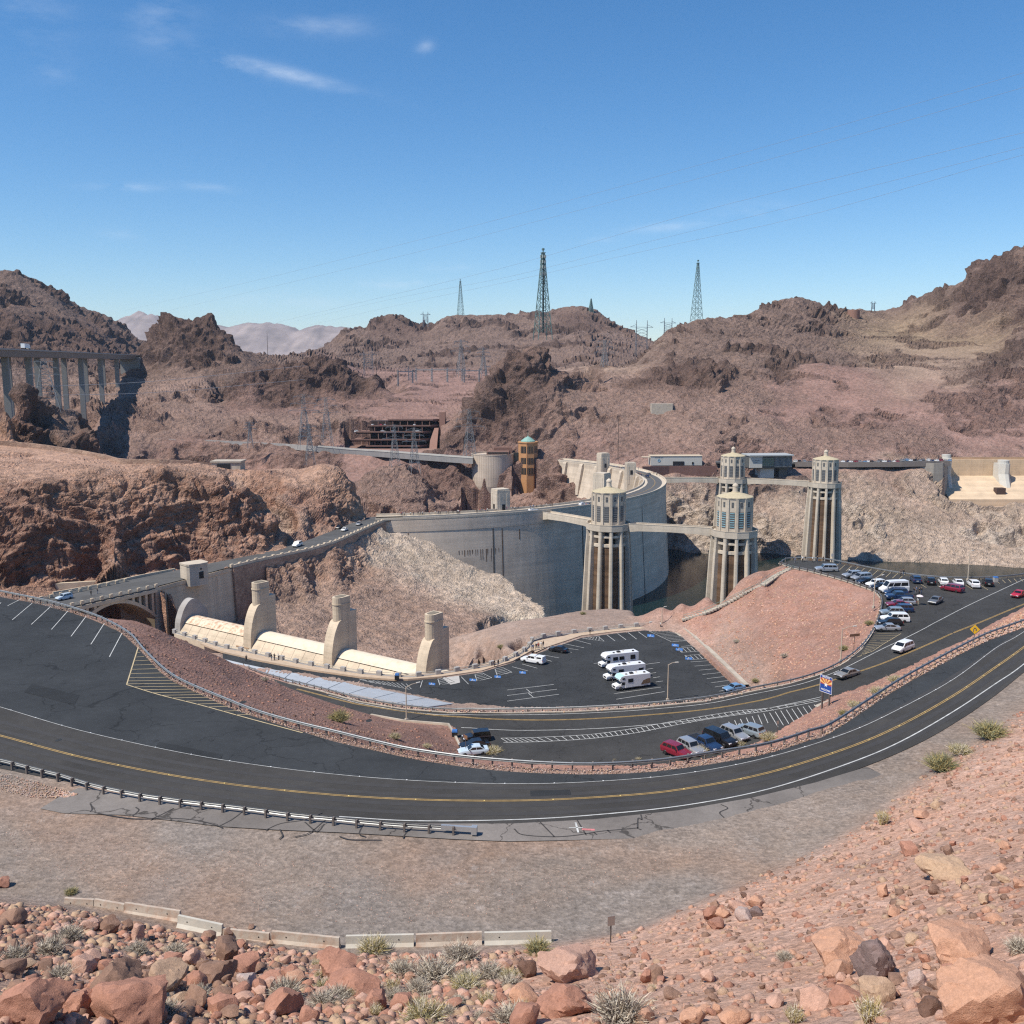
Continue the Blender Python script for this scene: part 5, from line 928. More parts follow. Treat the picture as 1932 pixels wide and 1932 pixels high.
for k in range(7): mb.box((-5.8+k*1.35, -1.3, 3.4), (.16, .2, 5.6), mi=1)
for k in range(4): mb.box((-1.8, -1.32, .9+k*1.7), (8.6, .2, .14), mi=1)
mb.build('window', [mat('green_glass', (.06, .12, .09), .2, spec=.6), M_STEEL], gb)
for k in range(15): mb = MB(); mb.box((3.2+k*.86, -1.05, 3.7), (.22, .5, 7.6)); mb.build('mullion', mat('mullion_grey', (.36, .38, .38), .5), gb)
text('HOOVER DAM', .8, gb, (-10.8, -1.84, 4.6), (math.pi/2, 0, 0), M_INK); text('EXHIBIT', .7, gb, (-10.8, -1.84, 3.4), (math.pi/2, 0, 0), M_INK)
NVL = [aty(1350,874,690), aty(1500,872,684), aty(1600,871.5,680), aty(1700,872,683), aty(1792,872,690), aty(1792,864,712), aty(1700,866,706), aty(1600,866.5,704), aty(1350,866,706)]; NVL = [(p[0], p[1], 1.2) for p in NVL]
solid('far_parking_lot', NVL, M_ROAD, 1.); lw = thing('lot_wall', 'dark retaining wall below the far parking lot', 'wall'); wall_line(lw, [(p[0], p[1]-.8, 1.2) for p in NVL[1:5]], -2.6, .9, .8, mat('lot_wall_grey', (.2, .17, .15), .9, var=.1), 'wall')
# Nevada spillway on the right
ns = thing('far_spillway', 'bright cream concrete spillway wall and apron at the right edge', 'spillway'); NY = 716.
def nx(px, Y=NY): return aty(px, 880, Y)[0]
for k in range(9):
    mb = MB(); x0 = nx(1786)+k*9.2; mb.box((x0+4.6, NY+1, -5.4), (9.14, 2, 12.6)); mb.build('wall_panel', face_material('nv_wall', (.64, .47, .31), .05, .08) if k == 0 else bpy.data.materials['nv_wall'], ns)
mb = MB(); mb.box((nx(1786)+45, NY+2.4, 1.5), (108, 1.5, 1.6)); mb.build('coping_band', mat('nv_band', (.4, .27, .17), .9, var=.2, vscale=.1), ns)
mb = MB(); mb.rings([[(x, NY-.05, -11.4), (x, NY-3, -12.2), (x, NY-16, -18.), (x, NY-32, -25), (x, NY-32, -45), (x, NY, -40)] for x in (nx(1760), nx(2100))], True, True); mb.build('apron', face_material('nv_apron', (.60, .46, .32), .1, .05), ns)
for px, zt, r in ((1890, -1.5, 4.2), (1782, 2.6, 3.4)):
    mb = MB(); x = nx(px, NY-5); mb.rings([[(x-r, NY-1, z), (x-r, NY-9-d, z), (x-r*.3, NY-13-d, z), (x+r*.3, NY-13-d, z), (x+r, NY-9-d, z), (x+r, NY-1, z)] for z, d in ((-20, 5), (-14, 2), (-9, 0), (zt, 0))]); mb.lathe([(r*.95, zt), (r*.95, zt+2.4), (.1, zt+2.5)], 16, (x, NY-7, 0)); mb.build('pier', M_PALE, ns)
mb = MB(); mb.box((nx(1890, 692), 692.5, -20.2), (6.5, 5, 5)); mb.build('opening', mat('opening_brown', (.08, .05, .04), .9), ns)
ew = thing('spillway_end_wall', 'grey curved concrete wall between the far lot and the bright spillway', 'wall'); EW = [aty(x, 872, Y) for x, Y in ((1690,692),(1730,688),(1762,684),(1777,685),(1785,698),(1787,716))]
wall_line(ew, [(p[0], p[1], .5) for p in EW], -24, .5, 1.4, face_material('end_wall', (.32, .29, .25), .06, .12), 'wall')
nr = thing('cliff_road_wall', 'thin dark wall of the old road climbing behind the far lot', 'wall'); wall_line(nr, [aty(x, y, Y) for x, y, Y in ((1535,858,738),(1590,836,752),(1640,820,760),(1665,811,765),(1690,808,768),(1740,814,768),(1820,833,760),(1860,847,752),(1882,860,740))], -2.5, .6, 1., mat('road_wall_brown', (.15, .11, .09), .9), 'wall')
tw = thing('retaining_wall', 'tan concrete retaining wall set in the rocks above the long grey hall', 'wall', aty(1250, 790, 782)); mb = MB(); mb.prism([(-9, 0), (8, 0), (10, 8), (-9, 8)], -1, 12); mb.build('wall', M_CONC, tw)
tw = thing('retaining_wall', 'tan wall ledge on the slope right of the dark rock fin', 'wall', aty(1040, 778, 790)); mb = MB(); mb.box((0, 0, 3), (20, 2, 7)); mb.build('wall', M_CONC, tw)
wk = thing('water_tank', 'rusty round water tank below the right hand ridge', 'tank', aty(1610, 600, 1190)); mb = MB(); mb.lathe([(7.2, -3), (7.2, 9), (7, 9.3), (.1, 9.8)], 24); mb.build('shell', mat('tank_rust', (.27, .15, .11), .8, var=.1), wk)
zz = thing('stone_wall', 'low zigzag stone wall along the cliff top on the near bank', 'wall')
def on_ground(pl, z=0.): return [(p[0], p[1], ground(p[0], p[1])+z) for p in pl]
ZW = [aty(x, 850, Y) for x, Y in ((-40,462),(60,464),(120,463),(180,458),(240,450),(228,440),(300,440),(380,446),(425,452))]; wall_line(zz, on_ground(dens(ZW, 6)), -2.5, 2.2, .9, M_STONE, 'stonework')
vb = thing('lookout', 'small concrete lookout block on the near cliff edge', 'building', (*aty(432, 900, 440)[:2], ground(*aty(432, 900, 440)[:2])+1)); mb = MB(); mb.box((0, 0, 0), (13, 8, 5)); mb.box((0, 0, 2.8), (14, 9, .7)); mb.build('wall', M_CONC, vb); mb = MB(); mb.box((-1, -4.1, .6), (6, .4, 2.4)); mb.build('opening', M_DARK, vb)
# the far bypass bridge
bb = thing('bypass_bridge', 'tall grey concrete highway bridge on paired columns at the left', 'bridge'); A_ = Vector(aty(-60, 657, 560)); B_ = Vector(aty(262, 671, 1180)); M_BB = mat('bridge_grey', (.24, .235, .225), .9, var=.06, vscale=.05)
d = (B_-A_); dd = d.normalized(); nn = Vector((-dd.y, dd.x, 0)).normalized(); nn = nn if nn.x < 0 else -nn
for off, nm in ((0, 'girder'), (14, 'girder')): mb = MB(); mb.rings([[A_+d*t+nn*(off+s)+Vector((0, 0, z)) for s, z in ((0, 0), (2.5, -4.4), (8.5, -4.4), (11, 0))] for t in (0, 1)]); mb.build(nm, M_BB, bb)
mb = MB(); mb.rings([[A_+d*t+nn*s+Vector((0, 0, z)) for s, z in ((-.8, 0), (-.8, 1.), (25.8, 1.), (25.8, 0))] for t in (0, 1)]); mb.build('deck', mat('bridge_deck', (.36, .34, .31), .9, var=.06, vscale=.05), bb)
for px in (-5, 25, 68, 118, 163, 199, 229):
    def gap(t): q = A_+d*t; return abs(proj(*q)[0]-px)
    t = min(np.linspace(0, 1, 800), key=gap); c = A_+d*t
    for off in (5.5, 19.5): mb = MB(); q = c+nn*off; mb.box((q.x, q.y, q.z-46), (4.2, 2.8, 83), math.atan2(nn.y, nn.x)); mb.build('column', M_BB, bb)
mb = MB(); q = aty(247, 680, 1165); mb.box((q[0], q[1]+12, q[2]-9), (24, 30, 26)); mb.build('abutment', M_BB, bb)
tr = thing('truck', 'white box truck crossing the highway bridge at the far left', 'truck'); t = min(np.linspace(0, 1, 800), key=lambda t: abs(proj(*(A_+d*t))[0]-60)); c = A_+d*t+nn*4; tr.location = c+Vector((0, 0, 1)); tr.rotation_euler = (0, 0, math.atan2(dd.y, dd.x))
mb = MB(); mb.box((-1, 0, 2.6), (13, 2.6, 3)); mb.build('trailer', mat('white_paint', (.8, .8, .8), .4), tr); mb = MB(); mb.box((7, 0, 1.9), (2.4, 2.4, 2.6), taper=.85); mb.build('cab', MATS['white_paint'], tr)
for x in (-6, -4.8, 5.8, 7.6):
    for s in (-1, 1): mb = MB(); mb.lathe([(.01, -.15), (.52, -.15), (.52, .15), (.01, .15)], 10); o = mb.build('wheel', M_DARK, tr); o.rotation_euler = (math.pi/2, 0, 0); o.location = (x, s*1.1, .52)
# ---------------------------------------------------------------- lattice masts and pylons
def lattice(mb, z0, z1, w0, w1, bays, bar, brace=None):
    brace = brace or bar*.6
    def c(z, k): w = w0+(w1-w0)*(z-z0)/(z1-z0); return Vector((w/2*(1, -1, -1, 1)[k % 4], w/2*(1, 1, -1, -1)[k % 4], z))
    zs = [z0]; 
    for i in range(bays): zs.append(z0+(z1-z0)*(1-(1-(i+1)/bays)**1.25))
    for a, b in zip(zs, zs[1:]):
        for k in range(4): mb.bar(c(a, k), c(b, k+1), brace); mb.bar(c(a, k+1), c(b, k), brace); mb.bar(c(b, k), c(b, k+1), brace)
    return c
def mast(px, yb, yt, Y, w, label, m, th=.5, antennas=0):
    p = aty(px, yb, Y); H = aty(px, yt, Y)[2]-p[2]; t = thing('lattice_mast', label, 'mast', p, .35, 'lattice masts on the ridges'); mb = MB(); c = lattice(mb, 0, H*.94, w, w*.16, 11, th); mb.build('bracing', m, t)
    for k in range(4): mb = MB(); mb.bar(c(-6, k), c(H*.94, k), th); mb.build('leg', m, t)
    mb = MB(); mb.box((0, 0, H*.945), (w*.3, w*.3, .5)); mb.bar((0, 0, H*.94), (0, 0, H), th*1.4); mb.box((0, 0, H*.985), (w*.16, w*.16, H*.02)); mb.build('top_platform', m, t)
    if antennas:
        for z in (.7, .78, .84, .9):
            for k in range(6): a = k*math.pi/3; r = w*.19; mb = MB(); mb.box((r*math.cos(a), r*math.sin(a), H*z), (.7, .9, 2.6), a); mb.build('antenna', mat('antenna_grey', (.35, .4, .4), .5), t)
        mb = MB(); mb.bar((.3, 0, 0), (.3, 0, H*.9), 1.3); mb.build('cable_ladder', mat('cable_dark', (.05, .07, .07), .7), t)
mast(1024, 628, 468, 850, 12, 'tall dark green lattice mast with rows of antennas on the rock fin', M_GSTEEL, .5, 1); mast(1314, 606, 490, 1080, 10, 'slim lattice mast on the right hand ridge', M_GSTEEL, .36); mast(869, 600, 527, 1900, 12, 'slim lattice mast behind the middle ridge', M_GSTEEL, .42); mast(1115, 590, 563, 1880, 8, 'tiny lattice mast on the shoulder of the middle ridge', M_GSTEEL, .8)
def pylon(px, yb, yt, Y, label, kind='T', m=M_STEEL, lean=0, w=None, foot=True):
    p = aty(px, yb, Y); H = aty(px, yt, Y)[2]-p[2]; t = thing('pylon', label, 'pylon', p, .4+lean, 'steel transmission pylons'); th = max(.24, Y*.00034); w = w or H*.22
    mb = MB()
    if kind == 'H':
        for s in (-1, 1):
            for a in (-1, 1): mb = MB(); mb.bar((s*H*.2+a*H*.03, 0, -5), (s*H*.2, 0, H), th); mb.build('leg', m, t)
        mb = MB()
        for k in range(6): z = H*(.15+.1*k); mb.bar((-H*.2, 0, z), (H*.2, 0, z+H*.1), th*.7); mb.bar((H*.2, 0, z), (-H*.2, 0, z+H*.1), th*.7)
        mb.build('bracing', m, t); mb = MB(); mb.bar((-H*.42, 0, H*.78), (H*.42, 0, H*.78), th); mb.bar((-H*.42, 0, H*.78), (-H*.2, 0, H*.86), th*.8); mb.bar((H*.42, 0, H*.78), (H*.2, 0, H*.86), th*.8); mb.build('crossarm', m, t)
    else:
        c = lattice(mb, 0, H*.62, w, w*.42, 5, th, th*.6); mb.build('bracing', m, t)
        for k in range(4): mb = MB(); mb.bar(c(-4, k), c(H*.62, k), th); mb.build('leg', m, t)
        mb = MB(); lattice(mb, H*.62, H*.97, w*.42, w*.2, 4, th*.8); mb.build('mast_head', m, t)
        for z, L_ in ((.66, .30), (.8, .25), (.93, .2)):
            mb = MB(); mb.bar((-H*L_, 0, H*z), (H*L_, 0, H*z), th)
            for s in (-1, 1): mb.bar((s*H*L_, 0, H*z), (0, 0, H*(z+.06)), th*.7); mb.bar((s*H*L_, 0, H*z), (s*H*L_, 0, H*(z-.05)), th*.8)
            mb.build('crossarm', m, t)
pylon(88, 765, 676, 545, 'broad lattice pylon in front of the highway bridge', w=13)
for a in ((575,838,742,775,'lattice pylon left of the parking garage, the left one of two'), (617,836,748,785,'lattice pylon next to the parking garage, right of its twin'), (585,868,800,745,'lattice pylon standing before the viaduct end'), (745,880,800,700,'lattice pylon on the domed rock, left of its twin'), (782,884,806,690,'lattice pylon on the domed rock, nearest the gully'), (886,872,770,735,'thin lattice pylon beside the round visitor drum'), (1140,712,640,960,'lattice pylon in the saddle right of the rock fin'), (1340,722,664,960,'lattice pylon on the dark slope below the slim mast'), (870,706,640,1180,'lattice pylon at the left of the switchyard'), (912,706,655,1180,'lattice pylon at the right of the switchyard'), (472,836,795,770,'small lattice pylon above the switchback road')): pylon(*a)
for a in ((803,612,588,1850,'twin peaked pylon on the skyline of the middle ridge'), (1210,664,604,1250,'wide twin legged pylon in the skyline gap'), (1260,642,600,1180,'twin legged pylon at the left end of the right ridge'), (1647,586,568,1350,'small twin legged pylon on the right skyline'), (778,726,690,1180,'twin legged switchyard frame left of the tan ground'), (695,700,660,1250,'twin legged frame beyond the dark crag')): pylon(*a[:4], a[4], 'H', w=None)
pole_m = mat('pole_brown', (.14, .1, .08), .9)
for px, yb, yt, Y, lab in ((505, 664, 628, 1150, 'lone dark pole on the plain left of the middle ridge'), (710, 704, 655, 1180, 'slim pole beside the switchyard'), (1166, 858, 790, 712, 'thin tall flagpole behind the dam end')):
    p = aty(px, yb, Y); H = aty(px, yt, Y)[2]-p[2]; mb = MB(); mb.tube([(0, 0, -4), (0, 0, H)], [.35, .2], 6); tag(mb.build('pole', pole_m, None, loc=p), lab, 'pole')
for i, (px, y, Y) in enumerate(((800, 722, 1150), (830, 722, 1140), (858, 722, 1150), (890, 724, 1130), (930, 716, 1160), (765, 726, 1120))):
    p = aty(px, y, Y); t = thing('switchyard_frame', ('switchyard portal frame at the left end of its row', 'second switchyard portal frame from the left', 'third switchyard portal frame, below the left pylon', 'switchyard portal frame closest to the dark rock fin', 'switchyard portal frame partly behind the rock fin', 'switchyard portal frame set forward on the tan ground')[i], 'frame', p, .1*i, 'switchyard portal frames')
    for s in (-1, 1): mb = MB(); lm = lattice(mb, -2, 17, 1.6, 1., 6, .42); [o for o in mb.v]; mb.v = [(v[0]+s*9, v[1], v[2]) for v in mb.v]; mb.build('leg', M_STEEL, t)
    mb = MB(); mb.box((0, 0, 15), (18, .8, 1.)); mb.build('beam', M_STEEL, t)
# power lines crossing the sky, strung from the pylons on the left to the ones out of sight on the right
def cable(name, label, pts, Ya, Yb, r=.1):
    xs = [p[0] for p in pts]; ys = [p[1] for p in pts]; A = np.array(aty(pts[0][0], pts[0][1], Ya)[:2]); B = np.array(aty(pts[-1][0], pts[-1][1], Yb)[:2]); out = []; sp_ = [(*p, 0) for p in smooth_line([(p[0], p[1], 0) for p in pts], 8)]; sx = [p[0] for p in sp_]; sy = [p[1] for p in sp_]
    for t in np.linspace(0, 1, 60):
        q = A+(B-A)*t; px = .5+FOC*q[0]/q[1]
        for _ in range(4): y = float(np.interp(px*1932, sx, sy)); z = aty(966, y, q[1])[2]; px = proj(q[0], q[1], z)[0]/1932
        out.append((q[0], q[1], z))
    mb = MB(); mb.tube(out, [r*(.45+.55*min(1, p[1]/600)) for p in out], 4); tag(mb.build(name, mat('cable_grey', (.3, .32, .35), .5)), label, 'cable', 'power lines across the sky')
cable('power_line', 'highest power line crossing the sky', ((235,586),(483,529),(670,483),(966,407),(1450,275),(1932,137),(2050,103)), 1500, 160, .036)
cable('power_line', 'second highest power line crossing the sky', ((300,590),(483,548),(757,483),(966,430),(1450,301),(1932,165),(2050,131)), 1500, 160, .036)
cable('power_line', 'power line passing behind the tall antenna mast, topmost of the lower three', ((440,628),(640,580),(870,525),(1020,486),(1316,400),(1620,325),(1932,250),(2050,222)), 1500, 160, .04)
cable('power_line', 'middle power line of the lower three in the sky', ((560,605),(760,560),(960,522),(1200,462),(1500,388),(1932,277),(2050,247)), 1500, 160, .036)
cable('power_line', 'lowest power line of the lower three in the sky', ((585,613),(800,565),(966,530),(1250,466),(1550,400),(1932,290),(2050,260)), 1500, 160, .036)
for k, (ya, yb, lab) in enumerate(((755, 690, 'upper cable strung from the left pylon across the rock butte'), (772, 716, 'lower cable strung from the left pylon across the rock butte'))): cable('pylon_cable', lab, ((95,ya-26),(300,(ya+yb)/2-4),(575,yb)), 545, 775, .12)
# ---------------------------------------------------------------- guard rails
M_RAILM = mat('rail_steel', (.36, .37, .37), .42, metal=.7, var=.15, vscale=2); M_POST = mat('rail_post', (.16, .135, .12), .8, var=.15)
def guardrail(Lp, label, spacing=1.905, side=1, h=.72, terminal=False, zf=None):
    O = Vector(Lp[0]); t = thing('guardrail', label, 'guardrail', O); pts = walk(dens(Lp, .3), spacing); pm = None
    prof = [(.0, -.16), (.07, -.11), (.07, -.06), (0, -.02), (0, .02), (.07, .06), (.07, .11), (0, .16)]
    for p, d in pts:
        if pm is None: mb = MB(); mb.box((0, 0, h/2-.2), (.15, .18, h+.45)); mb.box((0, side*.13, h-.12), (.14, .12, .3)); pm = mb.mesh('post', M_POST)
        link_mesh('post', pm, t, Vector((p[0], p[1], (zf(p[0]) if zf else p[2])))-O, math.atan2(d[1], d[0]))
    for i in range(0, len(pts)-1, 4):
        R = []
        for p, d in pts[i:i+5]:
            n = Vector((-d[1], d[0], 0)).normalized()*side; z = zf(p[0]) if zf else p[2]
            R.append([Vector((p[0], p[1], z))-O+n*(.2+a)+Vector((0, 0, h-.14+b)) for a, b in prof]+[Vector((p[0], p[1], z))-O+n*(.2+a-.02)+Vector((0, 0, h-.14+b)) for a, b in prof[::-1]])
        mb = MB(); mb.rings(R); mb.build('rail', M_RAILM, t)
    return t
guardrail(RAIL_UP, 'long steel guard rail curving along the outer edge of the upper road', side=-1)
NEARL = [up(x, y) for x, y in ((-60,1432),(9,1448.5),(42,1457),(76,1466),(113,1475),(151,1488),(189,1498),(227,1506),(268,1514),(310,1520),(353,1526),(398,1531),(442,1536.5),(487,1542),(530,1548.5),(576,1553.5),(624,1558),(670,1563),(719,1567.5),(766,1571),(817,1574),(868,1577.5))]
ng = guardrail(smooth_line(NEARL, 3), 'dark steel guard rail in front of the cracked shoulder at lower left', spacing=2.02, side=1)
O = Vector(NEARL[0]); e = Vector(NEARL[-1]); d = (e-Vector(NEARL[-2])).normalized(); n = Vector((-d.y, d.x, 0)); mb = MB(); a = math.atan2(d.y, d.x)
mb.bar(e-O+d*-1.6+n*.26+Vector((0, 0, .56)), e-O+d*.9+n*.26+Vector((0, 0, .56)), .26, .34); mb.bar(e-O+d*.9+n*.22+Vector((0, 0, .5)), e-O+d*1.35+n*.22+Vector((0, 0, .5)), .5, .62); mb.bar(e-O+d*1.1+n*.2, e-O+d*1.1+n*.2+Vector((0, 0, .3)), .12); mb.build('end_terminal', mat('terminal_zinc', (.5, .51, .52), .4, metal=.6), ng)
RN = [mid(x, y) for x, y in ((470,1262),(545,1286.5),(608,1302),(683,1322),(758,1334.5),(858,1343),(966,1342.5),(1087,1340),(1199,1333.5),(1329,1321),(1413,1303.5),(1491,1288),(1540,1273.5),(1582,1254.5),(1622,1224),(1646,1191),(1660,1154),(1661.5,1132),(1650,1118),(1606,1101),(1570,1090),(1524,1078),(1494,1072.5),(1471,1064.5))]
guardrail(smooth_line(RN, 3), 'guard rail winding along the outer edge of the climbing road and the upper right lot', side=-1, spacing=2.6, zf=zmid)
LR = [mid(x, y) for x, y in ((1471,1064.5),(1482,1057),(1499,1055.5),(1559,1058),(1649,1076),(1711,1086),(1774,1092.5),(1824,1093.5),(1874,1092.5),(1932,1086.5),(2040,1069))]
guardrail(smooth_line(LR, 3), 'guard rail between the right parking lot and the lake', side=-1, spacing=2.6, zf=zmid)
# stair with handrail climbing the pink slope
stc = thing('stairway', 'narrow concrete stairway climbing the pink slope to the lookout', 'stairs'); S0 = [(1290,1174),(1330,1160),(1370,1142),(1405,1122),(1440,1105),(1465,1090),(1493,1074)]; SPT = []
for x, y in S0:
    d = ray(x, y); tt_ = 150.
    while tt_ < 420 and EYE+d[2]*tt_ > ground(d[0]*tt_, d[1]*tt_): tt_ += 1.
    SPT.append((d[0]*tt_, d[1]*tt_, ground(d[0]*tt_, d[1]*tt_)+.1))
for k, (p, d) in enumerate(walk(dens(SPT, .5), .9)): mb = MB(); mb.box((p[0], p[1], p[2]+.1), (1., 1.7, .35), math.atan2(d[1], d[0])); mb.build('step', M_CONC, stc)
for off in (-.9, .9):
    mb = MB(); a, b = strip(dens(SPT, 3), .01, off, 1.); mb.tube(a, .05, 4)
    for p in a[::1]: mb.bar(p, (p[0], p[1], p[2]-1.1), .07)
    mb.build('handrail', M_GSTEEL, stc)
# ---------------------------------------------------------------- vehicles
def paint(name, rgb, rough=.28, metal=.0): 
    m = mat(name, rgb, rough, metal, spec=.5); m.node_tree.nodes['Principled BSDF'].inputs['Coat Weight'].default_value = .5; return m
PAINT = dict(white=paint('car_white', (.78, .78, .77)), silver=paint('car_silver', (.45, .46, .47), .3, .5), grey=paint('car_grey', (.16, .165, .17), .3, .3), black=paint('car_black', (.012, .012, .014)), red=paint('car_red', (.45, .015, .03)), maroon=paint('car_maroon', (.2, .014, .03)), navy=paint('car_navy', (.015, .035, .09)), blue=paint('car_blue', (.14, .26, .42)), lightblue=paint('car_light_blue', (.5, .6, .68)), slate=paint('car_slate', (.28, .33, .36), .3, .3), beige=paint('car_taupe', (.3, .285, .26), .3, .3))
M_CG = mat('car_glass', (.012, .014, .016), .08, spec=.7); M_TY = mat('tyre', (.018, .018, .018), .8); M_RIM = mat('rim', (.4, .4, .42), .35, metal=.7); M_HL = mat('headlight', (.75, .77, .8), .15); M_TL = mat('taillight', (.35, .02, .02), .25); M_TRIM = mat('trim_black', (.02, .02, .022), .6)
# kind: length, half width, hood z, belt z, roof z, hood end x, windscreen top x, roof rear x, rear glass base x, tail z
KIND = dict(sedan=(4.8, .92, .9, .95, 1.45, .95, .25, -1.05, -1.75, .98), suv=(4.8, .95, 1.08, 1.12, 1.74, 1.0, .45, -1.9, -2.25, 1.15), bigsuv=(5.5, 1.02, 1.18, 1.22, 1.9, 1.25, .75, -2.3, -2.65, 1.25), minivan=(5.1, .99, 1.05, 1.12, 1.78, 1.55, .7, -2.1, -2.45, 1.15), jeep=(4.5, .94, 1.15, 1.2, 1.85, .75, .55, -2.0, -2.2, 1.2), wagon=(4.7, .92, .98, 1.02, 1.6, .95, .3, -1.7, -2.2, 1.05), transit=(6.6, 1.02, 1.2, 1.45, 2.75, 2.4, 1.5, -3.1, -3.25, 1.5), pickup=(5.8, 1.0, 1.15, 1.2, 1.85, 1.35, .85, -.75, -1.0, 1.2))
def wheel_mesh(): return shared('wheel', lambda: (lambda mb: (mb.lathe([(.2, -.11), (.31, -.11), (.335, -.07), (.335, .07), (.31, .11), (.2, .11)], 16), mb.mesh('wheel', M_TY))[1])(MB()))
def rim_mesh(): return shared('rim', lambda: (lambda mb: (mb.lathe([(.02, .07), (.2, .075), (.22, .115), (.24, .09)], 12), mb.lathe([(.02, -.07), (.2, -.075), (.22, -.115), (.24, -.09)], 12), mb.mesh('rim', M_RIM))[2])(MB()))
def car_parts(kind):
    L_, hw, hz, bz, rz, hx, wx, rx, gx, tz = KIND[kind]; f = L_/2; out = []
    S = [(-f, .42, tz-.12, .86), (-f+.12, .3, tz, .95), (gx, .26, max(bz, tz), 1), (-.6, .24, bz, 1), (hx-.2, .24, bz, 1), (hx+.25, .24, hz+.02, 1), (f-.45, .26, hz-.08, .97), (f-.12, .3, hz-.2, .9), (f, .42, hz-.36, .8)]
    if kind == 'transit': S[5:] = [(hx, .24, bz-.02, 1), (hx+.4, .26, hz, .97), (f-.1, .3, hz-.15, .9), (f, .42, hz-.35, .82)]
    mb = MB(); mb.rings([[(x, s*hw*k*w, z) for s, k, z in ((-1, .9, zb), (-1, 1, zb+.18), (-1, 1, zt-.22), (-1, .93, zt), (1, .93, zt), (1, 1, zt-.22), (1, 1, zb+.18), (1, .9, zb))] for x, zb, zt, w in S])
    tw = .78 if kind not in ('transit', 'bigsuv', 'jeep') else .88; bw_ = .93
    B = [(hx, bz-.03), (wx, rz-.04), ((wx+rx)/2, rz+.015), (rx, rz-.02), (gx, max(bz, tz)-.03)]
    if kind == 'pickup': B = [(hx, bz-.03), (wx, rz-.04), ((wx+rx)/2, rz), (rx, rz-.03), (gx, bz-.03)]
    sec = lambda x, z: [(x, -hw*(bw_+(tw-bw_)*(z-bz)/(rz-bz)), z), (x, hw*(bw_+(tw-bw_)*(z-bz)/(rz-bz)), z)]
    P = [sec(*b) for b in B]; vs = [v for q in P for v in q]; n = len(P); mb.add(vs, [(2*i, 2*i+1, 2*i+3, 2*i+2) for i in range(n-1)]+[tuple(2*i for i in range(n))[::-1], tuple(2*i+1 for i in range(n))])
    if kind == 'pickup': mb.add([(x, y, bz+.01) for x in (-f+.15, gx-.1) for y in (-hw*.8, hw*.8)], [(0, 2, 3, 1)], 1)
    out.append(('body', mb.mesh('body', [PAINT['white'], M_TRIM]), None))
    def quad(a, b, ia, ib, o=.012):
        mb = MB(); A, Bq = Vector(a[0]), Vector(b[0]); d = (Bq-A); nx, nz = -d.z, d.x; ln = math.hypot(nx, nz); nx, nz = nx/ln*o, nz/ln*o
        if nz < 0: nx, nz = -nx, -nz
        q = [Vector(a[0]).lerp(Vector(b[0]), ia), Vector(a[1]).lerp(Vector(b[1]), ia), Vector(a[1]).lerp(Vector(b[1]), ib), Vector(a[0]).lerp(Vector(b[0]), ib)]
        c = sum(q, Vector())/4; q = [Vector((v.x+nx, c.y+(v.y-c.y)*.88, v.z+nz)) for v in q]; mb.add(q, [(0, 1, 2, 3)]); return mb
    out.append(('windscreen', quad(P[0], P[1], .12, .93).mesh('windscreen', M_CG), None)); out.append(('rear_window', quad(P[4], P[3], .3 if kind not in ('sedan',) else .12, .92).mesh('rear_window', M_CG), None))
    z0, z1 = bz+.06, rz-.12; yy = lambda z: hw*(bw_+(tw-bw_)*(z-bz)/(rz-bz))+.012
    xf = lambda z: hx+(wx-hx)*(z-bz)/(rz-bz)-.14; xr = lambda z: gx+(rx-gx)*(z-max(bz, tz))/(rz-max(bz, tz))+.16
    cuts = [.0, .48, 1.] if kind in ('sedan', 'pickup', 'wagon') else [0, .36, .68, 1.]
    if kind == 'transit': z0 = 1.6; z1 = 2.35; cuts = [.0, .25, .62, 1.]
    for s in (-1, 1):
        for a, b in zip(cuts, cuts[1:]):
            g = .02; mb = MB(); q = []
            for z, ts in ((z0, (a+g, b-g)), (z1, (b-g, a+g))):
                for t in ts: q.append((xf(z)+(xr(z)-xf(z))*t, s*yy(z), z))
            mb.add(q, [(0, 1, 2, 3) if s > 0 else (3, 2, 1, 0)]); out.append(('side_window', mb.mesh('side_window', M_CG), None))
    for s in (-1, 1):
        mb = MB(); mb.box((f-.14, s*hw*.68, hz-.3), (.26, .42, .16)); out.append(('headlight', mb.mesh('headlight', M_HL), None))
        mb = MB(); mb.box((-f+.07, s*hw*.78, tz-.22), (.12, .26, .3 if kind != 'sedan' else .16)); out.append(('taillight', mb.mesh('taillight', M_TL), None))
        mb = MB(); mb.box((hx-.25, s*(hw+.1), bz+.08), (.14, .2, .16)); out.append(('mirror', mb.mesh('mirror', M_TRIM), None))
    mb = MB(); mb.box((f-.03, 0, .5), (.1, hw*1.5, .2)); out.append(('grille', mb.mesh('grille', M_TRIM), None))
    mb = MB(); mb.box((-f+.02, 0, tz-.4), (.08, .5, .14)); out.append(('number_plate', mb.mesh('number_plate', mat('plate', (.6, .6, .6), .5)), None))
    wb = L_*.3; wr = 1.12 if kind in ('bigsuv', 'jeep', 'pickup', 'transit') else 1.
    for x in (wb, -wb*.97):
        for s in (-1, 1): out.append(('wheel', wheel_mesh(), (x, s*(hw-.1), .335*wr, wr)))
    return out
CARP = {}
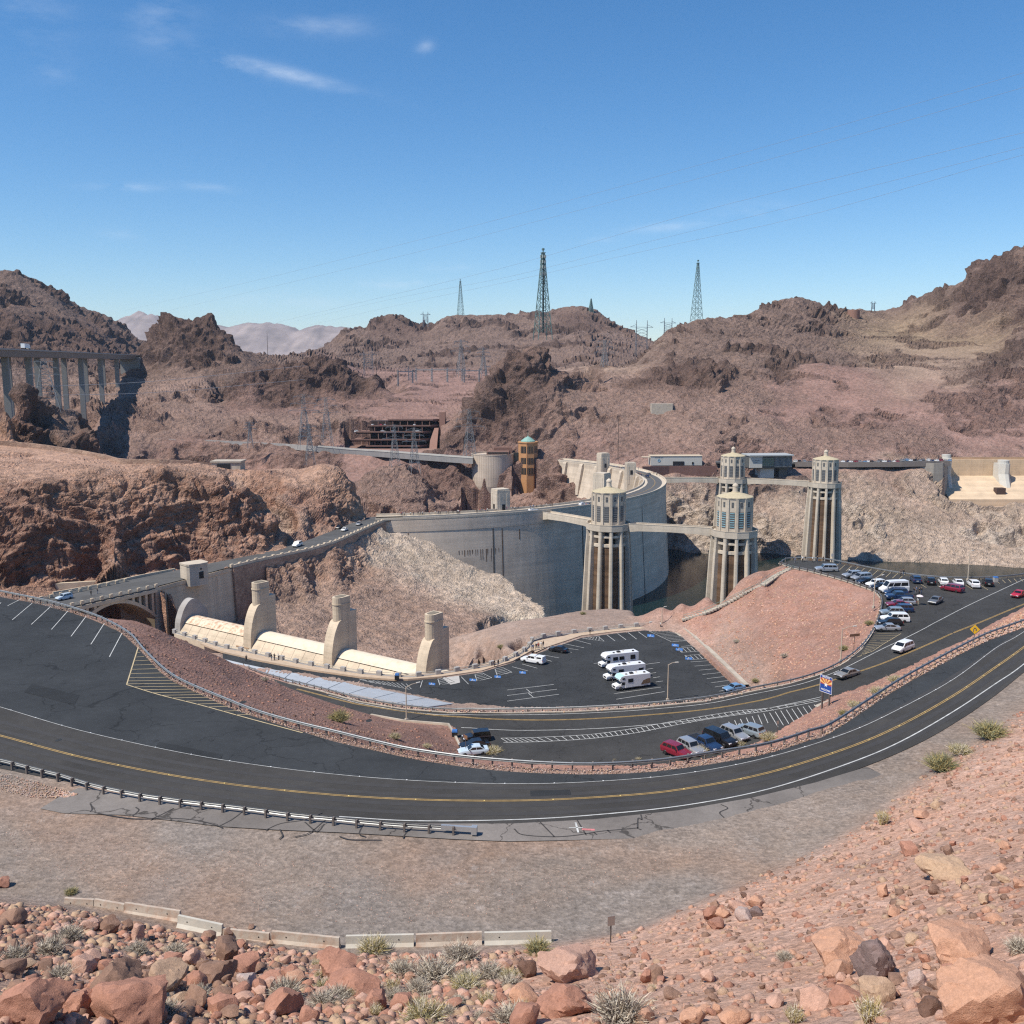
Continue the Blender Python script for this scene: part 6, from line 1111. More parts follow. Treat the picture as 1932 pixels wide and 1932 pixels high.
def car(kind, col, pos, rz, label, group='cars parked around the lots', name=None):
    if kind not in CARP: CARP[kind] = car_parts(kind)
    nm = name or dict(sedan='sedan', suv='suv', bigsuv='suv', minivan='minivan', jeep='jeep', wagon='car', transit='van', pickup='pickup_truck')[kind]; cat = dict(suv='suv', minivan='minivan', van='van', pickup_truck='pickup truck').get(nm, 'car')
    t = thing(nm if nm != 'jeep' else 'offroad_car', label, cat, pos, rz, group)
    for n_, me, lc in CARP[kind]:
        o = link_mesh(n_, me, t)
        if n_ == 'body': o.material_slots[0].link = 'OBJECT'; o.material_slots[0].material = PAINT[col]
        if lc: o.location = lc[:3]; o.rotation_euler = (math.pi/2, 0, 0); o.scale = (lc[3],)*3; r = link_mesh('rim', rim_mesh(), o)
    return t
def pxcar(kind, col, f, cx, cy, rear, front, label, **k):
    p = f(cx, cy); a = f(*rear); b = f(*front); return car(kind, col, (p[0], p[1], p[2]+.03), math.atan2(b[1]-a[1], b[0]-a[0]), label, **k)
A = (1699, 1189), (1650, 1191)
for kind, col, cx, cy, dirn, lab in (
 ('sedan','silver',1674,1190,A,'silver white sedan nearest the hatched corner of the right lot'), ('wagon','black',1679,1180,A,'black car squeezed between the nearest sedan and a white suv'), ('bigsuv','white',1688,1173.5,A,'white suv with dark windows, third from the hatched corner'), ('suv','slate',1683,1161,A,'blue grey crossover behind the white suv in the lot row'),
 ('suv','navy',1700,1155,A,'dark navy suv with its tail sticking out of the row'), ('sedan','maroon',1693,1145,A,'dark red car seen only by its roof in the row'), ('wagon','silver',1705,1141,A,'pale silver wagon with a dark sunroof in the row'), ('pickup','navy',1696,1131,A,'dark blue pickup truck in front of the white van'), ('minivan','navy',1690,1123.5,A,'dark blue van beside the white high roof van'), ('transit','white',1686,1117.5,((1712,1117),(1660,1120)),'white high roof passenger van in the right lot'),
 ('sedan','black',1661,1111.5,((1690,1108),(1650,1112)),'black sedan half hidden beyond the high roof van'), ('suv','white',1652,1107,((1668,1104),(1636,1108)),'white crossover beside the lamp post in the right lot'), ('sedan','black',1634,1101.5,((1650,1099),(1620,1102)),'black sedan between two pale cars at the railing'), ('minivan','silver',1625,1094.5,((1645,1091),(1606,1096)),'silver minivan at the slope side railing'), ('suv','silver',1608,1090,((1628,1087),(1590,1091)),'pale silver suv, last of the row before the lookout'), ('bigsuv','silver',1559,1078.5,((1580,1077),(1539,1079)),'large silver suv parked alone by the lookout'),
 ('suv','navy',1727,1098.5,((1733,1102),(1724,1093)),'dark suv at the left end of the lakeside row'), ('suv','black',1754,1101.5,((1759,1106),(1750,1096)),'black suv second in the lakeside row'), ('wagon','white',1779,1102,((1784,1107),(1775,1096)),'white car with black roof glass in the lakeside row'), ('sedan','white',1807,1103.5,((1813,1108),(1801,1097)),'white sedan behind the red minivan by the lake'), ('suv','white',1836,1107,((1844,1112),(1829,1101)),'white suv with roof rails beside the lakeside lamp post'), ('suv','black',1863,1104,((1867,1109),(1859,1098)),'black suv at the right end of the lakeside row'),
 ('minivan','maroon',1796,1115.5,((1812,1118),(1780,1112)),'dark red minivan backing out near the lake'), ('sedan','grey',1765,1138,((1777,1131),(1752,1143)),'dark grey sedan driving through the right lot'), ('minivan','white',1703,1228,((1722,1219),(1686,1236)),'white minivan driving down the climbing road'), ('sedan','beige',1598,1277,((1617,1270),(1580,1284)),'taupe sedan driving near the blue state sign'), ('sedan','red',1922,1126,((1940,1119),(1903,1131)),'bright red car entering at the right edge'),
 ('jeep','black',899,1399,((924,1393),(876,1401)),'black boxy offroad car at the left end of the pocket lot'), ('sedan','black',895,1412,((916,1408),(876,1415)),'black sedan beside the offroad car'), ('sedan','lightblue',893,1423,((912,1420),(880,1425)),'pale blue car almost hidden behind the upper guard rail'),
 ('suv','maroon',1276,1425,((1256,1418),(1296,1430)),'red car at the left end of the angled row below the rail'), ('suv','silver',1303,1418,((1283,1408),(1322,1426)),'silver suv next to the red car below the rail'), ('pickup','navy',1330,1411,((1305,1401),(1353,1420)),'dark blue pickup between a silver and a black suv'), ('bigsuv','black',1358,1402,((1330,1391),(1386,1410)),'big black suv in the angled row below the rail'), ('suv','silver',1385,1393,((1360,1382),(1410,1400)),'silver grey suv right of the big black one'), ('suv','slate',1414,1386,((1442,1391),(1390,1378)),'silver blue suv at the right end of the angled row')): pxcar(kind, col, mid, cx, cy, *dirn, lab)
pxcar('sedan','black',atz,1053,1229.5,(1071,1233),(1036,1227),'black sedan parked by the curved overlook in the lower lot'); pxcar('sedan','blue',atz,1385,1303,(1402,1300),(1368,1305),'blue car half hidden by the guard rail at the lower lot corner')
pk = pxcar('pickup','white',atz,1006,1250.5,(1030,1256),(983,1248),'white pickup truck with a canopy over its bed'); mb = MB(); mb.rings([[(x, s*w, z) for s, w, z in ((-1, .97, 1.2), (-1, .8, 1.88), (1, .8, 1.88), (1, .97, 1.2))] for x in (-2.8, -1.02)]); mb.build('canopy', PAINT['white'], pk)
for s in (-1, 1): mb = MB(); mb.add([(-2.5, s*.93, 1.4), (-1.3, s*.93, 1.4), (-1.3, s*.86, 1.75), (-2.5, s*.86, 1.75)], [(0, 1, 2, 3)]); mb.build('canopy_window', M_CG, pk)
for k, (kind, col, cx, cy, r, f_, lab) in enumerate((('bigsuv','white',561,1031,(575,1025),(548,1036),'white suv in the cliff shadow on the approach road'),('sedan','white',650,1001.5,(658,998),(643,1005),'white car on the approach road nearest the dam corner'),('sedan','silver',677,990.5,(684,986),(670,995),'silver car leaving the dam on the approach road'),('sedan','black',640,997,(647,994),(633,1000),'dark car in the shade of the cliff on the approach road'),('suv','lightblue',121,1131,(140,1127),(104,1135),'pale blue suv crossing the arch bridge'))): pxcar(kind, col, atz, cx, cy, r, f_, lab, group='cars on the approach road')
for kind, col, px, lo, hi, r, lab in (('sedan','white',1006,-75,-50,DR-5,'white car on the near half of the dam crest'),('suv','white',1100,-50,-30,DR-5,'white car on the dam crest left of the nearest intake tower'),('minivan','silver',1176,18,48,DR-9,'silver van on the far half of the dam crest'),('sedan','black',1137,25,48,DR-9,'dark car on the far dam crest left of the tall crest tower'),('suv','black',1189,14,40,DR-9,'dark car on the far dam crest between the two crest towers'),('sedan','grey',1224,4,30,DR-5,'grey car on the bend of the dam crest'),('suv','navy',1233,2,28,DR-9,'navy car on the bend of the dam crest')):
    th = find_th(px, lo, hi, r); car(kind, col, dpt(th, r, .03), th+math.pi/2, lab, 'cars on the dam crest')
rs = random.Random(11); cols = ['white','black','silver','grey','white','navy','white','maroon','silver','blue']
far_px = list(range(1500, 1530, 9))+list(range(1590, 1792, 8))
for i, px in enumerate(far_px):
    Y = 684+rs.uniform(0, 8) if px < 1700 else 692+rs.uniform(0, 8); p = aty(px+rs.uniform(-2, 2), 870, Y); t = car(rs.choice(['sedan','suv','suv','bigsuv','wagon']), cols[i % 10], (p[0], p[1], 1.25), math.pi/2+rs.uniform(-.1, .1), 'small %s car in the crowded far lot, %s' % (cols[i % 10], 'left of the rightmost tower' if px < 1540 else 'just right of the rightmost tower' if px < 1660 else 'near the right end of its wall'), 'cars in the far parking lot')
for i, (px, sb, z) in enumerate(((700,3.2,20.5),(716,3.2,20.5),(724,3.2,20.5),(780,3.2,20.5),(672,2,15.6),(722,2,15.6),(742,2,15.6),(788,2,15.6))):
    car('suv', ('white','red','silver','white','white','white','silver','white')[i], (gl(px), 794+sb+{20.5: 7, 15.6: 3}[z]+1.5, z+.05), 0 if z < 16 else math.pi/2, '%s car parked on the %s deck of the brown garage' % (('white','red','silver','white','white','white','silver','white')[i], 'upper' if z > 16 else 'middle'), 'cars in the parking garage')
# motorhomes
M_RV = paint('rv_white', (.8, .79, .77)); M_RVB = mat('rv_brown', (.2, .13, .08), .5, var=.3, vscale=2); M_RVC = mat('rv_cyan', (.42, .72, .75), .4); M_RVG = mat('rv_stripe', (.3, .31, .36), .4)
def motorhome(c, rear, front, L_, label, kind):
    p = atz(*c); a = atz(*rear); b = atz(*front); t = thing('motorhome', label, 'motorhome', (p[0], p[1], .03), math.atan2(b[1]-a[1], b[0]-a[0]), 'motorhomes parked side by side'); f = L_/2; w = 1.2
    B = [(-f, .55), (-f, 3.05), (f-1.9, 3.15), (f-1.15, 3.0), (f-.75, 2.45), (f-1.0, 1.95), (f-2.1, 1.75), (f-2.1, .5)]; n = len(B); mb = MB(); mb.add([(x, s*w, z) for s in (-1, 1) for x, z in B], [tuple(range(n)), tuple(range(2*n-1, n-1, -1))]+[(i, i+n, (i+1) % n+n, (i+1) % n) for i in range(n)]); mb.build('house', M_RV, t)
    mb = MB(); mb.rings([[(x, s*.95*k, z) for s, k, z in ((-1, .95, .4), (-1, 1, .9), (-1, .92, zt), (1, .92, zt), (1, 1, .9), (1, .95, .4))] for x, zt in ((f-2.2, 1.76), (f-1.45, 1.72), (f-1.0, 1.25), (f-.15, 1.1), (f, .8))]); mb.build('cab', M_RV, t)
    mb = MB(); mb.add([(f-1.02, -.84, 1.28), (f-1.02, .84, 1.28), (f-1.46, .78, 1.74), (f-1.46, -.78, 1.74)], [(0, 1, 2, 3)]); mb.v = [(x+.03, y, z+.02) for x, y, z in mb.v]; mb.build('windscreen', M_CG, t)
    for s in (-1, 1):
        def pn(name, x0, x1, z0, z1, m, o=.02): mb = MB(); mb.box(((x0+x1)/2, s*(w+o/2), (z0+z1)/2), (x1-x0, .03+o, z1-z0)); mb.build(name, m, t)
        mb = MB(); mb.add([(f-2.1, s*.955, 1.1), (f-1.25, s*.955, 1.1), (f-1.5, s*.9, 1.66), (f-2.1, s*.9, 1.66)], [(0, 1, 2, 3)]); mb.build('cab_window', M_CG, t)
        pn('window', f-1.95, f-1.35, 2.35, 2.7, M_CG); pn('window', f-3.9, f-2.7, 1.6, 2.4, M_CG)
        if kind == 0: pn('window', f-5.5, f-4.3, 1.6, 2.4, M_CG); pn('graphic', -f+.9, -f+2.1, 1.5, 2.5, M_TRIM); pn('stripe', -f+.1, f-3, .95, 1.05, M_RVG); pn('stripe', -f+.1, f-4, 1.15, 1.22, M_RVG)
        if kind == 1: pn('window', -f+.5, -f+1.6, 1.5, 2.2, M_CG); mb = MB(); mb.add([(f-3.2, s*(w+.02), 1.05), (f-5.6, s*(w+.02), 1.35), (-f+.3, s*(w+.02), 2.25), (-f+.3, s*(w+.02), 2.4), (f-5.6, s*(w+.02), 1.6)], [(0, 1, 2, 3, 4)]); mb.build('stripe', M_RVG, t)
        if kind == 2: mb = MB(); mb.add([(-f+.05, s*(w+.02), .95), (-f+2.3, s*(w+.02), .8), (-f+1.7, s*(w+.02), 1.7), (-f+.7, s*(w+.02), 2.0), (-f+.05, s*(w+.02), 2.0)], [(0, 1, 2, 3, 4)]); mb.build('graphic', M_RVB, t)
        pn('locker', -f+.5, -f+1.6, .6, .9, M_RVG, .01); pn('stripe', -f+2.6, f-2.3, .58, .66, M_RVG, .01)
        mb = MB(); mb.box((f-1.35, s*1.15, 1.35), (.12, .3, .4)); mb.build('mirror', M_TRIM, t); mb = MB(); mb.box((f-.08, s*.68, .92), (.1, .3, .2)); mb.build('headlight', M_HL, t); mb = MB(); mb.box((-f-.02, s*1.05, 1.2), (.06, .16, .4)); mb.build('taillight', M_TL, t)
    if kind == 2: mb = MB(); mb.add([(f-1.15+.02, -1.1, 3.02), (f-1.15+.02, 1.1, 3.02), (f-.72, 1.1, 2.45), (f-.72, -1.1, 2.45), (f-1.9, -1.1, 3.165), (f-1.9, 1.1, 3.165)], [(0, 3, 2, 1), (4, 0, 1, 5)]); mb.build('cab_over_panel', M_RVC, t)
    for x, y, sz in ((0, .1, .8), (-1.4, -.4, .45), (1.3, .3, .45), (-f+1, .3, .45)): mb = MB(); mb.box((x, y, 3.1+sz*.18), (sz, sz*.9, sz*.4), taper=.85); mb.build('roof_vent', M_TRIM if sz > .6 or y > .2 else M_PALE, t)
    mb = MB(); mb.box((-f-.06, 0, 1.9), (.08, 1.5, .7)); mb.build('rear_window', M_CG, t); mb = MB(); mb.box((f-.02, 0, .75), (.08, 1.1, .3)); mb.build('grille', M_TRIM, t); mb = MB(); mb.box((-f-.15, 0, .6), (.25, 2.2, .2)); mb.build('bumper', M_TRIM, t)
    for x in (f-1.1, -f+2.3):
        for s in (-1, 1): o = link_mesh('wheel', wheel_mesh(), t, (x, s*(w-.18), .38)); o.rotation_euler = (math.pi/2, 0, 0); o.scale = (1.15, 1.15, 1.2); link_mesh('rim', rim_mesh(), o)
motorhome((1166,1255.5), (1202,1251), (1130,1260), 9.2, 'white motorhome with dark rear graphic, farthest of three', 0); motorhome((1177,1279), (1212,1275), (1140,1284), 9.2, 'white motorhome with grey swoosh, between the other two', 1); motorhome((1190,1297.5), (1222,1293), (1156,1302), 8.0, 'white motorhome with pale cyan front and brown rear picture', 2)
# ---------------------------------------------------------------- people
def skin_person(pose, cols):
    """one continuous skinned body: pelvis, spine, head, two bent arms, two legs"""
    st, ar = pose; V = [(0, 0, .95), (0, 0, 1.2), (0, .0, 1.42), (0, .01, 1.52), (.02, .01, 1.66), (.03, .01, 1.76)]; R = [(.15, .12), (.14, .1), (.16, .1), (.055, .055), (.085, .1), (.05, .06)]; E = [(0, 1), (1, 2), (2, 3), (3, 4), (4, 5)]
    for s in (-1, 1):
        b = len(V); V += [(0, s*.1, .9), (s*st*.5+.03, s*.11, .5), (s*st, s*.11, .08), (s*st+.16, s*.13, .04)]; R += [(.1, .1), (.062, .065), (.042, .045), (.04, .035)]; E += [(0, b), (b, b+1), (b+1, b+2), (b+2, b+3)]
        b = len(V); V += [(0, s*.19, 1.4), (-s*ar*.4, s*.25, 1.14), (-s*ar*.4+.14+ar*.2, s*.23, .92), (-s*ar*.4+.2+ar*.2, s*.22, .84)]; R += [(.06, .06), (.042, .045), (.032, .035), (.035, .025)]; E += [(2, b), (b, b+1), (b+1, b+2), (b+2, b+3)]
    me = bpy.data.meshes.new('p'); me.from_pydata(V, E, []); o = bpy.data.objects.new('p', me); COL.objects.link(o); o.modifiers.new('s', 'SKIN'); sv = me.skin_vertices[0].data
    for i, r in enumerate(R): sv[i].radius = r
    sv[0].use_root = True; o.modifiers.new('u', 'SUBSURF').levels = 1; bpy.context.view_layer.update(); m2 = bpy.data.meshes.new_from_object(o.evaluated_get(bpy.context.evaluated_depsgraph_get())); bpy.data.objects.remove(o); m2.name = 'person'; m2.materials.clear()
    for c in cols: m2.materials.append(c)
    for p in m2.polygons:
        c = p.center; p.use_smooth = True; p.material_index = 3 if c.z > 1.70 or (c.z > 1.58 and c.x < -.01) else 2 if c.z > 1.48 or (abs(c.y) > .17 and c.z < 1.12) else 1 if c.z < .98 and c.z > .1 else 4 if c.z <= .1 else 0
    return m2
C_ = lambda n, r: mat(n, r, .85)
SKIN = C_('skin', (.42, .25, .17)); HAIR = C_('hair', (.03, .02, .015)); SHOE = C_('shoe', (.06, .06, .06)); CL = {k: C_('cloth_'+k, v) for k, v in dict(black=(.02, .02, .022), white=(.6, .6, .58), blue=(.06, .12, .25), grey=(.2, .2, .21), red=(.35, .05, .05), tan=(.4, .32, .22), denim=(.08, .11, .17)).items()}
PM = [skin_person(pz, [CL[a], CL[b], SKIN, HAIR, SHOE]) for pz, a, b in (((.12, .1), 'black', 'denim'), ((.0, .0), 'white', 'black'), ((.2, .25), 'blue', 'grey'), ((.05, .4), 'black', 'black'), ((.1, .1), 'red', 'denim'), ((.15, .2), 'white', 'tan'))]
def person(pos, rz, k, label, group=None, sc=1.): o = link_mesh('person', PM[k % 6], None, pos, rz); o.scale = (sc,)*3; return tag(o, label, 'person', group)
wf = lambda x, y: atz(x, y, .12)
for x, y, f, k, lab in ((465,1249,atz,3,'person in black walking on the narrow asphalt strip'),(512,1246,wf,0,'person in a black top walking on the spillway walkway, left one of three'),(518,1246,wf,3,'person dressed in black in the middle of three on the walkway'),(525,1245,wf,1,'person in a white top beside two in black on the walkway'),(933,1258,wf,3,'person in black at the railing right of the last pier'),(940,1257.5,wf,0,'person in a black top and jeans at the railing right of the last pier'),(1113,1198.5,wf,3,'person in black leaning at the lower lot railing'),(1246,1185,wf,1,'person in white at the far corner of the lower lot'),
  (1602,1085,mid,1,'person in a white top standing before the lakeside row'),(1699.5,1087,mid,3,'person in black at the lakeside rail, left of a pair'),(1704.5,1086.5,mid,0,'person in jeans at the lakeside rail, right of a pair'),(1724,1122,mid,0,'person in jeans standing behind the high roof van, left of the group'),(1728.5,1120,mid,2,'person in a blue top in the group behind the high roof van'),(1734,1122.5,mid,3,'person in black in the group behind the high roof van'),(1738,1121.5,mid,0,'person in a black top at the right of the group behind the van'),(1732,1141,mid,5,'person in a white top holding a pale parasol'),(1718,1151.5,mid,5,'person in a white top and tan trousers behind the navy suv'),
  (1500,1063,mid,2,'person in blue at the lookout corner'),(1514,1060.5,mid,1,'person in white at the lookout below the rightmost tower'),(1519,1060,mid,0,'person in jeans at the lookout beside one in white'),(1533,1061,mid,1,'person in white looking at the rightmost tower'),(1542,1060.5,mid,0,'person in black top at the lookout rail'),(1553,1061,mid,3,'person in black right of the lookout group'),(172,1123.5,atz,3,'person in black leaning on the arch bridge rail'),(184,1120.5,atz,0,'person in jeans on the arch bridge')): person(f(x, y), random.uniform(0, 6.3), k, lab)
for i, (x, y) in enumerate(((1002,1229),(1006,1228),(1011,1226.5),(1016,1225),(1021,1223),(1025,1221.5),(1013,1222))): person(wf(x, y), i*1.7, i+1, 'visitor in %s in the crowd at the small curved overlook' % ('white and black','blue and grey','black','red and jeans','white and tan','black and jeans','white and black')[i], 'visitors at the curved overlook')
rs = random.Random(5); k = 0
for lo, hi, n, r in ((-80, -70, 26, DR-12.3), (-68, -52, 22, DR-12.3), (-52, -38, 10, DR-1.4), (2, 22, 26, DR-12.3), (0, 18, 8, DR-1.4)):
    for _ in range(n): person(dpt(math.radians(rs.uniform(lo, hi)), r+rs.uniform(-.5, .5), .17), rs.uniform(0, 6.3), k, 'visitor in %s on the dam crest %s' % (('black and jeans','white and black','blue and grey','black','red and jeans','white and tan')[k % 6], 'left of the squat crest tower' if hi == -70 else 'near the squat crest tower' if hi == -52 else 'by the nearest footbridge' if hi == -38 else 'at the far bend of the road'), 'visitors on the dam crest', 1.05); k += 1
q = mid(1732, 1141); um = thing('parasol', 'small pale pink parasol carried in the right lot', 'umbrella', (q[0]+.25, q[1]-.1, q[2]+.9)); mb = MB(); mb.lathe([(.75, 1.0), (.5, 1.22), (.02, 1.36)], 8); mb.build('canopy', mat('parasol_pale', (.75, .66, .68), .7), um); mb = MB(); mb.tube([(0, 0, 0), (0, 0, 1.4)], .02, 5); mb.build('shaft', M_TRIM, um)
# ---------------------------------------------------------------- lamp posts, signs, bins
M_LAMP = mat('lamp_post_tan', (.5, .42, .32), .5)
def lamp(f, x, y, h, adir, arm, label):
    t = thing('street_lamp', label, 'street lamp', f(x, y), adir, 'street lamps round the parking lots'); mb = MB(); mb.tube([(0, 0, -.2), (0, 0, h)], [.13, .08], 8); mb.build('post', M_LAMP, t); mb = MB(); mb.box((0, 0, .2), (.5, .5, .5)); mb.build('base', M_CONC, t)
    mb = MB(); mb.tube([(0, 0, h-.1), (arm*.5, 0, h+.25), (arm, 0, h+.35)], [.06, .05, .04], 6); mb.build('arm', M_LAMP, t); mb = MB(); mb.box((arm+.25, 0, h+.33), (.75, .3, .14)); mb.build('lamp_head', M_PALE, t)
for a in ((mid,767,1360,6.2,.6,2.2,'tan street lamp at the toe of the brown slope'),(atz,1259.5,1322,7.6,.2,1.5,'street lamp in front of the three motorhomes'),(atz,1248.5,1183,5.,.5,.8,'short lamp at the far corner of the lower lot'),(mid,1586,1249,6.2,.25,2.3,'street lamp on the pink slope near the brown board'),(mid,1648,1147,6.6,.6,2.5,'street lamp rising among the cars of the right lot'),(mid,1826,1095,7.0,.3,.6,'street lamp behind the lakeside row of cars')): lamp(*a)
def hitg(px, py, t0=1.5, t1=900.):
    d = ray(px, py); t = t0
    while t < t1 and EYE+d[2]*t > ground(d[0]*t, d[1]*t): t *= 1.004
    return (d[0]*t, d[1]*t, ground(d[0]*t, d[1]*t))
def sign(name, label, pos, rz, h, w, hh, m, pm, shape='box'):
    t = thing(name, label, 'sign', pos, rz); mb = MB(); mb.bar((0, 0, -.3), (0, 0, h+hh*.5), .07); mb.build('post', pm, t); mb = MB()
    if shape == 'diamond': mb.add([(0, -.04, h-.0), (w*.7, -.04, h+w*.7), (0, -.04, h+w*1.4), (-w*.7, -.04, h+w*.7), (0, -.07, h), (w*.7, -.07, h+w*.7), (0, -.07, h+w*1.4), (-w*.7, -.07, h+w*.7)], [(0, 1, 2, 3), (7, 6, 5, 4), (0, 4, 5, 1), (1, 5, 6, 2), (2, 6, 7, 3), (3, 7, 4, 0)])
    else: mb.box((0, -.05, h+hh/2), (w, .04, hh))
    mb.build('panel', m, t); return t
SB = mat('sign_back', (.34, .3, .27), .5, metal=.3); SBR = mat('sign_brown', (.22, .12, .07), .7); SPB = mat('sign_post_dark', (.12, .1, .09), .7)
sign('road_sign', 'small grey sign seen from behind at the gravel edge', hitg(1152,1779), .25, 1.15, .46, .62, SB, SPB); sign('road_sign', 'brown board on a post above the pink slope guard rail', mid(1611,1224), .3, 2.4, 2.2, .5, SBR, SPB); sign('road_sign', 'brown sign seen edge on beside the black offroad car', mid(879,1424), -.9, 2.6, 1., .6, SBR, SPB); sign('road_sign', 'thin parking sign behind the angled row of cars', mid(1466,1390), .2, 2.0, .35, .5, SB, SPB); sign('road_sign', 'small white sign at the lookout railing', mid(1570,1059), .2, 1.3, .7, .8, M_PALE, SPB)
ys = sign('warning_sign', 'yellow diamond warning sign with a turning arrow by the red median', up(1838,1206), -.25, .75, .95, 1, mat('sign_yellow', (.75, .42, .02), .5), SPB, 'diamond')
mb = MB(); mb.tube([(-.18, -.09, 1.1), (-.18, -.09, 1.5), (-.1, -.09, 1.66), (.06, -.09, 1.66), (.14, -.09, 1.5), (.14, -.09, 1.38)], .05, 4); mb.add([(.0, -.09, 1.4), (.28, -.09, 1.4), (.14, -.09, 1.2)], [(0, 1, 2)]); mb.build('arrow', M_INK, ys)
AZS = mid(1556, 1346); zs = thing('state_sign', 'blue state welcome sign with orange sun rays on two posts', 'sign', AZS, math.atan2(-2.1, 1.28)); SW = 2.35; SZ0 = 3.4; SZ1 = 6.1; M_SB = mat('sign_blue', (.02, .07, .3), .5); M_SY = mat('ray_yellow', (.8, .5, .16), .5); M_SR = mat('ray_red', (.42, .09, .06), .5); M_SW = mat('sign_white', (.8, .8, .78), .5)
for x in (-.7, .7): mb = MB(); mb.box((x, .1, SZ0/2+.5), (.2, .2, SZ0+1.4)); mb.build('post', SPB, zs)
mb = MB(); mb.box((0, 0, (SZ0+SZ1)/2), (SW, .08, SZ1-SZ0)); mb.build('panel', M_SB, zs)
mb = MB(); cx, cz = 0, SZ0+1.3
mb.box((0, -.044, SZ0+.02), (SW, .02, .06)); mb.box((0, -.044, SZ1-.02), (SW, .02, .06))
for s in (-1, 1): mb.box((s*(SW/2-.02), -.0445, (SZ0+SZ1)/2), (.05, .02, SZ1-SZ0-.1))
mb.build('border', M_SW, zs)
for k in range(11):
    a0, a1 = math.pi*k/11, math.pi*(k+1)/11
    def rim(a):
        r = min((SW/2-.06)/max(abs(math.cos(a)), 1e-3), (SZ1-.42-cz)/max(math.sin(a), 1e-3)); return (cx+r*math.cos(a), -.05-.001*(k % 2), cz+r*math.sin(a))
    mb = MB(); mb.add([(cx, -.05-.001*(k % 2), cz), rim(a0), rim((a0+a1)/2), rim(a1)], [(0, 1, 2, 3)]); mb.build('ray', M_SY if k % 2 else M_SR, zs)
mb = MB(); mb.add([(cx+r*math.sin(k*math.pi/5), -.06, cz+r*math.cos(k*math.pi/5)) for k in range(10) for r in ((.42, .17)[k % 2],)], [tuple(range(10))]); mb.build('star', M_SW, zs)
text('ARIZONA', .42, zs, (0, -.06, SZ0+.42), (math.pi/2, 0, 0), M_SW); text('WELCOME', .3, zs, (0, -.06, SZ1-.23), (math.pi/2, 0, 0), M_SW)
for f, x, y, lab in ((wf, 749, 1282.5, 'dark bin with blue lid on the walkway edge'), (mid, 858, 1392, 'dark bin with blue lid by the kerb of the pocket lot'), (mid, 1878, 1098, 'grey box with blue top at the end of the lakeside row')):
    t = thing('litter_bin', lab, 'bin', f(x, y)); mb = MB(); mb.box((0, 0, .55), (.9, .9, 1.1)); mb.build('body', M_TRIM if x < 1500 else M_CONCG, t); mb = MB(); mb.box((0, 0, 1.22), (.95, .95, .26), taper=.8); mb.build('lid', M_BLUE, t)
# ---------------------------------------------------------------- concrete barriers in the gravel
M_KR = mat('barrier_concrete', (.47, .40, .33), .9, var=.15, vscale=2, bump=.3, dirt=(.36, .2, .13), dscale=1.2, damt=.8); M_KG = mat('barrier_pale', (.5, .47, .41), .9, var=.12, vscale=2, bump=.3, dirt=(.4, .3, .22), dscale=1., damt=.35)
for i, (x0, y0, x1, y1, m, lab) in enumerate(((123,1705,178,1708,M_KR,'low half buried barrier at the left end of the row'),(180,1708,236,1718,M_KR,'half buried barrier, second from the left'),(237,1719,341,1735,M_KR,'rust stained barrier with two lifting holes, third from the left'),(338,1750,421,1768,M_KG,'cleanest pale barrier standing askew'),(422,1768,509,1777,M_KR,'low buried barrier right of the pale askew one'),(514,1776,641,1789,M_KR,'rust stained barrier before the gap in the row'),(653,1785,781,1782,M_KG,'barrier just right of the gap'),(785,1785,909,1780,M_KR,'reddest barrier, second from the right end'),(914,1782,1040,1779,M_KG,'pale barrier at the right end of the row'))):
    a = Vector(atz(x0, y0, 29.95)); b = Vector(atz(x1, y1, 29.95)); c = (a+b)/2; L_ = (b-a).length; bury = (.4, .36, .2, -.05, .22, .1, .12, .02, .0)[i]; t = thing('barrier', lab, 'barrier', (c.x, c.y, min(a.z, b.z)-bury), math.atan2(b.y-a.y, b.x-a.x), 'concrete road barriers')
    mb = MB(); mb.rings([[(x, y, z) for y, z in ((-.3, 0), (-.3, .12), (-.14, .34), (-.09, .84), (.09, .84), (.14, .34), (.3, .12), (.3, 0))] for x in (-L_/2, L_/2)]); mb.build('wall', m, t)
    for x in (-L_*.28, L_*.28):
        mb = MB(); mb.lathe([(.045, 0), (.045, .02), (.001, .02)], 8); o = mb.build('hole', M_DARK, t); o.location = (x, -.119, .55); o.rotation_euler = (math.pi/2+.1, 0, 0)
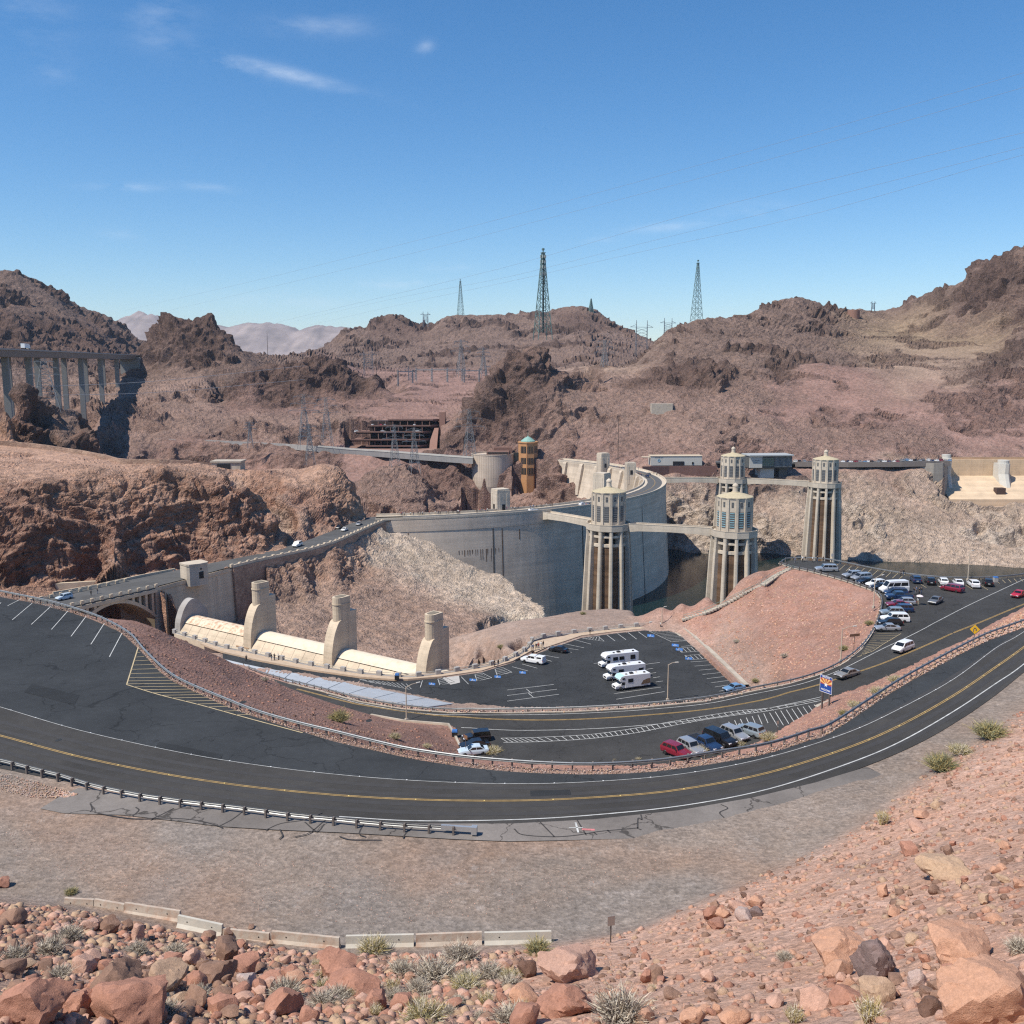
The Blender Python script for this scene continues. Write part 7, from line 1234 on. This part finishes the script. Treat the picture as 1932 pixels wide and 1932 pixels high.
# ---------------------------------------------------------------- boulders, stones, shrubs
def rock_material(name, rgb, rgb2):
    m = bpy.data.materials.new(name); m.use_nodes = True; n, l = NT(m); b = n['Principled BSDF']; b.inputs['Roughness'].default_value = .93; b.inputs['Specular IOR Level'].default_value = .15
    ge = n.new('ShaderNodeNewGeometry'); oi = n.new('ShaderNodeObjectInfo')
    def noise(sc, det, rg=.65): t = n.new('ShaderNodeTexNoise'); t.inputs['Scale'].default_value = sc; t.inputs['Detail'].default_value = det; t.inputs['Roughness'].default_value = rg; l.new(ge.outputs['Position'], t.inputs['Vector']); return t.outputs['Fac']
    def rng(v, a, bb, lo, hi): r = n.new('ShaderNodeMapRange'); r.inputs[1].default_value = a; r.inputs[2].default_value = bb; r.inputs[3].default_value = lo; r.inputs[4].default_value = hi; l.new(v, r.inputs[0]); return r.outputs[0]
    mx = n.new('ShaderNodeMix'); mx.data_type = 'RGBA'; mx.inputs[6].default_value = (*rgb, 1); mx.inputs[7].default_value = (*rgb2, 1); a = n.new('ShaderNodeMath'); a.operation = 'ADD'; l.new(rng(noise(1.6, 6), .35, .65, -.2, .8), a.inputs[0]); l.new(rng(oi.outputs['Random'], 0, 1, -.3, .5), a.inputs[1]); l.new(a.outputs[0], mx.inputs[0])
    q = n.new('ShaderNodeMath'); q.operation = 'MULTIPLY'; l.new(rng(noise(9, 6, .7), .3, .7, .8, 1.2), q.inputs[0]); l.new(rng(noise(40, 3), .3, .7, .88, 1.12), q.inputs[1]); vs = n.new('ShaderNodeVectorMath'); vs.operation = 'SCALE'; l.new(mx.outputs[2], vs.inputs[0]); l.new(q.outputs[0], vs.inputs['Scale']); l.new(vs.outputs[0], b.inputs['Base Color'])
    bp = n.new('ShaderNodeBump'); bp.inputs['Strength'].default_value = .7; bp.inputs['Distance'].default_value = .06; ad = n.new('ShaderNodeMath'); ad.operation = 'ADD'; l.new(noise(6, 8, .7), ad.inputs[0]); l.new(noise(28, 4, .7), ad.inputs[1]); l.new(ad.outputs[0], bp.inputs['Height']); l.new(bp.outputs[0], b.inputs['Normal']); return m
RM = dict(red=rock_material('rock_red', (.43, .22, .155), (.34, .175, .125)), pink=rock_material('rock_pink', (.55, .34, .26), (.47, .29, .22)), orange=rock_material('rock_orange', (.53, .30, .2), (.46, .27, .19)), brown=rock_material('rock_brown', (.3, .185, .135), (.22, .135, .1)), grey=rock_material('rock_grey', (.25, .175, .16), (.19, .14, .13)), tan=rock_material('rock_tan', (.48, .33, .22), (.4, .27, .19)), pale=rock_material('rock_pale', (.5, .4, .35), (.45, .33, .29)), dark=rock_material('rock_dark', (.17, .1, .075), (.12, .07, .055)))
_ico = {}
def ico(k):
    if k not in _ico:
        bm = bmesh.new(); bmesh.ops.create_icosphere(bm, subdivisions=k, radius=1); _ico[k] = (np.array([v.co[:] for v in bm.verts], np.float32), np.array([[v.index for v in f.verts] for f in bm.faces], np.int32)); bm.free()
    return _ico[k]
def rock_shape(seed, sub, planes=15, rough=.085, flat=1.):
    rg = np.random.default_rng(seed); V, F = ico(sub); n = rg.normal(size=(planes, 3)); n /= np.linalg.norm(n, axis=1, keepdims=True); d = rg.uniform(.62, 1., planes); dt = V@n.T; r = np.where(dt > .05, d/np.maximum(dt, .05), 9).min(1); r = np.minimum(r, 1.25)
    P = V*r[:, None]; q = P*1.6+seed*3.1; nn = perlin(q.astype(np.float32))*rough*1.6+(np.abs(perlin((q*2.7).astype(np.float32)))*2-.5)*rough+perlin((q*7).astype(np.float32))*rough*.35; P = P*(1+nn)[:, None]; P[:, 2] *= flat; return P.astype(np.float32), F
RSH = {}
def rock_mesh(seed, sub, **k):
    key = (seed, sub)
    if key not in RSH: P, F = rock_shape(seed, sub, **k); RSH[key] = np_mesh('boulder', P, F, RM['red'], smooth=False); RSH[key].set_sharp_from_angle(angle=math.radians(32)); RSH[key].polygons.foreach_set('use_smooth', [True]*len(RSH[key].polygons))
    return RSH[key]
rs = random.Random(21)
def boulder(px, py, w, hr, col, label, group=None, seed=None, sub=3, sink=.25, shared_mesh=None):
    """px, py: foot of the rock in the survey; w: its width there"""
    p = hitg(px, py); dist = math.hypot(p[0], p[1], p[2]-EYE); s = w*dist/1816/2*.88; me = rock_mesh(seed if seed is not None else rs.randint(1, 40), sub)
    o = link_mesh('boulder', me, None, (p[0], p[1]+s*.3, p[2]+s*hr*(1-sink)*.75), rs.uniform(0, 6.28)); o.rotation_euler = (rs.uniform(-.25, .25), rs.uniform(-.25, .25), rs.uniform(0, 6.28)); o.scale = (s*rs.uniform(.95, 1.1), s*rs.uniform(.8, 1.), s*hr*1.15)
    o.material_slots[0].link = 'OBJECT'; o.material_slots[0].material = RM[col]; return tag(o, label, 'boulder', group)
BO = ((55,1934,135,.62,'red','huge red slab cut off by the lower left corner'),(150,1915,74,.7,'red','red block wedged between the corner slab and the flat brown slab'),(208,1893,106,.62,'brown','large flat topped grey brown slab above the red blocks'),(308,1876,78,.75,'tan','angular tan boulder right of the flat topped slab'),(368,1862,34,1.,'red','narrow upright red brown rock beside the tan boulder'),(411,1852,60,.78,'brown','brown faceted boulder in the middle of the left pile'),(462,1840,52,.85,'red','red boulder at the right edge of the left pile'),(425,1810,52,.75,'brown','brown boulder topping the left pile'),(364,1822,40,.8,'pink','pink boulder on the upper left pile'),(322,1822,36,.7,'red','small red boulder left of the pink one on the pile'),(155,1834,42,.8,'pink','lone pink block on the left rubble slope'),(170,1758,36,.6,'pink','pink boulder below the third barrier'),(205,1760,36,.85,'brown','brown boulder touching the pink one below the third barrier'),(258,1775,32,1.,'pink','upright pink rock below the pale askew barrier'),(6,1674,24,.75,'red','red rock at the left edge above the rubble'),(24,1744,40,.8,'brown','brown boulder near the left edge'),(24,1842,56,.5,'brown','flat brown rock at the left edge'),(240,1932,150,.5,'red','broad red slab at the bottom edge, left of centre'),(414,1912,66,.55,'red','flat red rock near the bottom below the brown boulder'),(366,1904,62,.65,'brown','brown red rock between slab and pile near the bottom'),(452,1888,46,.75,'red','red rock with dark side near the bottom'),(466,1866,42,.8,'pale','pale pinkish rock beside the red pile'),
 (632,1848,74,.75,'red','peaked red boulder below the barrier gap'),(668,1877,102,.5,'red','long red slab below the peaked boulder'),(538,1916,68,.9,'red','dark red rounded rock at the bottom left of centre'),(588,1932,44,.8,'red','small red rock at the bottom edge beside the rounded one'),(706,1910,56,.8,'red','leaning orange red slab near the bottom centre'),(758,1910,58,.65,'red','squared red rock right of the leaning slab'),(811,1910,42,.6,'orange','orange rock at the right of the central trio'),(508,1866,56,.55,'red','low red rock at the left of the central bushes'),
 (1068,1852,122,.55,'pink','large smooth pink boulder right of the last barrier'),(1000,1844,42,.95,'dark','dark brown rock under the smooth pink boulder'),(990,1896,54,.7,'orange','orange rock below the dark brown one'),(1070,1914,118,.45,'red','flat purplish red slab below the smooth pink boulder'),(992,1934,70,.6,'red','red slab at the bottom edge under the flat slab'),(1267,1884,36,.6,'brown','small brown rock right of the grey bush'),
 (1350,1712,20,.8,'brown','brown rock at the top left of the right pile'),(1394,1720,42,.6,'pink','pink rock on top of the right pile'),(1430,1711,40,.6,'orange','orange rock at the upper right of the right pile'),(1341,1734,30,.8,'red','dark red rock at the left of the right pile'),(1364,1732,30,.7,'orange','orange rock in the middle of the right pile'),(1402,1738,38,.75,'pale','pale grey pink rock in the middle of the right pile'),(1426,1729,30,.65,'grey','grey slab in the right pile'),(1350,1752,36,.6,'red','red rock at the foot of the right pile'),(1320,1752,16,.8,'pink','small pink rock left of the right pile'),(1405,1694,14,.8,'dark','small dark stone on top of the right pile'),
 (1306,1934,50,.6,'orange','orange rock at the bottom edge right of the grey bush'),(1386,1934,64,.55,'orange','broad orange rock at the bottom edge'),(1594,1816,116,.62,'orange','big orange overhanging boulder on the right slope'),(1655,1848,86,.9,'grey','grey purple rounded boulder leaning on the orange one'),(1582,1846,48,.85,'orange','small orange rock below the overhanging boulder'),(1717,1613,40,.72,'red','lone dark red boulder on the right slope'),(1786,1657,80,.62,'tan','pale orange half buried boulder above the right slope'),(1816,1816,124,.5,'orange','orange pink slab with streaks at the right'),(1866,1936,170,.75,'orange','huge orange rock filling the lower right corner'),(1540,1904,58,.6,'pink','pink rock at the bottom right of centre'),(1660,1894,82,.5,'tan','tan rock below the grey purple boulder'),(1597,1892,58,.45,'red','red flat rock beside the tan one'),(1765,1526,18,.9,'tan','tan stone at the edge of the right slope'),(1740,1542,36,.5,'orange','low orange rock near the tan stone'),(1733,1568,34,.6,'pink','pink rock above the dark red boulder'),(1895,1665,24,.55,'tan','tan stone at the right edge'),(1731,1864,38,.9,'pale','pale pinkish slab beside the corner rock'),(1762,1914,46,.7,'dark','dark rock coloured for the shade of a hollow left of the corner rock'))  # last rock: its dark colour stands in for a shaded hollow
for i, (x, y, w, h, c, lab) in enumerate(BO): boulder(x, y, w, h, c, lab, 'boulders on the near slope', seed=100+i, sub=4 if w > 70 else 3)
ZO = ((0, 1740, 520, 1925, 150, ('brown', 'red', 'brown', 'pink', 'tan', 'dark'), 'the rubble at the lower left'), (480, 1800, 960, 1930, 60, ('red', 'red', 'pink', 'orange'), 'the rocky scrub at the bottom centre'), (1130, 1790, 1932, 1930, 80, ('orange', 'pink', 'red', 'brown'), 'the lower right slope'), (1560, 1480, 1932, 1790, 44, ('orange', 'red', 'tan', 'brown'), 'the upper right slope below the road bend'))
for x0, y0, x1, y1, n, cs, lab in ZO:
    for _ in range(n):
        x = rs.uniform(x0, x1); y = y0+(y1-y0)*rs.random()**.8
        if x0 > 1500 and y < 1480+(1932-x)*.55+40: y = min(1790, 1480+(1932-x)*.55+rs.uniform(40, 250))
        c_ = rs.choice(cs); w_ = rs.uniform(9, 17)+30*rs.random()**2.2*(y-1500)/430; third = ('left part', 'middle', 'right part')[min(2, int(3*(x-x0)/(x1-x0)))]; boulder(x, y, w_, rs.uniform(.5, .9), c_, '%s %s rock in the %s of %s' % ('small' if w_ < 17 else 'medium' if w_ < 28 else 'large', c_, third, lab), 'loose rocks in '+lab, seed=rs.randint(1, 18), sub=2)
# countless small stones: joined
def stones(name, pts, sizes, cols, seed, sub=1):
    """pts: n x 3; one mesh of many small angular stones"""
    rg = np.random.default_rng(seed); V, F = ico(sub); var = []
    for k in range(10): P, _ = rock_shape(500+k, sub, 7, .16); var.append(P)
    n = len(pts); vi = rg.integers(0, 10, n); A = rg.uniform(0, 6.28, n); s = np.asarray(sizes, np.float32); allv = np.empty((n, len(V), 3), np.float32)
    for k in range(10):
        m = vi == k; P = var[k][None]*np.stack([s[m]*rg.uniform(.8, 1.2, m.sum()), s[m]*rg.uniform(.7, 1.1, m.sum()), s[m]*rg.uniform(.5, .9, m.sum())], 1)[:, None, :]; ca, sa = np.cos(A[m])[:, None], np.sin(A[m])[:, None]
        allv[m] = np.stack([P[..., 0]*ca-P[..., 1]*sa, P[..., 0]*sa+P[..., 1]*ca, P[..., 2]], 2)
    allv += np.asarray(pts, np.float32)[:, None, :]; FF = (F[None]+(np.arange(n)*len(V))[:, None, None]).reshape(-1, 3); me = np_mesh(name, allv.reshape(-1, 3), FF, RM[cols[0]]); mi = np.repeat(rg.integers(0, len(cols), n), len(F))
    for c in cols[1:]: me.materials.append(RM[c])
    me.polygons.foreach_set('material_index', mi.astype(np.int32)); return tag(link_mesh(name, me), kind='stuff')
def gz_many(X, Y): return np.array([ground(x, y) for x, y in zip(X, Y)])
def scatter_px(n, x0, y0, x1, y1, seed, t0=8.):
    r = random.Random(seed); return [hitg(r.uniform(x0, x1), r.uniform(y0, y1), t0) for _ in range(n)]
def sc_world(poly, n, seed):
    rg = np.random.default_rng(seed); P = np.array([p[:2] for p in poly]); lo, hi = P.min(0), P.max(0); out = []
    while len(out) < n: q = rg.uniform(lo, hi, (4000, 2)); out += q[inpoly(q[:, 0], q[:, 1], poly)].tolist()
    X, Y = np.array(out[:n]).T; return np.stack([X, Y, gz_many(X, Y)], 1)
rg = np.random.default_rng(77)
def size_by_dist(P, lo, hi, seed): r = np.random.default_rng(seed).random(len(P))**5; return lo+(hi-lo)*r
hp = lambda L_: [hitg(x, y)[:2] for x, y in L_]
P = sc_world(hp(((-60,1700),(130,1716),(340,1762),(640,1803),(980,1794),(980,1940),(500,1940),(-60,1940))), 9000, 1); stones('rubble', P, size_by_dist(P, .035, .42, 1), ['brown', 'red', 'pink', 'tan'], 1)
P = sc_world(hp(((940,1800),(1200,1757),(1330,1697),(1500,1627),(1640,1548),(1720,1480),(1830,1408),(1980,1300),(1980,1600),(1980,1940),(1450,1940),(940,1940))), 8500, 2); stones('slope_stones', P, size_by_dist(P, .02, .3, 2), ['orange', 'pink', 'red', 'tan', 'brown'], 2)
P = sc_world([(p[0], p[1]) for p in [up(40,1640,1), up(340,1690,1), up(700,1740,1), up(1040,1700,1), up(1400,1580,1), up(1640,1500,1), up(1560,1540,1), up(1200,1610,1), up(800,1610,1), up(300,1570,1), up(0,1540,1)]], 5000, 3); stones('gravel', P, size_by_dist(P, .02, .06, 3), ['pale', 'grey', 'pink'], 3)
P = sc_world([hitg(x, y, 100)[:2] for x, y in ((1290,1186),(1360,1150),(1470,1085),(1600,1115),(1648,1150),(1630,1205),(1580,1245),(1480,1278),(1412,1296))], 4200, 4); stones('slope_stones', P, size_by_dist(P, .07, .34, 4), ['pink', 'red', 'orange', 'tan'], 4)
P = sc_world([hitg(x, y, 100)[:2] for x, y in ((262,1228),(330,1290),(480,1360),(640,1395),(780,1424),(860,1424),(846,1376),(700,1350),(560,1305),(420,1243),(310,1192),(250,1178))], 3600, 5); stones('slope_stones', P, size_by_dist(P, .06, .3, 5), ['brown', 'red', 'brown', 'dark'], 5)
def along_band(A, B, n, seed, z=.0):
    r = np.random.default_rng(seed); Ls = [dens(A, 1.), dens(B, 1.)]; t = r.random(n); u = r.random(n); q = np.stack([np.array([along(Ls[0], a) for a in t]), np.array([along(Ls[1], a) for a in t])]); return q[0]*(1-u)[:, None]+q[1]*u[:, None]+np.array((0, 0, z))
def shift(pl, s): a, b = strip(pl, .001, s, 0); return a
P = np.concatenate([along_band(RAIL_UP, UP_EDGE, 4200, 6, .03)]); stones('riprap', P, size_by_dist(P, .07, .2, 6), ['pale', 'pink', 'tan', 'brown'], 6)
MEDIAN = along_band([up(x, y) for x, y in ((1450,1409),(1530,1384),(1570,1369),(1682,1296),(1757,1253),(1851,1204),(1932,1174))], [mid(x, y) for x, y in ((1440,1402),(1535,1347),(1572,1322),(1647,1297),(1722,1262),(1797,1225),(1932,1155))], 3600, 8); MEDIAN[:, 2] = gz_many(MEDIAN[:, 0], MEDIAN[:, 1]); stones('riprap', MEDIAN, size_by_dist(MEDIAN, .1, .3, 8), ['orange', 'pink', 'red', 'tan'], 8)
P = along_band(shift(RN[1:18], .4), shift(RN[1:18], -1.2), 1500, 9, 0.); P[:, 2] = [zmid(x)+.02 for x in P[:, 0]]; P = P[~inpoly(P[:, 0], P[:, 1], MID_POLY)]; stones('riprap', P, size_by_dist(P, .12, .3, 9), ['pale', 'tan', 'pink'], 9)
P = along_band([up(x, y) for x, y in ((0,1457),(60,1472),(148,1500))], [up(x, y) for x, y in ((0,1492),(60,1505),(130,1505))], 500, 10, .02); stones('riprap', P, size_by_dist(P, .06, .16, 10), ['pale', 'tan', 'pink'], 10)
# ---------------------------------------------------------------- desert shrubs
def shrub_mesh(seed, n, mats, up_=.5, curl=.35):
    r = random.Random(seed); mb = MB()
    for k in range(n):
        a = r.uniform(0, 6.283); e = math.acos(1-r.random()*(1-math.cos(1.45)))*(1-up_*.4); L_ = r.uniform(.55, 1.); b = Vector((r.uniform(-.16, .16), r.uniform(-.16, .16), 0)); d = Vector((math.sin(e)*math.cos(a), math.sin(e)*math.sin(a), math.cos(e))); s = d.cross(Vector((r.uniform(-1, 1), r.uniform(-1, 1), r.uniform(-1, 1)))).normalized()*r.uniform(.01, .022)
        p1 = b+d*L_*.5; p2 = b+d*L_+Vector((r.uniform(-curl, curl), r.uniform(-curl, curl), r.uniform(-curl, .1)))*.35; i = r.randrange(len(mats)); mb.add([b-s, b+s, p1+s*.8, p1-s*.8, p2], [(0, 1, 2, 3), (3, 2, 4)], i)
        for _ in range(2): q = b+d*L_*r.uniform(.4, .9); t = Vector((r.gauss(0, 1), r.gauss(0, 1), r.gauss(.4, 1))).normalized()*r.uniform(.1, .25); mb.add([q-s*.6, q+s*.6, q+t], [(0, 1, 2)], i)
    return mb.mesh('branches', mats)
G1 = mat('twig_grey', (.46, .41, .34), .9); G2 = mat('twig_pale', (.6, .53, .42), .9); G3 = mat('twig_green', (.27, .25, .14), .9); G4 = mat('twig_yellow', (.45, .36, .15), .9); G5 = mat('twig_dark', (.18, .14, .11), .9); G6 = mat('twig_olive', (.17, .18, .1), .9)
SH = dict(grey=[shrub_mesh(k, 620, [G1, G2, G5]) for k in (1, 2, 3)], yellow=[shrub_mesh(k, 620, [G4, G2, G3]) for k in (4, 5)], green=[shrub_mesh(k, 620, [G3, G6, G4]) for k in (6, 7)], grass=[shrub_mesh(k, 300, [G2, G4], 1.6, .2) for k in (8, 9)])
rs = random.Random(31)
def shrub(x, y, w, kind, label, group=None, t0=1.5):
    p = hitg(x, y, t0); dist = math.hypot(p[0], p[1], p[2]-EYE); s = w*dist/1816/2*(1.4 if t0 < 10 else 1.15); t = thing('shrub' if kind != 'grass' else 'dry_grass', label, 'shrub' if kind != 'grass' else 'grass tuft', (p[0], p[1], p[2]-.02), rs.uniform(0, 6.28), group); t['kind'] = 'thing'; o = link_mesh('branches', rs.choice(SH[kind]), t); o.scale = (s, s, s*rs.uniform(.75, .95)); return t
for x, y, w, k, lab in ((1172,1930,110,'grey','large grey twiggy bush at the bottom centre'),(965,1930,70,'grey','pale grey bush at the bottom edge left of the large one'),(705,1800,60,'yellow','yellowish bush against the barrier right of the gap'),(820,1850,90,'grey','wide grey bush in the middle of the central scrub'),(870,1815,70,'grey','grey bush below the second barrier from the right'),(760,1840,60,'grey','grey bush left in the central scrub'),(925,1845,60,'grey','grey bush right in the central scrub'),(880,1868,60,'yellow','straw coloured bush at the foot of the central scrub'),(790,1875,50,'grey','small grey bush above the squared red rock'),(1015,1800,54,'green','green bush at the right end of the barriers'),(1775,1455,60,'green','green bush beside the upper road on the right'),(1812,1425,44,'yellow','pale bush next to the roadside green bush'),(1868,1392,66,'green','large green grey bush at the right road bend'),(1666,1556,44,'grass','dry grass tuft by the white kerb fragment'),(1925,1800,50,'grey','grey bush at the right edge above the slab'),(1480,1812,30,'grey','tiny grey bush on the right slope'),(800,1930,80,'yellow','straw bush at the bottom edge under the squared red rock'),(310,1920,60,'grey','grey bush between red slabs near the bottom left'),(375,1885,44,'grey','grey bush beside the brown faceted boulder'),(132,1775,50,'grey','grey bush in the left rubble below the barriers'),(95,1800,54,'grey','dark grey bush in the left rubble'),(112,1845,44,'grey','pale tuft in the left rubble above the flat slab'),(30,1815,50,'grey','grey bush at the left edge'),(260,1800,40,'grey','grey bush under the upright pink rock'),(540,1880,60,'grey','grey bush left of the dark red rounded rock'),(612,1900,60,'grey','grey bush between the rounded rock and leaning slab'),(1640,1930,80,'grass','dry yellow grass at the bottom right'),(1500,1930,60,'grass','dry grass tuft at the bottom edge right of centre'),(330,1800,40,'grey','grey bush above the pile on the left'),(135,1688,24,'green','small green weed on top of the first barrier'),(1230,1870,24,'grass','dry grass tuft right of the large grey bush')): shrub(x, y, w, k, lab)
for _ in range(22): shrub(rs.uniform(580, 1010), rs.uniform(1812, 1925), rs.uniform(26, 52), rs.choice(('grey', 'grey', 'yellow', 'grass')), 'small dry tuft in the central scrub below the barriers', 'dry tufts in the central scrub')
for x, y, w, k, lab in ((930,1424,44,'yellow','yellow bush beside the cars at the left end of the pocket lot'),(1322,1425,46,'yellow','yellow bush in front of the silver suv below the rail'),(1450,1398,40,'yellow','yellow bush behind the right end of the angled row'),(1395,1408,30,'yellow','pale bush in front of the big black suv'),(1205,1436,18,'yellow','small straw bush left of the red car'),(1160,1440,14,'yellow','tiny straw bush on the stone strip'),(1658,1312,44,'yellow','round yellow green bush on the red median'),(1690,1288,36,'yellow','pale bush on the red median right of the round one'),(1612,1335,34,'yellow','bush on the red median beside the state sign'),(1592,1350,26,'green','blue green bush behind the state sign'),(1592,1228,24,'green','olive bush beside the lamp on the pink slope'),(1640,1180,24,'green','olive bush near the guard rail of the pink slope'),(640,1362,54,'green','olive bush on the brown slope'),(745,1395,30,'yellow','straw bush at the lower end of the brown slope'),(805,1412,24,'yellow','small straw bush at the end of the brown slope'),(945,1225,20,'green','small bush on the bare promontory'),(1425,1288,18,'green','small bush above the lower lot kerb wall'),(1100,1160,16,'green','tiny bush near the promontory edge'),(1390,1215,18,'grey','grey bush low on the pink slope'),(1480,1240,18,'grey','grey bush on the pink slope above the road'),(500,1285,22,'grey','grey bush on the upper part of the brown slope')): shrub(x, y, w, k, lab, None, 60.)
# ---------------------------------------------------------------- sky shading: clear blue with a few thin cirrus streaks
hsv = wn.new('ShaderNodeHueSaturation'); hsv.inputs['Saturation'].default_value = 1.26; hsv.inputs['Hue'].default_value = .5; wl.new(sky.outputs[0], hsv.inputs['Color']); cur = hsv.outputs[0]
tcw = wn.new('ShaderNodeTexCoord')
def wmath(op, a, b=None, c=None):
    x = wn.new('ShaderNodeMath'); x.operation = op
    for i, v in enumerate((a, b, c)):
        if v is None: continue
        if isinstance(v, (int, float)): x.inputs[i].default_value = v
        else: wl.new(v, x.inputs[i])
    return x.outputs[0]
def wdot(v):
    x = wn.new('ShaderNodeVectorMath'); x.operation = 'DOT_PRODUCT'; wl.new(tcw.outputs['Generated'], x.inputs[0]); x.inputs[1].default_value = v; return x.outputs['Value']
nz = wn.new('ShaderNodeTexNoise'); nz.inputs['Scale'].default_value = 14; nz.inputs['Detail'].default_value = 7; nz.inputs['Roughness'].default_value = .62; mpw = wn.new('ShaderNodeMapping'); mpw.inputs['Scale'].default_value = (1, 1, 3.2); mpw.inputs['Rotation'].default_value = (.0, .12, 0); wl.new(tcw.outputs['Generated'], mpw.inputs[0]); wl.new(mpw.outputs[0], nz.inputs['Vector'])
nf = wn.new('ShaderNodeMapRange'); nf.inputs[1].default_value = .4; nf.inputs[2].default_value = .72; wl.new(nz.outputs['Fac'], nf.inputs[0])
tot = None
for x, y, x2, y2, w_, st in ((390,105,620,160,11,.5),(250,30,360,40,40,.22),(520,45,680,50,16,.24),(790,90,815,82,9,.3),(185,352,285,354,6,.5),(340,348,420,356,6,.34),(690,536,800,530,9,.45),(810,505,880,503,7,.3),(1210,432,1330,420,8,.28),(1370,400,1480,398,14,.25),(0,20,120,30,60,.16),(80,135,140,140,16,.16),(200,440,260,445,8,.16),(440,560,640,575,14,.2),(1100,455,1160,452,7,.2)):
    a = Vector(ray(x, y)).normalized(); b = Vector(ray(x2, y2)).normalized(); c = ((a+b)/2).normalized(); u = (b-a).normalized(); v = c.cross(u).normalized(); hl_ = (b-a).length/2*1.25; hw_ = w_/1816
    du = wmath('DIVIDE', wdot(u), hl_); dv = wmath('DIVIDE', wdot(v), hw_); off = float(c.dot(u)/hl_); du = wmath('SUBTRACT', du, off)
    r2 = wmath('ADD', wmath('MULTIPLY', du, du), wmath('MULTIPLY', dv, dv)); g = wmath('POWER', 2.718, wmath('MULTIPLY', r2, -1.)); fr = wmath('GREATER_THAN', wdot(tuple(c)), .2); g = wmath('MULTIPLY', wmath('MULTIPLY', g, st), fr); tot = g if tot is None else wmath('ADD', tot, g)
tot = wmath('MULTIPLY', tot, nf.outputs[0]); mxw = wn.new('ShaderNodeMix'); mxw.data_type = 'RGBA'; wl.new(tot, mxw.inputs[0]); wl.new(cur, mxw.inputs[6]); mxw.inputs[7].default_value = (6.2, 6.9, 7.8, 1)
wl.new(mxw.outputs[2], bg.inputs[0]); wl.new(bg.outputs[0], wo.inputs[0])
# ---------------------------------------------------------------- thin air between here and the far ranges
hm = bpy.data.materials.new('haze_air'); hm.use_nodes = True; n, l = NT(hm); n.clear(); ho = n.new('ShaderNodeOutputMaterial'); pv = n.new('ShaderNodeVolumePrincipled'); pv.inputs['Color'].default_value = (.62, .76, 1, 1); pv.inputs['Density'].default_value = 3e-5; pv.inputs['Anisotropy'].default_value = 0.; l.new(pv.outputs[0], ho.inputs['Volume'])
mb = MB(); mb.box((0, 6900, 315), (17000, 14200, 850)); tag(mb.build('haze', hm), kind='stuff')
